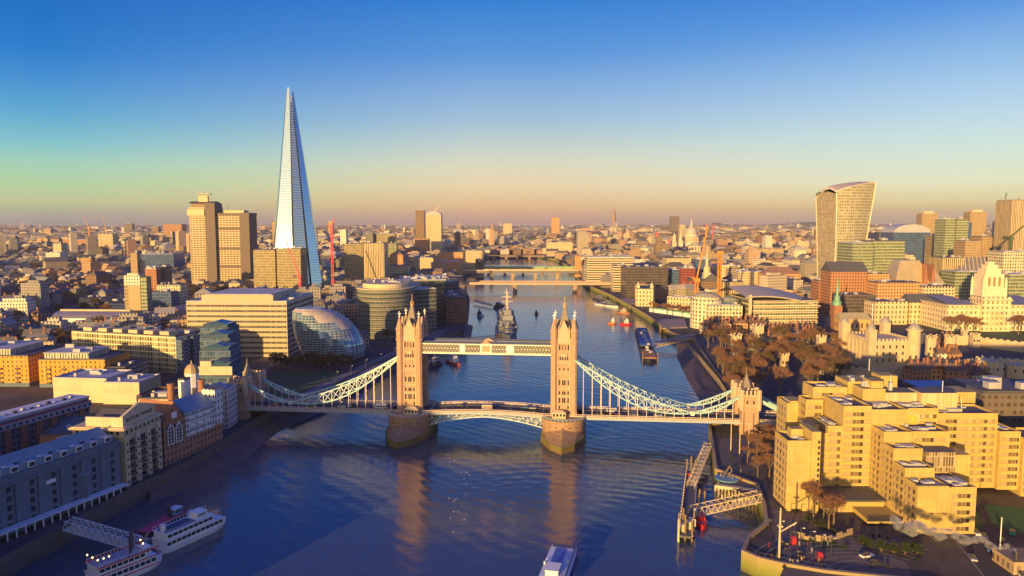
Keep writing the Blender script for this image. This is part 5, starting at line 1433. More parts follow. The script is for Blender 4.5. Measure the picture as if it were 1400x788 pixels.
# ---- the white keep and the castle around it
KS = plain('keep_stone', (0.56, 0.46, 0.30), 0.9, var=0.3, scale=0.15, bump=0.3)
kp = thing('castle_keep', 'square pale stone castle keep with four capped corner turrets', 'castle', (XP(1189, 525, 8), 525, GZ), radians(5))
MB().box(0, 33, 0, 36, 0, 19).build('wall', KS, kp)
m = MB()
for k in range(12):
    for a, b in (((k * 2.9, 0), 0), ((k * 2.9, 35.4), 0)): m.box(a[0], a[0] + 1.6, a[1], a[1] + 0.6, 19, 20.6)
    m.box(0, 0.6, k * 3.1, k * 3.1 + 1.6, 19, 20.6); m.box(32.4, 33, k * 3.1, k * 3.1 + 1.6, 19, 20.6)
m.build('battlement', KS, kp)
m = MB()
for k in range(7): m.box(2 + k * 5, 3.0 + k * 5, -0.7, 0, 0, 18); m.box(-0.7, 0, 2 + k * 5.2, 3.2 + k * 5.2, 0, 18)
m.build('buttress', KS, kp)
for k in range(6):
    for z in (5, 9.5, 14):
        m = MB(); m.box(4.3 + k * 5, 5.5 + k * 5, -0.1, 0.3, z, z + 2.2); m.build('window', M_pane, kp)
MB().box(1, 32, 1, 35, 17.5, 18.4).build('roof', M_roofdark, kp)
for x, y, rd, n in ((0, 0, 3.2, 4), (0, 36, 3.2, 4), (33, 36, 3.2, 4), (33, 0, 4.4, 16)):
    m = MB(); m.lathe(x, y, [(rd * (1.25 if n == 4 else 1), 0), (rd * (1.25 if n == 4 else 1), 26)], n, pi / 4); m.lathe(x, y, [(rd * 1.3, 26), (rd * 1.3, 27.0)], n, pi / 4); tt = m.build('turret', KS, kp)
    m = MB(); m.lathe(x, y, [(rd * 0.95, 27), (rd * 0.9, 28.4), (rd * 0.5, 30.0), (0.25, 31), (0.15, 33)], 12); m.build('turret_cap', plain('lead_cap', (0.34, 0.33, 0.30), 0.5), kp)
m = MB(); m.bar((0.5, 0.5, 30.5), (0.5, 0.5, 44), 0.45); m.build('flagpole', M_white, kp)
kp.scale = (1, 1, 1.10)
excl_rect((XP(1189, 525, 8), 525), 0, 36, 38)
def castle_tower(label, px, Y, r, h, n=12, name='castle_tower'):
    t = thing(name, label, 'castle tower', (XP(px, Y, 8), Y, GZ))
    MB().lathe(0, 0, [(r, 0), (r * .96, h)], n, pi / n).build('wall', KS, t)
    m = MB()
    for k in range(8): a = 2 * pi * k / 8; m.box(r * .85 * cos(a) - .6, r * .85 * cos(a) + .6, r * .85 * sin(a) - .6, r * .85 * sin(a) + .6, h, h + 1.6)
    m.build('battlement', KS, t)
    for k in range(3): a = -pi / 2 + (k - 1) * .6; m = MB(); m.box(r * cos(a) - .4, r * cos(a) + .4, r * sin(a) - .3, r * sin(a) + .3, h * .5, h * .5 + 1.8); m.build('arrow_slit', M_pane, t)
    EXCL.append((XP(px, Y, 8), Y, 12))
for a in (('sunlit square gate tower of the castle by the river trees', 1006, 590, 5, 15, 4), ('square castle tower at the right end of the gate wall', 1030, 585, 5, 14, 4), ('castle tower standing above the chimneyed houses on the left of the castle', 1036, 640, 5.5, 16, 4),
          ('small pale castle tower left of the keep', 1122, 570, 4, 17, 4), ('pale ruined castle tower stub among the trees in front of the keep', 1072, 520, 3.5, 12, 4), ('shaded castle tower just right of the keep', 1272, 560, 4, 18, 8), ('tall shaded round castle tower right of the keep', 1298, 560, 4.5, 19, 12),
          ('small lit square tower on the moat lawn', 1332, 620, 4, 11, 4), ('tiny lit square tower left of the moat lawn tower', 1318, 640, 3, 11, 4), ('low sunlit round bastion at the far right of the castle', 1352, 500, 9, 12, 10), ('shaded round bastion near the right picture edge', 1388, 500, 8, 9, 10)):
    castle_tower(*a)
def wall_run(label, pts, h, th=2.0, name='castle_wall', cat='castle wall', mat=None):
    m = MB(); c = MB()
    for a, b in zip(pts, pts[1:]):
        A_ = Vector((*a, GZ + h / 2)); B_ = Vector((*b, GZ + h / 2)); m.bar(A_, B_, th, h)
        L = (B_ - A_).length; n = max(2, int(L / 2.6))
        for k in range(n):
            if k % 2 == 0: c.bar(A_.lerp(B_, k / n) + Vector((0, 0, h / 2 + .4)), A_.lerp(B_, (k + 1) / n) + Vector((0, 0, h / 2 + .4)), th * .5, 1.0)
    t = thing(name, label, cat); m.build('wall', mat or KS, t); c.build('battlement', mat or KS, t)
P_ = lambda x, y: G(x, y, GZ)
wall_run('sunlit battlemented wall between the two square gate towers', [P_(1006, 492), P_(1034, 492)], 9)
wall_run('long outer castle wall running in shade below the keep toward the right edge', [P_(1110, 510), P_(1190, 522), P_(1270, 515), P_(1340, 505), P_(1410, 508)], 8)
wall_run('far castle wall behind the keep in shade', [P_(1260, 470), P_(1320, 472), P_(1400, 482)], 8)
wall_run('inner castle wall running through the trees left of the keep', [P_(1040, 500), P_(1090, 478), P_(1150, 474)], 8)
wall_run('low parapet wall along the riverside walk beyond the bridge', [P_(940, 474), P_(958, 495), P_(985, 528), P_(1004, 560)], 2.2, 1.0, 'parapet_wall', 'wall', M_quay)
rr = random.Random(21)
for i, (px, Y) in enumerate(((1046, 655), (1056, 640), (1064, 662), (1072, 640), (1080, 655), (1088, 640), (1096, 660), (1104, 645), (1050, 615), (1062, 612), (1020, 700), (1030, 690), (985, 690), (995, 705), (1005, 690), (972, 700), (962, 690), (1290, 600), (1300, 540), (1282, 545), (1235, 545), (1250, 470), (1270, 475), (1310, 480), (1330, 470), (1292, 470))):
    w_, d_, h = rr.uniform(9, 15), rr.uniform(8, 11), rr.uniform(7, 11)
    t = thing('chimneyed_house', 'small steep roofed house with chimneys inside the castle grounds', 'house', (XP(px, Y, 10), Y, GZ), rr.uniform(-.3, .3), 'chimneyed houses round the castle')
    MB().box(0, w_, 0, d_, 0, h).build('wall', F[('cream', 'brick', 'orange', 'white')[i % 4]], t)
    m = MB(); m.gable(-.3, w_ + .3, -.3, d_ + .3, h, h + 4.5, 'x' if i % 2 else 'y'); m.build('roof', plain('house_tiles', (0.16, 0.10, 0.08), 0.8, var=0.5), t)
    for k in range(3): m = MB(); x = 1 + k * (w_ - 3) / 2; m.box(x, x + 1.1, d_ * .4, d_ * .4 + 1.1, h + 1, h + 7); m.build('chimney', M_brick, t)
    EXCL.append((XP(px, Y, 10) + 6, Y + 5, 9))
t = thing('visitor_roof', 'long low blue roofed building behind the hotel crown', 'building', (XP(1265, 425, 10), 425, GZ), -0.02)
MB().box(0, 90, 0, 24, 0, 8).build('wall', F['slab_dark'], t); m = MB(); m.box(-1, 91, -1, 25, 8, 8.8); m.build('roof', plain('bright_blue_roof', (0.10, 0.26, 0.46), 0.5, var=0.2), t)
excl_rect((XP(1265, 425, 10), 425), 0, 90, 24)
t = thing('visitor_roof', 'blue low pavilion roofs between the bridge approach and the hotel', 'building', (XP(1105, 330, 10), 335, GZ), 0.1)
MB().box(0, 26, 0, 16, 0, 14).build('wall', F['cream'], t); m = MB(); m.gable(-1, 27, -1, 17, 14, 17, 'x'); m.build('roof', plain('bright_blue_roof2', (0.25, 0.33, 0.44), 0.5, var=0.4), t)

# ============================================================ BRIDGES UPSTREAM
def span_bridge(name, label, px0, px1, Y, top, thick, w_, piers, mat, deckmat=None, arch=False, yr=0.0):
    z = ZT(top, Y); x0 = XP(px0, Y, z); x1 = XP(px1, Y, z); L = x1 - x0
    t = thing(name, label, 'bridge', (x0, Y, 0), yr)
    MB().box(0, L, 0, w_, z - thick, z).build('deck', mat, t)
    m = MB(); m.box(0, L, -0.3, 0.1, z, z + 1.4); m.box(0, L, w_ - .1, w_ + .3, z, z + 1.4); m.build('parapet', deckmat or mat, t)
    for p in piers:
        x = XP(p, Y, z) - x0
        m = MB(); m.box(x - 3, x + 3, 1, w_ - 1, -2, z - thick); m.lathe(x, 1, [(3, -2), (3, 5)], 10); m.build('pier', M_granite, t)
    if arch:
        m = MB(); ps = [0] + [XP(p, Y, z) - x0 for p in piers] + [L]
        for a, b in zip(ps, ps[1:]):
            n = 10
            for k in range(n):
                u0, u1 = k / n, (k + 1) / n
                za = z - thick - 6 * (2 * u0 - 1) ** 2; zb = z - thick - 6 * (2 * u1 - 1) ** 2
                for yy in (0.5, w_ - 0.5): m.bar((a + (b - a) * u0, yy, za), (a + (b - a) * u1, yy, zb), 0.8, 1.6)
        m.build('arch_rib', deckmat or mat, t)
    return t
span_bridge('road_bridge', 'long flat concrete road bridge, its right end sunlit orange', 600, 842, 1180, 387, 3.0, 30, (704, 786), plain('bridge_conc', (0.50, 0.36, 0.26), 0.8), yr=-0.03)
span_bridge('rail_bridge', 'dark steel railway bridge just beyond the road bridge', 632, 792, 1400, 370.5, 4.5, 24, (672, 701, 732, 762), plain('rail_steel', (0.18, 0.15, 0.15), 0.6), M_conc)
span_bridge('arch_bridge', 'yellow green steel arch bridge beyond the railway bridge', 640, 786, 1620, 366, 2.5, 17, (668, 690, 715, 742, 766), plain('arch_yellow', (0.45, 0.42, 0.12), 0.6), M_copper, arch=True)
span_bridge('foot_bridge', 'low dark bridge across the farthest visible bend of the river', 655, 745, 2150, 350, 4, 20, (675, 692, 707, 724), plain('far_bridge', (0.22, 0.16, 0.15), 0.7))
# ============================================================ CITY FABRIC
PAL = [((0.56, 0.46, 0.33), (0.24, 0.22, 0.22)), ((0.62, 0.54, 0.42), (0.28, 0.27, 0.28)), ((0.45, 0.28, 0.19), (0.24, 0.19, 0.18)), ((0.50, 0.36, 0.24), (0.22, 0.20, 0.20)),
       ((0.66, 0.60, 0.50), (0.36, 0.36, 0.38)), ((0.34, 0.28, 0.23), (0.16, 0.15, 0.16)), ((0.55, 0.38, 0.23), (0.30, 0.20, 0.15)), ((0.36, 0.34, 0.33), (0.30, 0.30, 0.33)), ((0.70, 0.62, 0.44), (0.48, 0.44, 0.40))]
PNAME = ['tan stone', 'pale stone', 'red brick', 'brown brick', 'white rendered', 'dark brown', 'orange brick', 'grey', 'cream']
FA1 = facade('fabric_wall', CREAM, (0.04, 0.04, 0.045), 3.0, 3.4, 0.45, 0.5, attr=True, bright=2.2)
BIG = random.Random(99)
def hsh(i, j): return ((i * 73856093) ^ (j * 19349663)) % 1000 / 1000.0
def add_shape(b, cx, cy, w_, d_, h, a, wc, rc, kind, z0=0.0):
    """adds one building to a builder in place, rotated by a"""
    i0 = len(b.v)
    b.box(-w_ / 2, w_ / 2, -d_ / 2, d_ / 2, z0 - 1, z0 + h, wc, wc)
    b.c[-2] = rc
    if kind == 0: b.gable(-w_ / 2 - .3, w_ / 2 + .3, -d_ / 2 - .3, d_ / 2 + .3, z0 + h, z0 + h + min(w_, d_) * .36, 'x' if w_ > d_ else 'y', 0.0, rc)
    elif kind == 1: b.gable(-w_ / 2 - .3, w_ / 2 + .3, -d_ / 2 - .3, d_ / 2 + .3, z0 + h, z0 + h + min(w_, d_) * .3, 'x' if w_ > d_ else 'y', 0.45, rc)
    elif kind == 2: b.box(-w_ * .25, w_ * .3, -d_ * .2, d_ * .3, z0 + h, z0 + h + 3.2, wc, rc)
    elif kind == 3:
        b.box(-w_ * .42, w_ * .42, -d_ * .4, d_ * .42, z0 + h, z0 + h + 3.4, wc, rc); b.box(-w_ * .1, w_ * .2, -d_ * .1, d_ * .2, z0 + h + 3.4, z0 + h + 6, rc, rc)
    ca, sa = cos(a), sin(a)
    for k in range(i0, len(b.v)): x, y, z = b.v[k]; b.v[k] = (cx + x * ca - y * sa, cy + x * sa + y * ca, z)
def blocked(x, y, r):
    for ex, ey, er in EXCL:
        if abs(ex - x) < er + r and abs(ey - y) < er + r: return True
    return False
def park(x, y): return sin(x * 0.006 + 1.3) * sin(y * 0.0045 + 0.7) > 0.86
MINY = lambda px: 560 if px < 560 else (760 if px < 930 else (760 if px < 1130 else (735 if px < 1190 else 790)))
cells = []
Y = 560.0
while Y < 11500:
    step = 21.5 + (Y - 560) * 0.0085
    if Y > 4000: step = 52 + (Y - 4000) * 0.011
    X = -0.78 * Y - 20
    while X < 0.78 * Y + 20:
        cells.append((X + BIG.uniform(-.18, .18) * step, Y + BIG.uniform(-.2, .2) * step, step)); X += step * 1.06
    Y += step * 1.02
indiv = {}; stuffb = MB(); stuffb.c = []; far = MB(); far.c = []; count = 0
TREESPOT = []
NIND = {'brick_building': 0, 'stone_building': 0, 'office_block': 0}
def region(px, Y):
    if Y > 2600: return 'near the hazy horizon'
    if px < 120: return 'in the shaded streets at the far left'
    if px < 255: return 'left of the twin hospital towers'
    if px < 370: return 'between the hospital towers and the glass spire'
    if px < 470: return 'around the foot of the glass spire'
    if px < 570: return 'behind the round fronted dark glass office'
    if px < 680: return 'on the left bank beyond the orange brick offices'
    if px < 800: return 'beyond the farthest river bend'
    if px < 905: return 'behind the white striped riverside office'
    if px < 1000: return 'in front of the domed cathedral'
    if px < 1115: return 'left of the flared tower'
    if px < 1220: return 'at the foot of the flared tower'
    if px < 1300: return 'around the metal roofed brick pile'
    return 'among the offices at the right edge'
for (x, y, st) in cells:
    px = 700 + 1000 * x / (y + 9)
    if y < MINY(px): continue
    if inside(x, y, RIVER): continue
    if any(inside(x + dx_, y + dy_, RIVER) for dx_, dy_ in ((12, 0), (-12, 0), (0, 14), (0, -14))): continue
    near = y < 2600
    if near and blocked(x, y, st * 0.42): continue
    if park(x, y) or BIG.random() < (0.2 if px < 420 else 0.08):
        if y < 5000: TREESPOT.append((x, y))
        continue
    a = 0.5 * sin(x * 0.0021 + 1) + 0.4 * cos(y * 0.0017) + (pi / 2 if BIG.random() < .3 else 0) + BIG.uniform(-.08, .08)
    w_ = st * BIG.uniform(.62, 1.08); d_ = st * BIG.uniform(.5, .85)
    pz = int(hsh(int(x // 90), int(y // 90)) * 9); k = pz if BIG.random() < .62 else BIG.randrange(9)
    city = px > 780
    h = BIG.uniform(9, 17) if not city else BIG.uniform(13, 26)
    if BIG.random() < .13: h *= BIG.uniform(1.4, 2.1); w_ *= 1.2; kind_ = 2
    if 640 < px < 800 and y < 2800: h = BIG.uniform(9, 16)
    tall = y > 1900 and BIG.random() < (.016 if px < 1120 else .03)
    kind = BIG.choice((0, 1, 2, 2, 3, 3)) if not city else BIG.choice((0, 1, 2, 2, 3, 3))
    if tall: h = BIG.uniform(35, 75) if y < 6500 else BIG.uniform(40, 95); w_ = BIG.uniform(15, 28); d_ = BIG.uniform(15, 24); kind = 2
    wc, rc = PAL[k]; v = BIG.choice((.55, .8, .95, 1.05, 1.2)) * BIG.uniform(.85, 1.1); wc = tuple(min(.8, c * v) for c in wc); rf_ = BIG.uniform(.45, 1.05); rc = (rc[0] * rf_, rc[1] * rf_, rc[2] * rf_ * .9)
    nm = 'brick_building' if k in (2, 3, 6) else ('stone_building' if k in (0, 1, 4, 8) else 'office_block')
    if tall: nm = 'tower_block'
    lim = 300
    if NIND.get(nm, 0) < lim and (y < 1800 or tall):
        NIND[nm] = NIND.get(nm, 0) + 1
        roofw = ('steep roofed', 'hip roofed', 'flat roofed', 'stepped roof')[kind]
        lab = '%s %s building %s' % (roofw, PNAME[k], region(px, y)) if not tall else 'slim %s tower block %s, left of the tallest landmark there' % (PNAME[k], region(px, y))
        if tall: lab = 'distant %s tower block rising %s' % (PNAME[k], region(px, y))
        t = thing(nm, lab, 'tower' if tall else 'building', (x, y, GZ + (8 if y > 1500 else 0)), a, lab)
        b = MB(); b.box(-w_ / 2, w_ / 2, -d_ / 2, d_ / 2, -6 if y > 1500 else 0, h, wc, rc); b.build('wall', FA1, t)
        b = MB(); i0 = 0; b.c = []
        if kind == 0: b.gable(-w_ / 2 - .3, w_ / 2 + .3, -d_ / 2 - .3, d_ / 2 + .3, h, h + min(w_, d_) * .36, 'x' if w_ > d_ else 'y', 0.0, rc)
        elif kind == 1: b.gable(-w_ / 2 - .3, w_ / 2 + .3, -d_ / 2 - .3, d_ / 2 + .3, h, h + min(w_, d_) * .3, 'x' if w_ > d_ else 'y', 0.45, rc)
        elif kind == 2: b.box(-w_ * .25, w_ * .3, -d_ * .2, d_ * .3, h, h + 3.2, wc, rc)
        else: b.box(-w_ * .42, w_ * .42, -d_ * .4, d_ * .42, h, h + 3.4, wc, rc); b.box(-w_ * .1, w_ * .2, -d_ * .1, d_ * .2, h + 3.4, h + 6, rc, rc)
        b.build('roof', FA1 if kind > 1 else FA1, t)
        if kind < 2 and y < 1100:
            for q in range(2): b = MB(); b.box(-w_ * .3 + q * w_ * .5, -w_ * .3 + q * w_ * .5 + 1.4, -.7, .7, h + 1, h + min(w_, d_) * .36 + 1.6); b.build('chimney', M_brick, t)
    else:
        z0 = GZ + min(14, (y - 1500) * 0.006 if y > 1500 else 0)
        add_shape(far if y > 3500 else stuffb, x, y, w_, d_, h, a, wc, rc, kind, z0)
        if y < 3500 and BIG.random() < .4:   # a rear wing or extra block
            add_shape(stuffb, x + BIG.uniform(-.3, .3) * st, y + BIG.uniform(-.3, .3) * st, w_ * .45, d_ * .5, h * BIG.uniform(.8, 1.4), a + .02, wc, rc, 2, z0)
tag(stuffb.build('city_buildings', FA1), 'densely packed low rooftops of the city stretching toward the horizon', 'buildings', kind='stuff')
tag(far.build('far_city_buildings', FA1), 'distant pale city rooftops fading into haze at the horizon', 'buildings', kind='stuff')

# rising ground on the horizon
def hills(label_n, y, x0, x1, hmax, seed):
    m = MB(); r = random.Random(seed); n = 60; A_ = []; B_ = []; C_ = []
    for k in range(n + 1):
        x = x0 + (x1 - x0) * k / n; h = hmax * (0.55 + .3 * sin(k * .21 + seed) + .15 * sin(k * .63 + seed * 2)) * min(1, k / 6, (n - k) / 6)
        A_.append((x, y, 5)); B_.append((x, y + 1200, h + 5)); C_.append((x, y + 3500, 5))
    m.quadstrip(A_, B_, False); m.quadstrip(B_, C_, False)
    o = m.build('hills', plain('hill_ground', (0.06, 0.07, 0.05), 0.9, var=0.6, scale=0.004)); struct(o)
hills('h', 13500, -12000, -500, 70, 1); hills('h', 13000, 1500, 13000, 115, 3)

# ============================================================ TREES (bare winter crowns)
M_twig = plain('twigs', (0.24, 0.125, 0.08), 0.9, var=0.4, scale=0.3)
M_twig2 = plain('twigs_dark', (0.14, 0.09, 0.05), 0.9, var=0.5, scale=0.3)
M_bark = plain('bark', (0.16, 0.12, 0.08), 0.9, var=0.3)
M_ever = plain('evergreen', (0.03, 0.05, 0.02), 0.9, var=0.5, scale=0.5)
def tree_proto(seed, hgt=13.0, spread=5.0, n=2000, mat=M_twig, tw=0.12, slim=False):
    r = random.Random(seed); t = MB(); t.taper((0, 0, 0), (0, 0, hgt * .45), 0.42, 0.28)
    tips = []
    def grow(p, d, L, rad, dep):
        q = p + d * L
        t.taper(p, q, rad, rad * .62, 5)
        if dep == 0: tips.append((p, q)); return
        for k in range(3 if dep > 1 else 3):
            nd = (d + Vector((r.uniform(-1, 1), r.uniform(-1, 1), r.uniform(-.25, .7))) * (.75 if not slim else .45)).normalized()
            grow(q, nd, L * r.uniform(.62, .82), rad * .6, dep - 1)
    for k in range(5):
        a = 2 * pi * k / 5 + r.uniform(-.4, .4); grow(Vector((0, 0, hgt * r.uniform(.3, .45))), Vector((cos(a) * .55, sin(a) * .55, .8)).normalized(), hgt * .2 * spread / 5, .2, 3)
    grow(Vector((0, 0, hgt * .42)), Vector((0, 0, 1)), hgt * .2, .22, 3)
    c = MB()
    for k in range(n):
        p, q = r.choice(tips); o = p.lerp(q, r.random()); d = (q - p).normalized() * .6 + Vector((r.uniform(-1, 1), r.uniform(-1, 1), r.uniform(-.5, 1)))
        d.normalize(); L = r.uniform(.7, 2.2); s = d.cross(Vector((r.uniform(-1, 1), r.uniform(-1, 1), r.uniform(-1, 1)))).normalized() * tw / 2
        c.poly([o - s, o + s, o + d * L + s * .3])
    return t.mesh('trunk', M_bark), c.mesh('crown', mat)
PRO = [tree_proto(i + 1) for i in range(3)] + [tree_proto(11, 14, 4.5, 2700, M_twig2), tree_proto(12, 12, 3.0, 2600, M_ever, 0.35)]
def tree(px, Y, s, k, label, group, xy=None, z=GZ):
    x, y = xy if xy else (XP(px, Y, 8), Y)
    t = thing('bare_tree' if k < 4 else 'evergreen_tree', label, 'tree', (x, y, z), R.uniform(0, 6), group)
    t.scale = (s * R.uniform(.9, 1.15), s * R.uniform(.9, 1.15), s)
    put('trunk', PRO[k][0], t); put('crown', PRO[k][1], t)
g1 = 'bare trees round the castle'
TR = [(1010, 470, 1.15), (1025, 455, 1.1), (1000, 440, 1.0), (1022, 430, 1.0), (1035, 475, 1.2), (1045, 500, 1.2), (1060, 520, 1.3), (1078, 530, 1.2), (1052, 555, 1.1), (1068, 560, 1.1), (1090, 545, 1.2), (1100, 500, 1.3), (1118, 480, 1.15), (1132, 470, 1.2),
      (1128, 500, 1.1), (1140, 490, 1.0), (1110, 530, 1.2), (1128, 540, 1.2), (1145, 560, 1.2), (1160, 540, 1.1), (968, 620, 1.1), (985, 610, 1.2), (975, 650, 1.1), (992, 640, 1.2), (1000, 620, 1.1), (1095, 600, 1.1), (1110, 610, 1.1), (1125, 605, 1.1), (1140, 600, 1.1), (1080, 610, 1.0), (1100, 630, 1.0), (1120, 640, 1.0)]
TR += [(1000 + (k * 37) % 150, 440 + (k * 53) % 190, 1.0 + (k % 5) * .1) for k in range(20)]
TR = [q for q in TR if not (1145 < q[0] < 1260 and q[1] > 500)]
for i, (px, Y, s) in enumerate(TR): tree(px, Y, s * 1.12, i % 3 if i % 5 else 3, 'bare brown winter tree in the castle grounds left of the square keep', g1)
for i in range(26):
    px, py = R.uniform(962, 1015), R.uniform(476, 545)
    if px < 950 + (py - 470) * .75: px += 45
    x_, y_ = G(px, py, GZ); tree(0, 0, R.uniform(.8, 1.1), i % 4, 'bare brown tree on the wharf between river wall and castle', 'bare trees on the castle wharf', xy=(x_, y_))
for i, (px, Y, s) in enumerate(((1300, 690, 1.4), (1312, 695, 1.5), (1322, 690, 1.4), (1334, 692, 1.3), (1392, 690, 1.5), (1402, 688, 1.5))): tree(px, Y, s, i % 3, 'tall bare tree in front of the monumental white stone office', 'bare trees by the white stone office')
for i in range(18): tree(0, 0, R.uniform(.8, 1.1), i % 3, 'bare orange brown tree on the quay in front of the customs building', 'quay trees by the customs building', xy=(XP(897, 860, 8) + i * 3.4 + R.uniform(-3, 3), 862 - i * 4.5 + R.uniform(-6, 6)))
for i in range(26):
    px = 375 + (i % 13) * 8.5; Y = 520 + (i // 13) * 14 + R.uniform(-4, 4)
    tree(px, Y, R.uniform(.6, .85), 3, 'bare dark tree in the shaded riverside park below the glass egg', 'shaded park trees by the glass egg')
for i, (px, Y, s) in enumerate(((1112, 258, 1.0), (1106, 262, .9), (1133, 246, 1.0), (1140, 250, .9), (1098, 268, .9), (1126, 254, .8))): tree(px, Y, s, i % 3, 'bare pale tree on the plaza in front of the hotel columns', 'bare trees on the hotel plaza')
for i, (px, Y, s) in enumerate(((1042, 310, .9), (1035, 325, .9), (1048, 325, .9), (1028, 335, .8), (1045, 345, .8), (1052, 300, .8), (1036, 300, .7), (1055, 335, .9), (1022, 318, .6))): tree(px, Y, s, i % 3, 'bare brown tree between the shore tower and the hotel', 'bare trees by the shore tower')
for i, (px, Y, s) in enumerate(((1115, 250, .35), (1122, 249, .4), (1128, 247, .35), (1105, 254, .35), (1140, 244, .3))): tree(px, Y, s, 4, 'small dark evergreen bush under the plaza trees', 'evergreen bushes on the plaza', z=GZ - 1.9)
for i, (px, Y, s) in enumerate(((1190, 232, .5), (1205, 230, .55), (1222, 229, .5), (1238, 228, .55), (1255, 228, .5), (1180, 236, .45))): tree(px, Y, s, 4, 'dark green shrub in the shaded bed at the foot of the hotel', 'shrubs at the foot of the hotel', z=GZ - 2.6)
for i in range(30):
    a_ = R.uniform(0, 1); px = 262 + a_ * 90; Y = R.uniform(1000, 1120)
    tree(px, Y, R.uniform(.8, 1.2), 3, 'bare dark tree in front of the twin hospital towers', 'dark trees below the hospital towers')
r2 = random.Random(4); R3 = [p for p in TREESPOT if p[1] < 1900]; r2.shuffle(R3)
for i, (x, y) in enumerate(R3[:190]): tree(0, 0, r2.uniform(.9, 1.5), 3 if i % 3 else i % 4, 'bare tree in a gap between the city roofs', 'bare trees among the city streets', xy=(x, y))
# far parks: one mass of crowns
fb = MB(); r2 = random.Random(8)
for (x, y) in TREESPOT:
    if y < 1900: continue
    for k in range(5):
        cx_, cy_ = x + r2.uniform(-18, 18), y + r2.uniform(-18, 18); rr_ = r2.uniform(4, 8); z0 = GZ + min(12, (y - 1500) * .006)
        for q in range(26):
            v = Vector((r2.gauss(0, 1), r2.gauss(0, 1), abs(r2.gauss(0, 1)))).normalized() * rr_ * r2.uniform(.5, 1); p = Vector((cx_, cy_, z0 + 4)) + v
            e = Vector((r2.uniform(-1, 1), r2.uniform(-1, 1), r2.uniform(-1, 1))).normalized() * 1.7; f = e.cross(v).normalized() * 1.2
            fb.poly([p - e, p + f, p + e])
# dark clump beyond the river bend
for k in range(60):
    px = r2.uniform(684, 727); Yc = r2.uniform(2350, 2500); cx_, cy_ = XP(px, Yc, 10), Yc
    for q in range(60):
        v = Vector((r2.gauss(0, 1), r2.gauss(0, 1), abs(r2.gauss(0, 1)))).normalized() * 12 * r2.uniform(.5, 1); p = Vector((cx_, cy_, GZ + 8)) + v
        e = Vector((r2.uniform(-1, 1), r2.uniform(-1, 1), r2.uniform(-1, 1))).normalized() * 2.2; f = e.cross(v).normalized() * 1.6; fb.poly([p - e, p + f, p + e])
# haze over the whole city
hm = bpy.data.materials.new('haze'); hm.use_nodes = True; ht = NT(hm.node_tree); ht.n.clear()
pv = ht.new('ShaderNodeVolumePrincipled'); pv.inputs['Color'].default_value = (0.80, 0.80, 0.92, 1); pv.inputs['Density'].default_value = 0.000035; pv.inputs['Anisotropy'].default_value = 0.0
ho = ht.new('ShaderNodeOutputMaterial'); ht.l.new(pv.outputs[0], ho.inputs['Volume'])
hz = MB().box(-25000, 25000, -3500, 21000, -5, 345).build('haze', hm); hz['kind'] = 'stuff'
tag(fb.build('far_trees', M_twig2), 'dark clumps of distant park trees among the far rooftops', 'trees', kind='stuff')
print('TREESPOT', len(TREESPOT), 'ind', NIND)

# ============================================================ UNSEEN BLOCKS BESIDE THE FRAME, added and sized to shade the left bank
bws = block('warehouse', 'added tall brick warehouse, unseen outside the left edge, that shades the left bank', 'warehouse', (-330, 105), 0.0, 158, 60, 40.4, M_shaded_brick, clutter=0)
bws2 = block('warehouse', 'added lower brick warehouse, unseen outside the left edge, that shades the bridge pier', 'warehouse', (-171, 100), 0.0, 21, 70, 29, M_shaded_brick, clutter=0)


# ============================================================ SHIPS AND BOATS
def hull_mesh(L, W, zb, zt, bow=0.3, stern=0.12, flare=1.0, sheer=0.6, n=18):
    """hull along local x, bow at +L/2"""
    m = MB(); lo, up = [], []
    for k in range(n + 1):
        u = k / n; x = -L / 2 + L * u
        wv = W / 2
        if u > 1 - bow: wv *= max(0.02, 1 - ((u - (1 - bow)) / bow) ** 1.8)
        if u < stern: wv *= 0.72 + 0.28 * (u / stern) ** .5
        lo.append((x * (0.97), wv * .86)); up.append((x, wv * flare, zt + sheer * max(0, (u - .6) / .4) ** 2))
    bot = [(x, y, zb) for x, y in lo] + [(x, -y, zb) for x, y in reversed(lo)]
    top = [(x, y, z) for x, y, z in up] + [(x, -y, z) for x, y, z in reversed(up)]
    m.quadstrip(bot, top); N_ = len(top)
    for k in range(n): m.f.append((N_ + k, N_ + k + 1, N_ + N_ - 2 - k, N_ + N_ - 1 - k))
    return m
def ship(name, label, cat, p, q, W, hullmat, group=None, zt=1.6, **k):
    """p stern, q bow on the water"""
    L = sqrt((q[0] - p[0]) ** 2 + (q[1] - p[1]) ** 2)
    t = thing(name, label, cat, ((p[0] + q[0]) / 2, (p[1] + q[1]) / 2, 0), atan2(q[1] - p[1], q[0] - p[0]), group)
    hull_mesh(L, W, -0.5, zt, **k).build('hull', hullmat, t)
    return t, L
def deck(t, x0, x1, W, z0, z1, mat, name='cabin', win=None, over=0.0):
    o = MB().box(x0, x1, -W / 2, W / 2, z0, z1).build(name, mat, t)
    if over: MB().box(x0 - over, x1 + over, -W / 2 - over, W / 2 + over, z1, z1 + .15).build('deck', M_white, t)
    if win:
        m = MB(); n = max(2, int((x1 - x0) / win))
        for sy in (-1, 1):
            for k in range(n):
                a = x0 + .3 + (x1 - x0 - .6) * k / n; b = a + (x1 - x0 - .6) / n - .35
                m.box(a, b, sy * W / 2 - (.06 if sy > 0 else .06), sy * W / 2 + .06, z0 + (z1 - z0) * .35, z0 + (z1 - z0) * .82)
        m.build('window_band', M_pane, o)
    return o
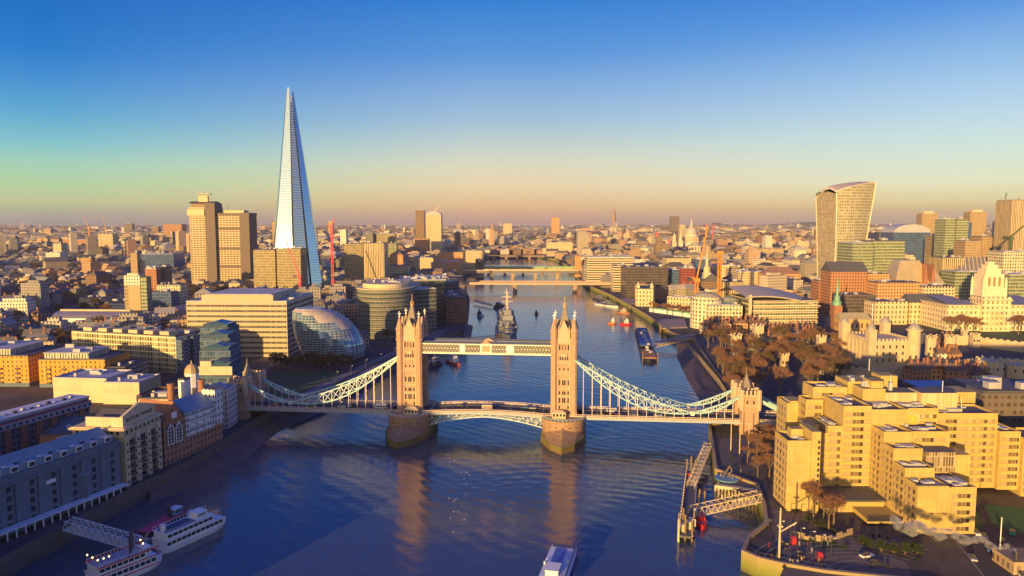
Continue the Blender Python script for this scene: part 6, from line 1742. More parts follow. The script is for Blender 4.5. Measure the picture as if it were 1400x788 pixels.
def rails(t, x0, x1, W, z, mat=None, n=10, name='railing'):
    m = MB()
    for sy in (-1, 1):
        m.bar((x0, sy * W / 2, z + 1), (x1, sy * W / 2, z + 1), .1)
        for k in range(n + 1): x = x0 + (x1 - x0) * k / n; m.bar((x, sy * W / 2, z), (x, sy * W / 2, z + 1), .09)
    m.build(name, mat or M_white, t)
W0 = lambda x, y: G(x, y, 0)

# white triple deck cruise boat
t, L = ship('cruise_boat', 'white triple decked cruise boat moored at the left pier', 'boat', W0(214, 757), W0(309, 714), 8.0, M_white, zt=1.8)
deck(t, -L * .46, L * .36, 7.4, 1.8, 4.2, M_white, win=2.0, over=.25); deck(t, -L * .44, L * .22, 6.8, 4.4, 6.6, M_white, win=2.0, over=.3)
rails(t, -L * .45, L * .30, 7.2, 6.9, n=16); deck(t, L * .02, L * .16, 4.2, 6.8, 8.8, M_white, 'wheelhouse', 1.0, .2)
m = MB(); m.box(-L * .42, -L * .02, -2.6, 2.6, 6.75, 6.95); m.build('sun_deck', plain('deck_dark', (0.05, 0.07, 0.12), 0.6), t)
m = MB(); m.lathe(-L * .40, 0, [(.9, 6.8), (.8, 9.2)], 10); m.build('funnel', M_white, t)
# paddle style boat with lit lamps, cut by the lower edge
t, L = ship('paddle_boat', 'white and red river boat with warm deck lamps, cut by the lower picture edge', 'boat', W0(122, 806), W0(222, 766), 8.5, M_white, zt=1.8)
deck(t, -L * .46, L * .34, 8.0, 1.8, 4.4, M_white, win=1.8, over=.3); deck(t, -L * .44, L * .2, 7.0, 4.6, 6.8, M_white, win=1.8, over=.3)
m = MB()
for sy in (-1, 1):
    for z in (1.7, 4.5, 7.0): m.box(-L * .46, L * .36, sy * 4.15 - .12, sy * 4.15 + .12, z, z + .3)
m.build('red_stripe', M_red, t)
m = MB(); m.box(-L * .44, L * .2, -3.4, 3.4, 6.95, 7.1); m.build('sun_deck', plain('deck_grey', (0.30, 0.30, 0.36), 0.6), t)
for x in (L * .12, L * .02): m = MB(); m.lathe(x, 1.6 if x > 1 else -1.6, [(.45, 7), (.4, 12), (.7, 12.3), (.7, 12.8)], 10); m.build('funnel', M_dark, t)
deck(t, L * .2, L * .3, 3.6, 4.6, 7.2, M_white, 'wheelhouse', 1.0, .2); rails(t, -L * .44, L * .2, 7.6, 7.1, n=14)
lm = bpy.data.materials.new('lamp_glow'); lm.use_nodes = True; lb = lm.node_tree.nodes['Principled BSDF']; lb.inputs['Emission Color'].default_value = (1, .62, .2, 1); lb.inputs['Emission Strength'].default_value = 3.5
for x, y in ((-L * .44, -3.2), (-L * .44, 3.2), (-L * .44, 0), (-L * .3, -3.4), (L * .16, 3.2), (L * .16, -3.2), (L * .2, 0), (-L * .37, -3.4)):
    m = MB(); m.bar((x, y, 7), (x, y, 9.4), .12); o = m.build('lamp_post', M_gold, t); m = MB(); m.lathe(x, y, [(.1, 9.4), (.28, 9.6), (.1, 9.9)], 6); m.build('lamp', lm, o)
# slim boats with red trim behind
t, L = ship('river_boat', 'slim river boat with red awning behind the white triple decker', 'boat', W0(192, 744), W0(262, 703), 5.5, M_white, zt=1.4)
deck(t, -L * .42, L * .3, 4.6, 1.4, 3.6, M_dark, win=2); m = MB(); m.box(-L * .44, L * .32, -2.7, 2.7, 3.6, 3.8); m.build('awning', plain('awning_red', (0.55, 0.05, 0.12), .6), t)
m = MB(); m.lathe(L * .05, 0, [(.7, 3.8), (.6, 8), (.9, 8.2)], 10); m.build('funnel', M_dark, t); deck(t, L * .1, L * .24, 3.2, 3.8, 6.0, plain('wheel_teal', (0.2, 0.45, 0.5), .5), 'wheelhouse', 1.0, .2)
t, L = ship('river_boat', 'low dark pontoon boat between the gangway foot and the white triple decker', 'boat', W0(186, 764), W0(225, 744), 6, M_dark, zt=1.0, bow=.15)
m = MB(); m.box(-L * .4, L * .4, -2.4, 2.4, 1, 1.3); m.build('deck', M_roofdark, t)
for x in (-3, 2): m = MB(); m.bar((x, 0, 1), (x, 0, 6), .3); m.bar((x, 0, 5), (x + 2.4, 0, 7), .2); m.build('davit', M_crm, t)
# fast catamaran at the lower edge
t, L = ship('catamaran', 'blue and white river catamaran with dark stern at the lower picture edge', 'boat', W0(772, 757), W0(742, 838), 9.0, M_white, zt=1.7, bow=.25)
m = MB(); m.box(-L * .5, L * .2, -4.55, 4.55, .7, 1.4); m.build('blue_stripe', M_blue, t)
deck(t, -L * .38, L * .28, 7.8, 1.7, 4.2, plain('cat_white', (0.68, 0.72, 0.80), .4), win=1.6); m = MB(); m.box(-L * .36, -L * .05, -2.0, 1.6, 4.22, 4.4); m.build('roof_panel', M_blue, t)
deck(t, L * .0, L * .14, 4.0, 4.2, 5.8, M_white, 'wheelhouse', 1.2, .2); m = MB(); m.box(-L * .49, -L * .40, -3.6, 3.6, 1.72, 2.0); m.build('stern_deck', M_dark, t)
m = MB(); m.box(-L * .37, L * .28, 1.8, 3.9, 4.22, 4.35); m.build('roof_walk', plain('cat_grey', (0.45, 0.5, 0.6), .5), t)
for x, y in ((-L * .05, -3.6), (-L * .12, 3.4), (-L * .1, -3.2)): m = MB(); m.lathe(x, y, [(.3, 4.2), (.3, 5.1)], 8); m.build('life_raft', M_white, t)
rails(t, -L * .49, -L * .38, 8.4, 1.8, n=4)
# warship
t, L = ship('warship', 'grey museum warship with masts and gun turrets moored in midstream', 'warship', W0(690, 434), W0(697, 474), 20, M_warship, zt=7.5, bow=.35, sheer=2.5)
Wm = M_warship; Wl = plain('warship_pale', (0.24, 0.25, 0.28), .6, var=.4)
k_ = L / 187.0
for x0, x1, w_, z0, z1 in ((-60, 50, 15, 7.5, 10.5), (-45, -20, 11, 10.5, 15), (5, 38, 12, 10.5, 15), (15, 34, 10, 15, 20), (20, 30, 7, 20, 25), (-40, -26, 7, 15, 19)): MB().box(x0 * k_, x1 * k_, -w_ / 2, w_ / 2, z0, z1).build('superstructure', Wl if z0 > 14 else Wm, t)
for x in (-10, 0 + 14): m = MB(); m.lathe(x * k_, 0, [(3, 10), (2.8, 24), (3, 24.2)], 12, sx=1.3); m.build('funnel', Wm, t)
for x, s_ in ((66, 1), (53, 1), (-66, -1), (-54, -1)):
    z = 8 if abs(x) > 60 else 10.5
    m = MB(); m.lathe(x * k_, 0, [(5, z), (5, z + 1.5), (4, z + 4)], 8); g_ = m.build('gun_turret', Wm, t)
    m = MB()
    for y in (-1.4, 0, 1.4): m.bar((x * k_, y, z + 2.6), (x * k_ + s_ * 11, y, z + 4), .6)
    m.build('gun_barrel', M_dark, g_)
for x in (-16, 24):
    m = MB(); m.bar((x * k_, 0, 14), (x * k_, 0, 42), 1.0); m.bar((x * k_, -5.5, 33), (x * k_, 5.5, 33), .7); m.bar((x * k_, -3.5, 38), (x * k_, 3.5, 38), .6); m.bar((x * k_, -3, 14), (x * k_, 0, 32), .5); m.bar((x * k_, 3, 14), (x * k_, 0, 32), .5); m.build('mast', plain('mast_pink', (0.55, .42, .36), .6), t)
rg = random.Random(3); m = MB()
for k in range(90): x = rg.uniform(-60, 60) * k_; y = rg.uniform(-8, 8); m.box(x, x + rg.uniform(.8, 3), y, y + rg.uniform(.6, 2.4), 7.5, 7.5 + rg.choice((rg.uniform(1, 3.4), rg.uniform(3.2, 9.5))))
m.build('deck_fittings', Wl, t)
t, L = ship('service_barge', 'dark service barge with gangway towers alongside the warship', 'boat', W0(683, 470), W0(684, 445), 10, M_dark, zt=2.5, bow=.1)
deck(t, -L * .4, L * .35, 7, 2.5, 7, M_dark, win=3)
for x in (-L * .3, 0, L * .3): m = MB(); m.bar((x, 0, 7), (x, 0, 14), .8); m.bar((x, 0, 13), (x, 6, 15), .5); m.build('gangway_tower', Wm, t)
# smaller craft
def tug(label, a, b, W, hull, cab, name='tug_boat', extra=None, zt=1.8):
    t, L = ship(name, label, 'boat', W0(*a), W0(*b), W, hull, zt=zt, bow=.35)
    deck(t, -L * .15, L * .2, W * .6, zt, zt + 2.6, cab, win=1.2, over=.15); deck(t, 0, L * .16, W * .45, zt + 2.7, zt + 4.8, cab, 'wheelhouse', .9, .15)
    m = MB(); m.bar((L * .05, 0, zt + 4), (L * .05, 0, zt + 8.5), .25); m.bar((L * .05, -1.2, zt + 7), (L * .05, 1.2, zt + 7), .15); m.build('mast', M_dark, t)
    m = MB(); m.lathe(-L * .2, 0, [(.7, zt), (.6, zt + 3.6)], 8); m.build('funnel', extra or M_dark, t)
    return t
tug('red brown hulled tug with white cabin moored beyond the central span', (612, 494), (629, 501), 6.5, plain('hull_redbrown', (.28, .06, .05), .6), M_white)
tug('dark work boat left of the red hulled tug', (583, 505), (604, 497), 8, M_dark, plain('work_brown', (0.2, .12, .1), .7))
tug('dark fishing style boat alone on the shaded water left of the warship', (688, 418), (675, 422), 9, M_dark, M_dark)
tug('small black launch in open water right of the warship', (731, 430), (736, 430), 3, M_dark, M_dark, 'launch')
tug('small white launch near the left riverside pontoon', (660, 433), (652, 431), 5, M_white, M_dark, 'launch')
tug('white hulled sightseeing boat moored by the road bridge at right', (813, 416), (845, 421), 9, M_white, M_warship, 'sightseeing_boat')
tug('dark blue sightseeing boat behind the white hulled one at right', (812, 409), (826, 412), 8, M_dark, M_warship, 'sightseeing_boat')
tug('orange brown workboat between the sightseeing boats and the red white boat', (845, 428), (860, 430), 8, plain('rust_hull', (.35, .16, .08), .8), M_crm)
tug('orange and white boat at the left end of the red white pair', (831, 443), (843, 443), 7, plain('orange_hull', (.6, .2, .05), .7), M_white)
tug('white boat with bright red hull in midstream right of the right bridge tower', (847, 444), (864, 444), 7, M_red, M_white)
t, L = ship('river_pontoon', 'dark passenger pontoon with blue canopy and rust lower end on the right', 'pontoon', W0(876, 452), W0(889, 497), 13, M_dark, zt=2.2, bow=.05, stern=.05)
MB().box(-L * .42, L * .1, -5, 5, 2.2, 5).build('cabin', M_warship, t); MB().box(-L * .02, L * .2, -5.4, 5.4, 5, 5.6).build('canopy', plain('canopy_blue', (.06, .13, .3), .5), t); MB().box(L * .25, L * .46, -5.2, 5.2, 2.2, 3.4).build('rust_end', plain('rust', (.45, .22, .08), .8), t)
m = MB()
for x in (-L * .45, L * .48):
    for y in (-6, 6): m.bar((x, y, -1), (x, y, 8), .6)
m.build('mooring_post', M_wood, t); roof_clutter(t, -L * .4, L * .4, -4, 4, 4.8, 18, seed=2, hmax=3)
def truss(name, label, a, b, w_, h, mat, n=12, floor=M_conc, roofed=False):
    """walkway truss between two world points"""
    A_, B_ = Vector(a), Vector(b); t = thing(name, label, 'gangway', tuple(A_), atan2(B_.y - A_.y, B_.x - A_.x))
    L = sqrt((B_.x - A_.x) ** 2 + (B_.y - A_.y) ** 2); dz_ = B_.z - A_.z
    P = lambda u, y, z: (L * u, y, z + dz_ * u)
    m = MB(); m.bar(P(0, 0, 0), P(1, 0, 0), w_ * .85, .25); m.build('floor', floor, t)
    for sy in (-1, 1):
        m = MB(); y = sy * w_ / 2
        m.bar(P(0, y, 0), P(1, y, 0), .28); m.bar(P(.02, y, h), P(.98, y, h), .28)
        for k in range(n): m.bar(P(k / n, y, 0), P((k + .5) / n, y, h), .18); m.bar(P((k + .5) / n, y, h), P((k + 1) / n, y, 0), .18)
        m.build('side_truss', mat, t)
    m = MB()
    for k in range(n): m.bar(P((k + .5) / n, -w_ / 2, h), P((k + .5) / n, w_ / 2, h), .15)
    for k in range(n - 1): m.bar(P((k + .5) / n, -w_ / 2, h), P((k + 1.5) / n, w_ / 2, h), .12)
    m.build('top_bracing', mat, t)
    if roofed: m = MB(); m.bar(P(0, 0, h + .2), P(1, 0, h + .2), w_ + .6, .25); m.build('roof', plain('gangway_roof', (.34, .27, .24), .8), t)
    return t
M_steelblue = plain('steel_white', (0.55, 0.60, 0.66), .5)
a = G(92, 722, 7); b = G(192, 751, 2); truss('gangway', 'long pale steel truss gangway from the warehouse quay to the boats', (*a, 7), (*b, 2), 4, 3.4, M_steelblue, 11)
a = G(943, 704, 2.5); b = G(1040, 682, 6.5); truss('gangway', 'sunlit white truss gangway from the timber pier to the round quay', (*a, 2.0), (*b, 6.0), 3.6, 3.2, M_crm, 11)
a = G(944, 668, 2.5); b = G(968, 612, 6.5); truss('gangway', 'shaded truss gangway running along the quay north of the timber pier', (*a, 2.0), (*b, 6.5), 3.2, 2.8, M_crm, 11)
a = G(896, 474, 3); b = G(948, 462, 8); truss('gangway', 'long roofed gangway to the blue canopied pontoon', (*a, 3), (*b, 8), 6, 3.0, M_crm, 9, roofed=True)
a = G(905, 470, 3); b = G(900, 475, 3)
a = G(590, 470, 4); b = G(683, 462, 4); truss('gangway', 'dark long walkway from the left riverside to the warship', (*a, 4), (*b, 4), 4, 2.5, M_dark, 16)
a = G(648, 412, 3); b = G(674, 419, 2); truss('gangway', 'dark walkway to the small boat left of the warship', (*a, 3), (*b, 2), 3, 2, M_dark, 8)
# timber pier on the right
t = thing('timber_pier', 'long narrow timber pier with clusters of pale piles near the right bank', 'pier', (0, 0, 0))
A_ = Vector((*W0(937, 742), 0)); B_ = Vector((*W0(946, 652), 0)); m = MB(); m.bar(A_ + Vector((0, 0, 2)), B_ + Vector((0, 0, 2)), 4.6, .9); m.build('deck', M_roofdark, t)
dv = (B_ - A_).normalized(); nv = Vector((-dv.y, dv.x, 0))
m = MB()
for k in range(22):
    p = A_.lerp(B_, k / 21) + nv * 2.5; m.bar(p + Vector((0, 0, -2)), p + Vector((0, 0, 3.6)), .35)
m.bar(A_ + nv * 2.6 + Vector((0, 0, 3)), B_ + nv * 2.6 + Vector((0, 0, 3)), .3); m.bar(A_ - nv * 2.4 + Vector((0, 0, 2.6)), B_ - nv * 2.4 + Vector((0, 0, 2.6)), .4)
m.build('fender_fence', M_crm, t)
for u, o, h in ((0, 2.4, 8), (.02, -2.2, 7.5), (.03, 0.2, 9), (.10, 2.6, 7.5), (.13, 1.2, 8.5), (.16, -2.6, 7), (.98, 2.2, 8), (.96, -1.5, 8.5), (1.0, .4, 9), (.5, -4, 7), (.48, -6, 7)):
    p = A_.lerp(B_, u) + nv * o; m = MB(); m.lathe(p.x, p.y, [(.42, -2), (.38, h), (.1, h + .5)], 8); m.build('pile', M_wood if u else M_crm, t)
for u, o in ((.14, -2), (.1, -1), (.06, 1)): p = A_.lerp(B_, u) + nv * o; m = MB(); m.box(p.x - 1, p.x + 1, p.y - 1.2, p.y + 1.2, 2.4, 5.2); m.build('cabin', M_conc, t)
p = A_.lerp(B_, .93); m = MB(); m.box(p.x - 1.8, p.x + 1.2, p.y - 1, p.y + 1, 2.4, 3.2); m.build('red_chest', M_red, t)
t, L = ship('lifeboat', 'small bright red boat tucked beneath the sunlit gangway', 'boat', W0(955, 704), W0(961, 726), 4.2, M_red, zt=1.5); deck(t, -L * .2, L * .15, 2.6, 1.5, 3.0, M_red, win=.9)
m = MB(); m.box(-L * .4, L * .3, -1.2, 1.2, 1.52, 1.7); m.build('deck_mat', plain('pink_deck', (.5, .08, .12), .6), t)
# dock inlet wall with columns
t = thing('quay_arcade', 'dock quay edge on many short columns beside the riverside walk', 'quay', (0, 0, 0))
a = Vector((*G(978, 664, 5.6), 5.6)); b = Vector((*G(1034, 672, 5.6), 5.6)); m = MB(); m.bar(a, b, 2.5, 1.2); m.build('beam', M_crm, t); m = MB()
for k in range(13): p = a.lerp(b, k / 12); m.bar(p, p + Vector((0, 0, -7)), .7)
m.build('quay_column', M_crm, t)
# jetty platforms upstream right
for lab, pxs in (('square timber jetty deck on dark piles by the gridded riverside office', ((899, 437), (936, 436), (940, 448), (905, 449))), ('narrow timber jetty deck on piles in front of the market hall', ((848, 408), (880, 409), (884, 415), (858, 416)))):
    t = thing('jetty', lab, 'jetty', (0, 0, 0)); Q = [G(x, y, 6.5) for x, y in pxs]; m = MB(); m.prism(Q[::-1], 5.6, 6.6); m.build('deck', plain('jetty_deck', (.36, .28, .22), .8), t); m = MB()
    for i in range(8):
        u = i / 7
        for a, b in ((Q[0], Q[1]), (Q[3], Q[2]), (Q[0], Q[3])): x = a[0] + (b[0] - a[0]) * u; y = a[1] + (b[1] - a[1]) * u; m.bar((x, y, -1), (x, y, 5.6), .9)
    m.build('pile', M_wood, t)

# ============================================================ CRANES
def crane(label, px, Y, ztop, mat, jib=None, w_=2.4, zb=None, kind='tower'):
    x = XP(px, Y, 30); zb = GZ if zb is None else zb
    t = thing('crane', label, 'crane', (x, Y, zb)); h = ztop - zb
    m = MB(); n = int(h / 5)
    for sx in (-1, 1):
        for sy in (-1, 1): m.bar((sx * w_ / 2, sy * w_ / 2, 0), (sx * w_ / 2, sy * w_ / 2, h), w_ * .22)
    for k in range(n):
        z0, z1 = h * k / n, h * (k + 1) / n; s_ = 1 if k % 2 else -1
        for y in (-w_ / 2, w_ / 2): m.bar((-s_ * w_ / 2, y, z0), (s_ * w_ / 2, y, z1), w_ * .14)
        for xx in (-w_ / 2, w_ / 2): m.bar((xx, -s_ * w_ / 2, z0), (xx, s_ * w_ / 2, z1), w_ * .14)
    m.build('mast', mat, t)
    m = MB(); m.box(-w_, w_, -w_, w_, h, h + w_ * 1.2); m.build('cab', mat, t)
    if jib:
        m = MB(); a = Vector((0, 0, h + w_)); b = Vector((jib[0], 0, h + jib[1])); m.bar(a, b, w_ * .5, w_ * .5); m.bar((0, 0, h + w_), (-w_ * 2.5, 0, h + w_ * 1.6), w_ * .5)
        n = 10
        for k in range(n): p = a.lerp(b, k / n); q = a.lerp(b, (k + 1) / n); m.bar(p + Vector((0, 0, 1.5)), q, w_ * .2)
        m.bar(a + Vector((0, 0, 1.5)), b + Vector((0, 0, .8)), w_ * .25); m.build('jib', mat, t)
        m = MB(); m.box(-w_ * 3.4, -w_ * 2, -w_ * .6, w_ * .6, h + w_ * .2, h + w_ * 1.6); m.build('counterweight', M_dark, t)
    return t
M_cred = plain('crane_red', (.75, .03, .10), .5); M_cor = plain('crane_faded', (.55, .25, .12), .6)
crane('red lattice crane mast with raised jib at the foot of the glass spire', 410, 1000, ZT(390, 1000) + 10, M_cred, (-18, 52), 2.4)
crane('tall straight red crane mast right of the glass spire', 455, 1010, ZT(312, 1010), M_cred, (4, 12), 2.4)
crane('large orange crane with steep raised jib in front of the cathedral', 952, 830, ZT(385, 830), M_orange, (11, 62), 3.0)
crane('second large yellow orange crane mast right of the raised jib', 983, 860, ZT(348, 860), M_orange, None, 3.3)
crane('faded orange crane on the left horizon', 123, 2500, ZT(313, 2500), M_cor, (-16, 40), 3.5)
crane('thin faded crane above the cream slab flats on the left', 147, 2600, ZT(318, 2600), M_cor, (-14, 60), 3)
crane('small crane on top of the pale curved tower', 592, 2320, ZT(292, 2320), M_crm, (24, 26), 2.4, zb=130)
for px, Y, y in ((898, 2000, 320), (914, 1900, 330), (965, 3000, 310), (974, 3000, 312)): crane('slim red crane beside the cathedral, thin against the roofs' if px < 940 else 'faint red crane far right of the cathedral dome', px, Y, ZT(y, Y), plain('crane_pink', (.65, .12, .14), .6), (10, 16) if px > 940 else None, 3.4)['group'] = 'red cranes near the cathedral %d' % (px // 940)
crane('blue grey luffing crane with long raised jib on the right skyline', 1360, 1500, ZT(318, 1500), plain('crane_blue', (.12, .18, .22), .6), (16, 80), 3.0)
crane('dark green luffing crane beside the tall ribbed tower', 1378, 1050, ZT(328, 1050), plain('crane_green', (.08, .12, .07), .6), (18, 20), 3.0)

# ============================================================ VEHICLES, POLES, PEOPLE
def vehicle(name, label, cat, loc, rz, L, W, h, col, kind='car', group=None):
    t = thing(name, label, cat, loc, rz, group)
    if kind == 'car':
        MB().box(-L / 2, L / 2, -W / 2, W / 2, .3, .85).build('body', col, t)
        m = MB(); m.prism([(-L * .32, -W * .45), (L * .22, -W * .45), (L * .22, W * .45), (-L * .32, W * .45)], .85, h, .78); m.build('cabin', M_pane, t)
    else:
        MB().box(-L / 2, L / 2, -W / 2, W / 2, .4, h).build('body', col, t); m = MB()
        for sy in (-1, 1): m.box(-L * .44, L * .46, sy * W / 2 - .03, sy * W / 2 + .03, h * .5, h * .72)
        m.box(L / 2 - .03, L / 2 + .03, -W * .42, W * .42, h * .45, h * .8); m.build('window_band', M_pane, t)
    for x in (-L * .32, L * .32):
        for y in (-W / 2 + .1, W / 2 - .1):
            m = MB(); m.lathe(0, 0, [(.34, -.12), (.34, .12)], 10); o = m.build('wheel', M_dark, t, (x, y, .34)); o.rotation_euler = (pi / 2, 0, 0)
    return t
def on_deck(s, b): x, y = bpt(s, b); return (x, y, deck_z(s) + .02)
BRZ = BR
VH = [('van', 'white van on the left bridge span beside the tower', -58, 3, 6.0, 2.1, 2.6, M_white, 'van'), ('van', 'pale van crossing the middle of the central span', 0, 3, 5.5, 2.1, 2.4, plain('van_cream', (.6, .5, .4), .4), 'van'), ('van', 'grey van on the right bridge span near the tower', 66, -3, 5.5, 2.1, 2.4, M_roofpale, 'van'),
      ('car', 'dark car on the right bridge span near the shore tower', 112, 3, 4.4, 1.8, 1.5, M_dark, 'car'), ('car', 'white car in the middle of the right bridge span', 90, 3, 4.4, 1.8, 1.5, M_white, 'car'), ('car', 'red car on the left bridge span near the shore tower', -118, 3, 4.4, 1.8, 1.5, M_red, 'car'),
      ('car', 'silver car in the middle of the left bridge span', -92, -3, 4.4, 1.8, 1.5, M_roofpale, 'car'), ('car', 'dark car on the left half of the central span', -16, -3, 4.4, 1.8, 1.5, M_dark, 'car'), ('car', 'blue car on the right half of the central span', 20, -3, 4.4, 1.8, 1.5, M_blue, 'car')]
for nm, lab, s_, b_, L, W, h, mt, kd in VH: vehicle(nm, lab, 'van' if nm == 'van' else nm, on_deck(s_, b_), BRZ, L, W, h, mt, kd)
r5 = random.Random(17)
for i, (px, py, rz_, c) in enumerate(((1185, 762, .3, M_white), (1196, 772, .3, M_dark), (1345, 735, 1.2, M_white), (1352, 752, 1.2, M_blue), (1370, 742, 1.0, M_dark), (1384, 730, 1.0, plain('car_green', (.05, .35, .2), .4)), (1330, 765, 1.2, M_roofpale))):
    lb_ = ['white car on the shaded forecourt under the hotel', 'dark car on the shaded forecourt under the hotel', 'white car in the yard right of the hotel', 'blue car in the yard right of the hotel', 'dark car by the green verge right of the hotel', 'green car by the verge right of the hotel', 'grey car at the lower right of the yard'][i]
    vehicle('car', lb_, 'car', (*G(px, py, GZ), GZ + .02), rz_, 4.4, 1.8, 1.5, c)
def pole(name, label, cat, px, py, h, mat, r0=.22, extra=None, group=None):
    x, y = G(px, py, GZ); t = thing(name, label, cat, (x, y, GZ), 0, group); m = MB(); m.lathe(0, 0, [(r0, 0), (r0 * .7, h), (r0 * 1.3, h + .3), (.02, h + .5)], 8); m.build('pole', mat, t)
    if extra: extra(t)
    return t
def yard(t): m = MB(); m.bar((0, 0, 9), (5.2, 0, 12.2), .3); m.build('yard', M_crm, t); m = MB(); m.box(-.7, .7, -.7, .7, 10.8, 11.3); m.bar((0, 0, 13), (0, 0, 17), .3); m.build('crosstree', M_crm, t)
pole('signal_mast', 'tall cream mast with slanting yard on the riverside plaza', 'mast', 1065, 765, 15.5, M_crm, .4, yard)
for px, py in ((999, 618), (1011, 622), (1023, 624)): pole('flagpole', 'slender pale pole, one of three in a row beside the shore tower', 'pole', px, py, 15, M_crm, .28, None, 'row of three pale poles')
pole('flagpole', 'white pole standing in the yard right of the hotel', 'pole', 1366, 768, 14, M_white, .2)
t = thing('sculpture', 'small sculpture of a leaping figure in a round pool by the dock', 'sculpture', (*G(994, 655, GZ), GZ)); m = MB(); m.lathe(0, 0, [(5, 0), (5, .6)], 20); m.build('pool', plain('pool_blue', (.12, .25, .35), .2), t)
m = MB(); m.path([(-1.8, 0, .6), (-.4, 0, 3.4), (1.0, 0, 5.6)], .7, .5); m.path([(1.0, 0, 5.6), (1.9, 0, 3.6), (.2, 0, .6)], .5, .5); m.build('figure', plain('bronze_statue', (.3, .24, .15), .4, metal=.6), t)
for lab, px, py in (('red kiosk box near the plaza trees', 1085, 744), ('second red kiosk box nearer the lower edge of the plaza', 1121, 766)):
    t = thing('kiosk', lab, 'kiosk', (*G(px, py, GZ), GZ)); kr = plain('kiosk_red', (.42, .03, .04), .5); MB().box(-.7, .7, -.7, .7, 0, 2.2).build('body', kr, t); m = MB(); m.prism([(-.9, -.9), (.9, -.9), (.9, .9), (-.9, .9)], 2.2, 2.8, .1); m.build('roof', kr, t)
def person(label, px, py, col, group, xyz=None):
    x, y = G(px, py, GZ) if not xyz else xyz[:2]; z = GZ + .02 if not xyz else xyz[2]
    m = MB(); r = R.uniform(0, 6)
    m.lathe(0, -.10, [(.08, 0), (.09, .45), (.11, .85)], 6); m.lathe(0, .12, [(.08, 0), (.09, .45), (.11, .85)], 6)
    m.lathe(0, 0, [(.17, .8), (.19, 1.1), (.23, 1.4), (.1, 1.5), (.07, 1.55)], 8, sx=.7); m.taper((0, .24, 1.4), (.06, .3, .8), .06, .045); m.taper((0, -.24, 1.4), (.06, -.3, .8), .06, .045); m.lathe(0, 0, [(.05, 1.53), (.1, 1.6), (.11, 1.7), (.06, 1.79)], 8)
    o = m.build('person', col, None, (x, y, z), r); return tag(o, label, 'person', group)
pc = [M_dark, plain('coat_grey', (.3, .3, .32), .8), plain('coat_navy', (.03, .05, .12), .8), plain('coat_tan', (.4, .3, .2), .8), plain('coat_wine', (.2, .03, .04), .8)]
for i in range(34):
    if i < 24: px, py = r5.uniform(1050, 1135), r5.uniform(735, 772)
    else: px, py = r5.uniform(985, 1035), r5.uniform(630, 660)
    person('person walking on the riverside plaza, in the lower right' if i < 24 else 'person on the riverside walk beside the dock', px, py, pc[i % 5], 'people on the plaza' if i < 24 else 'people on the walk by the dock')
for i in range(40):
    s_ = r5.choice((r5.uniform(-125, -56), r5.uniform(-30, 30), r5.uniform(56, 128))); b_ = r5.choice((-7.5, 7.5)); z = deck_z(s_) + .18
    person('person walking along the footway of the bridge', 0, 0, pc[i % 5], 'people walking on the bridge', (*bpt(s_, b_), z))
# street lamps
def lamp(x, y, z, label, group, h=7):
    t = thing('street_lamp', label, 'lamp', (x, y, z), 0, group); m = MB(); m.bar((0, 0, 0), (0, 0, h), .2); m.bar((0, 0, h), (.9, 0, h + .1), .14); m.build('post', M_dark, t); m = MB(); m.box(.6, 1.4, -.2, .2, h - .15, h + .05); m.build('lantern', M_white, t)
for i in range(12): s_ = -125 + i * 23; x, y = bpt(s_, 8.6); lamp(x, y, deck_z(s_) + .1, 'small lamp post on the parapet of the bridge', 'lamp posts along the bridge', 4.5) if abs(abs(s_) - 41) > 12 else None
for i in range(8): x, y = G(400 + i * 20, 548 - i * 8.6, GZ); lamp(x, y, GZ, 'lamp post on the shaded riverside promenade', 'lamp posts on the left promenade')
for i in range(6): x, y = G(1066 + i * 14, 740 + i * 5, GZ); lamp(x, y, GZ, 'dark lamp post on the riverside plaza', 'lamp posts on the plaza')
# fence and steps on the round quay
t = thing('quay_railing', 'thin dark railing round the edge of the riverside plaza', 'railing', (0, 0, 0)); m = MB()
Q = [(76.5, 232), (76, 230), (79, 225), (85, 221.5), (97, 216.5)]
for a, b in zip(Q, Q[1:]):
    A_, B_ = Vector((*a, GZ + 2.0)), Vector((*b, GZ + 2.0)); m.bar(A_, B_, .1); n = max(1, int((B_ - A_).length / 1.5))
    for k in range(n): p = A_.lerp(B_, k / n); m.bar(p - Vector((0, 0, 1)), p, .08)
m.build('rail', M_dark, t)
# shrubs, low walls and steam
wall_run('curving low planter wall along the hotel forecourt', [G(1085, 735, GZ), G(1130, 742, GZ), G(1165, 730, GZ)], 1.2, .6, 'planter_wall', 'wall', M_quay)
t = thing('flue_building', 'low plant building at the lower right edge that gives off steam', 'building', (*G(1388, 782, GZ), GZ)); MB().box(-2, 8, -2, 8, 0, 4).build('wall', F['tan'], t); m = MB(); m.lathe(0, 0, [(.6, 4), (.5, 6.5)], 8); m.build('flue', M_dark, t)
sm = bpy.data.materials.new('steam'); sm.use_nodes = True; st_ = NT(sm.node_tree); st_.n.clear()
pvs = st_.new('ShaderNodeVolumePrincipled'); pvs.inputs['Color'].default_value = (.99, .99, .99, 1); pvs.inputs['Density'].default_value = .5
tcn = st_.new('ShaderNodeTexCoord'); nz_ = st_.noise(tcn.outputs['Object'], .55, 4.0, .7); st_.put(pvs.inputs['Density'], st_.m('MULTIPLY', st_.m('SUBTRACT', nz_, .47, clamp=True), 14.0)); so = st_.new('ShaderNodeOutputMaterial'); st_.l.new(pvs.outputs[0], so.inputs['Volume'])
m = MB(); x0, y0 = G(1388, 782, GZ); x1, y1 = XP(1222, 227, 14), 227
prevr = []
N_ = 14
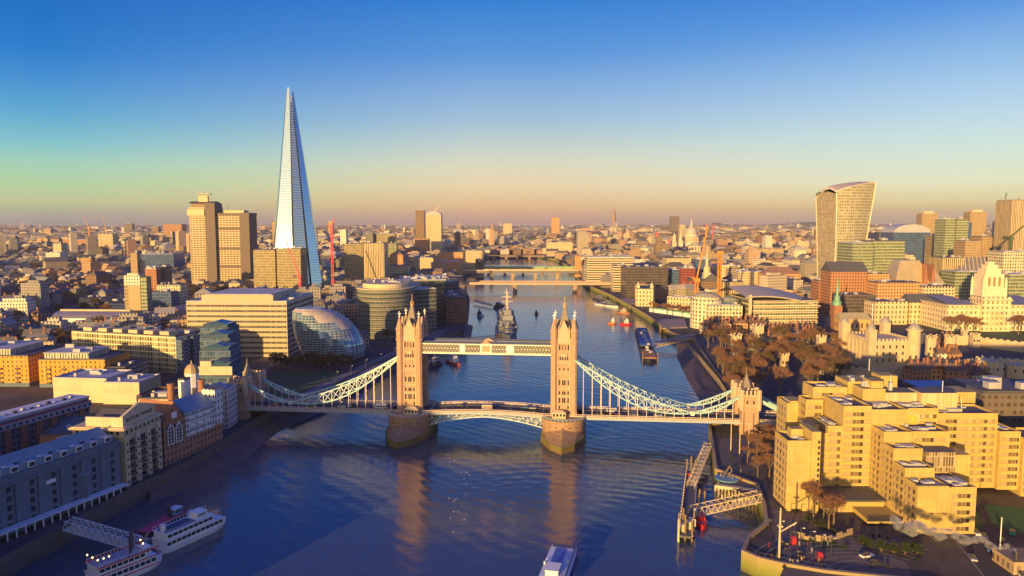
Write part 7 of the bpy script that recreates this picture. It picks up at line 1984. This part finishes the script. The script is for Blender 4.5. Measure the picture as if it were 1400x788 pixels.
for k in range(N_ + 1):
    u = k / N_; c = Vector((x0 + (x1 - x0) * u, y0 + (y1 - y0) * u, GZ + 6.5 + 4.0 * u ** .7 + .8 * sin(k * 1.9))); rd = .7 + 2.2 * u ** .8 + .5 * sin(k * 2.3)
    prevr.append([(c.x, c.y + rd * cos(2 * pi * j / 10), c.z + rd * .8 * sin(2 * pi * j / 10)) for j in range(10)])
for k in range(N_ + 1): m.v += prevr[k]
for k in range(N_):
    for j in range(10): m.f.append((k * 10 + j, k * 10 + 10 + j, k * 10 + 10 + (j + 1) % 10, k * 10 + (j + 1) % 10))
n_ = len(m.v); m.f.append(tuple(range(0, 10))); m.f.append(tuple(range(n_ - 1, n_ - 11, -1)))
tag(m.build('steam', sm), 'thin plume of white steam drifting left past the foot of the hotel', 'steam', kind='stuff')

block('shade_caster_block', 'added tall concrete block, unseen outside the right edge, that shades the castle side', 'building', (203, 200), 0.0, 100, 68, 52, HW, clutter=0)  # unseen block added to throw shade past the hotel toward the moat

# ============================================================ SMALL GROUND AND ROOF DETAIL
pale = plain('paving_pale', (0.26, 0.23, 0.20), 0.8, var=0.3, scale=0.5)
def strip(pts, wd, z, name, mat):
    b = MB()
    for a, c in zip(pts, pts[1:]):
        A_, B_ = Vector((*a, z)), Vector((*c, z)); n = Vector((-(B_ - A_).y, (B_ - A_).x, 0)).normalized() * wd / 2; b.poly([A_ - n, B_ - n, B_ + n, A_ + n])
    o = b.build(name, mat); o['kind'] = 'structure'; return o
for k in range(9):
    c = G(1190, 790, GZ); r_ = 9 + k * 3.2
    strip([(c[0] + r_ * cos(a), c[1] + r_ * sin(a) * .9) for a in [radians(35 + 10 * j) for j in range(13)]], .5, GZ + .05 + .004 * k, 'paving_band', pale)
strip([G(1280, 700, GZ), G(1330, 745, GZ), G(1375, 800, GZ)], 9, GZ + .03, 'road', M_asphalt)
for o_ in (-4.6, 4.6):
    a, b_, c_ = G(1280, 700, GZ), G(1330, 745, GZ), G(1375, 800, GZ); strip([(a[0] + o_, a[1]), (b_[0] + o_, b_[1]), (c_[0] + o_, c_[1])], .4, GZ + .12, 'kerb', pale)
sheet([(1345, 690), (1400, 695), (1410, 735), (1360, 720)], GZ + 0.05, 'lawn', plain('lawn_bright', (0.04, 0.13, 0.05), .9, var=.5, scale=.4))
sheet([(1300, 690), (1335, 700), (1350, 730), (1310, 712)], GZ + 0.05, 'lawn', M_grass)
sheet([(1085, 735), (1140, 742), (1165, 752), (1120, 750)], GZ + 0.06, 'lawn', M_grass)
r6 = random.Random(31)
cc = [M_white, M_dark, M_roofpale, plain('car_navy', (.03, .05, .15), .35), plain('car_maroon', (.25, .02, .03), .35), plain('car_silver', (.4, .42, .45), .3)]
cn = ['white', 'black', 'grey', 'navy', 'maroon', 'silver']
for i in range(7):
    u = i / 6; p0, p1 = G(1296, 706, GZ), G(1384, 790, GZ); x = p0[0] + (p1[0] - p0[0]) * u + 3.2; y = p0[1] + (p1[1] - p0[1]) * u
    k = r6.randrange(6); vehicle('car', '%s car parked in the line beside the yard road right of the hotel' % cn[k], 'car', (x, y, GZ + .05), atan2(p1[1] - p0[1], p1[0] - p0[0]), 4.4, 1.8, 1.5, cc[k], group='cars parked by the yard road, %s' % cn[k])
for i in range(0):
    s_ = 30; k = r6.randrange(6); x, y = G(1150 + i * 13, 758 + (i % 3) * 6, GZ); vehicle('car', '%s car waiting on the shaded hotel forecourt' % cn[k], 'car', (x, y, GZ + .1), r6.uniform(0, 3), 4.4, 1.8, 1.5, cc[k], group='cars on the hotel forecourt, %s' % cn[k])
for i in range(12):
    s_ = r6.choice((r6.uniform(-125, -58), r6.uniform(58, 125), r6.uniform(-28, 28))); k = r6.randrange(6); lane = r6.choice((-3, 3))
    vehicle('car', '%s car driving over the bridge' % cn[k], 'car', on_deck(s_, lane), BR + (0 if lane > 0 else pi), 4.4, 1.8, 1.5, cc[k], group='cars on the bridge, %s' % cn[k])
for i in range(9):
    x, y = G(r6.uniform(1060, 1130), r6.uniform(742, 768), GZ); t = thing('bench', 'small wooden bench on the riverside plaza', 'bench', (x, y, GZ), r6.uniform(0, 3), 'benches on the plaza')
    MB().box(-.9, .9, -.25, .25, .4, .5).build('seat', M_wood, t); MB().box(-.9, .9, .2, .28, .5, .95).build('backrest', M_wood, t)
    for x_ in (-.7, .7): MB().box(x_ - .06, x_ + .06, -.2, .2, 0, .4).build('leg', M_dark, t)
for i in range(40):
    px, py = r6.uniform(1060, 1260), r6.uniform(735, 784)
    if i < 16: px, py = r6.uniform(985, 1040), r6.uniform(612, 655)
    x, y = G(px, py, GZ); t = tree(0, 0, r6.uniform(.12, .2), 4, 'low clipped dark bush by the hotel and dock paths', 'low bushes by the paths', xy=(x, y), z=GZ - .9)
# skylights and hatches on the nearest left roofs
for k in range(24):
    m = MB(); x = 4 + k * 4.3; m.box(x, x + 1.4, 4.4, 5.6, 22.2, 22.9); m.build('roof_light', M_pane if k % 3 else M_white, wh)
for k in range(12):
    m = MB(); x = 3 + k * 4.4; m.box(x, x + 1.8, 4, 5.4, 17.5, 18.0 + .4 * (k % 3)); m.build('roof_hatch', M_roofpale if k % 2 else M_dark, tr)

# gulls over and on the water
gm = MB(); gm.lathe(0, 0, [(.02, -.3), (.13, -.1), (.14, .1), (.05, .32)], 6); gm.poly([(.1, 0, .1), (.75, .18, -.05), (.7, .2, -.2), (.08, 0, -.12)]); gm.poly([(-.1, 0, .1), (-.75, .18, -.05), (-.7, .2, -.2), (-.08, 0, -.12)])
gme = gm.mesh('gull', plain('gull_white', (.85, .85, .85), .6))
for i in range(18):
    px, py = r6.gauss(630, 12), r6.gauss(682, 26); x, y = G(px, py, 1.5)
    g_ = put('gull', gme, None, (x, y, r6.uniform(.4, 4)), r6.uniform(0, 6)); g_.rotation_euler = (pi / 2, 0, r6.uniform(0, 6)); g_.scale = (.7, .7, .7); tag(g_, 'white gull low over the water between the two bridge towers', 'bird', 'flock of gulls on the river')
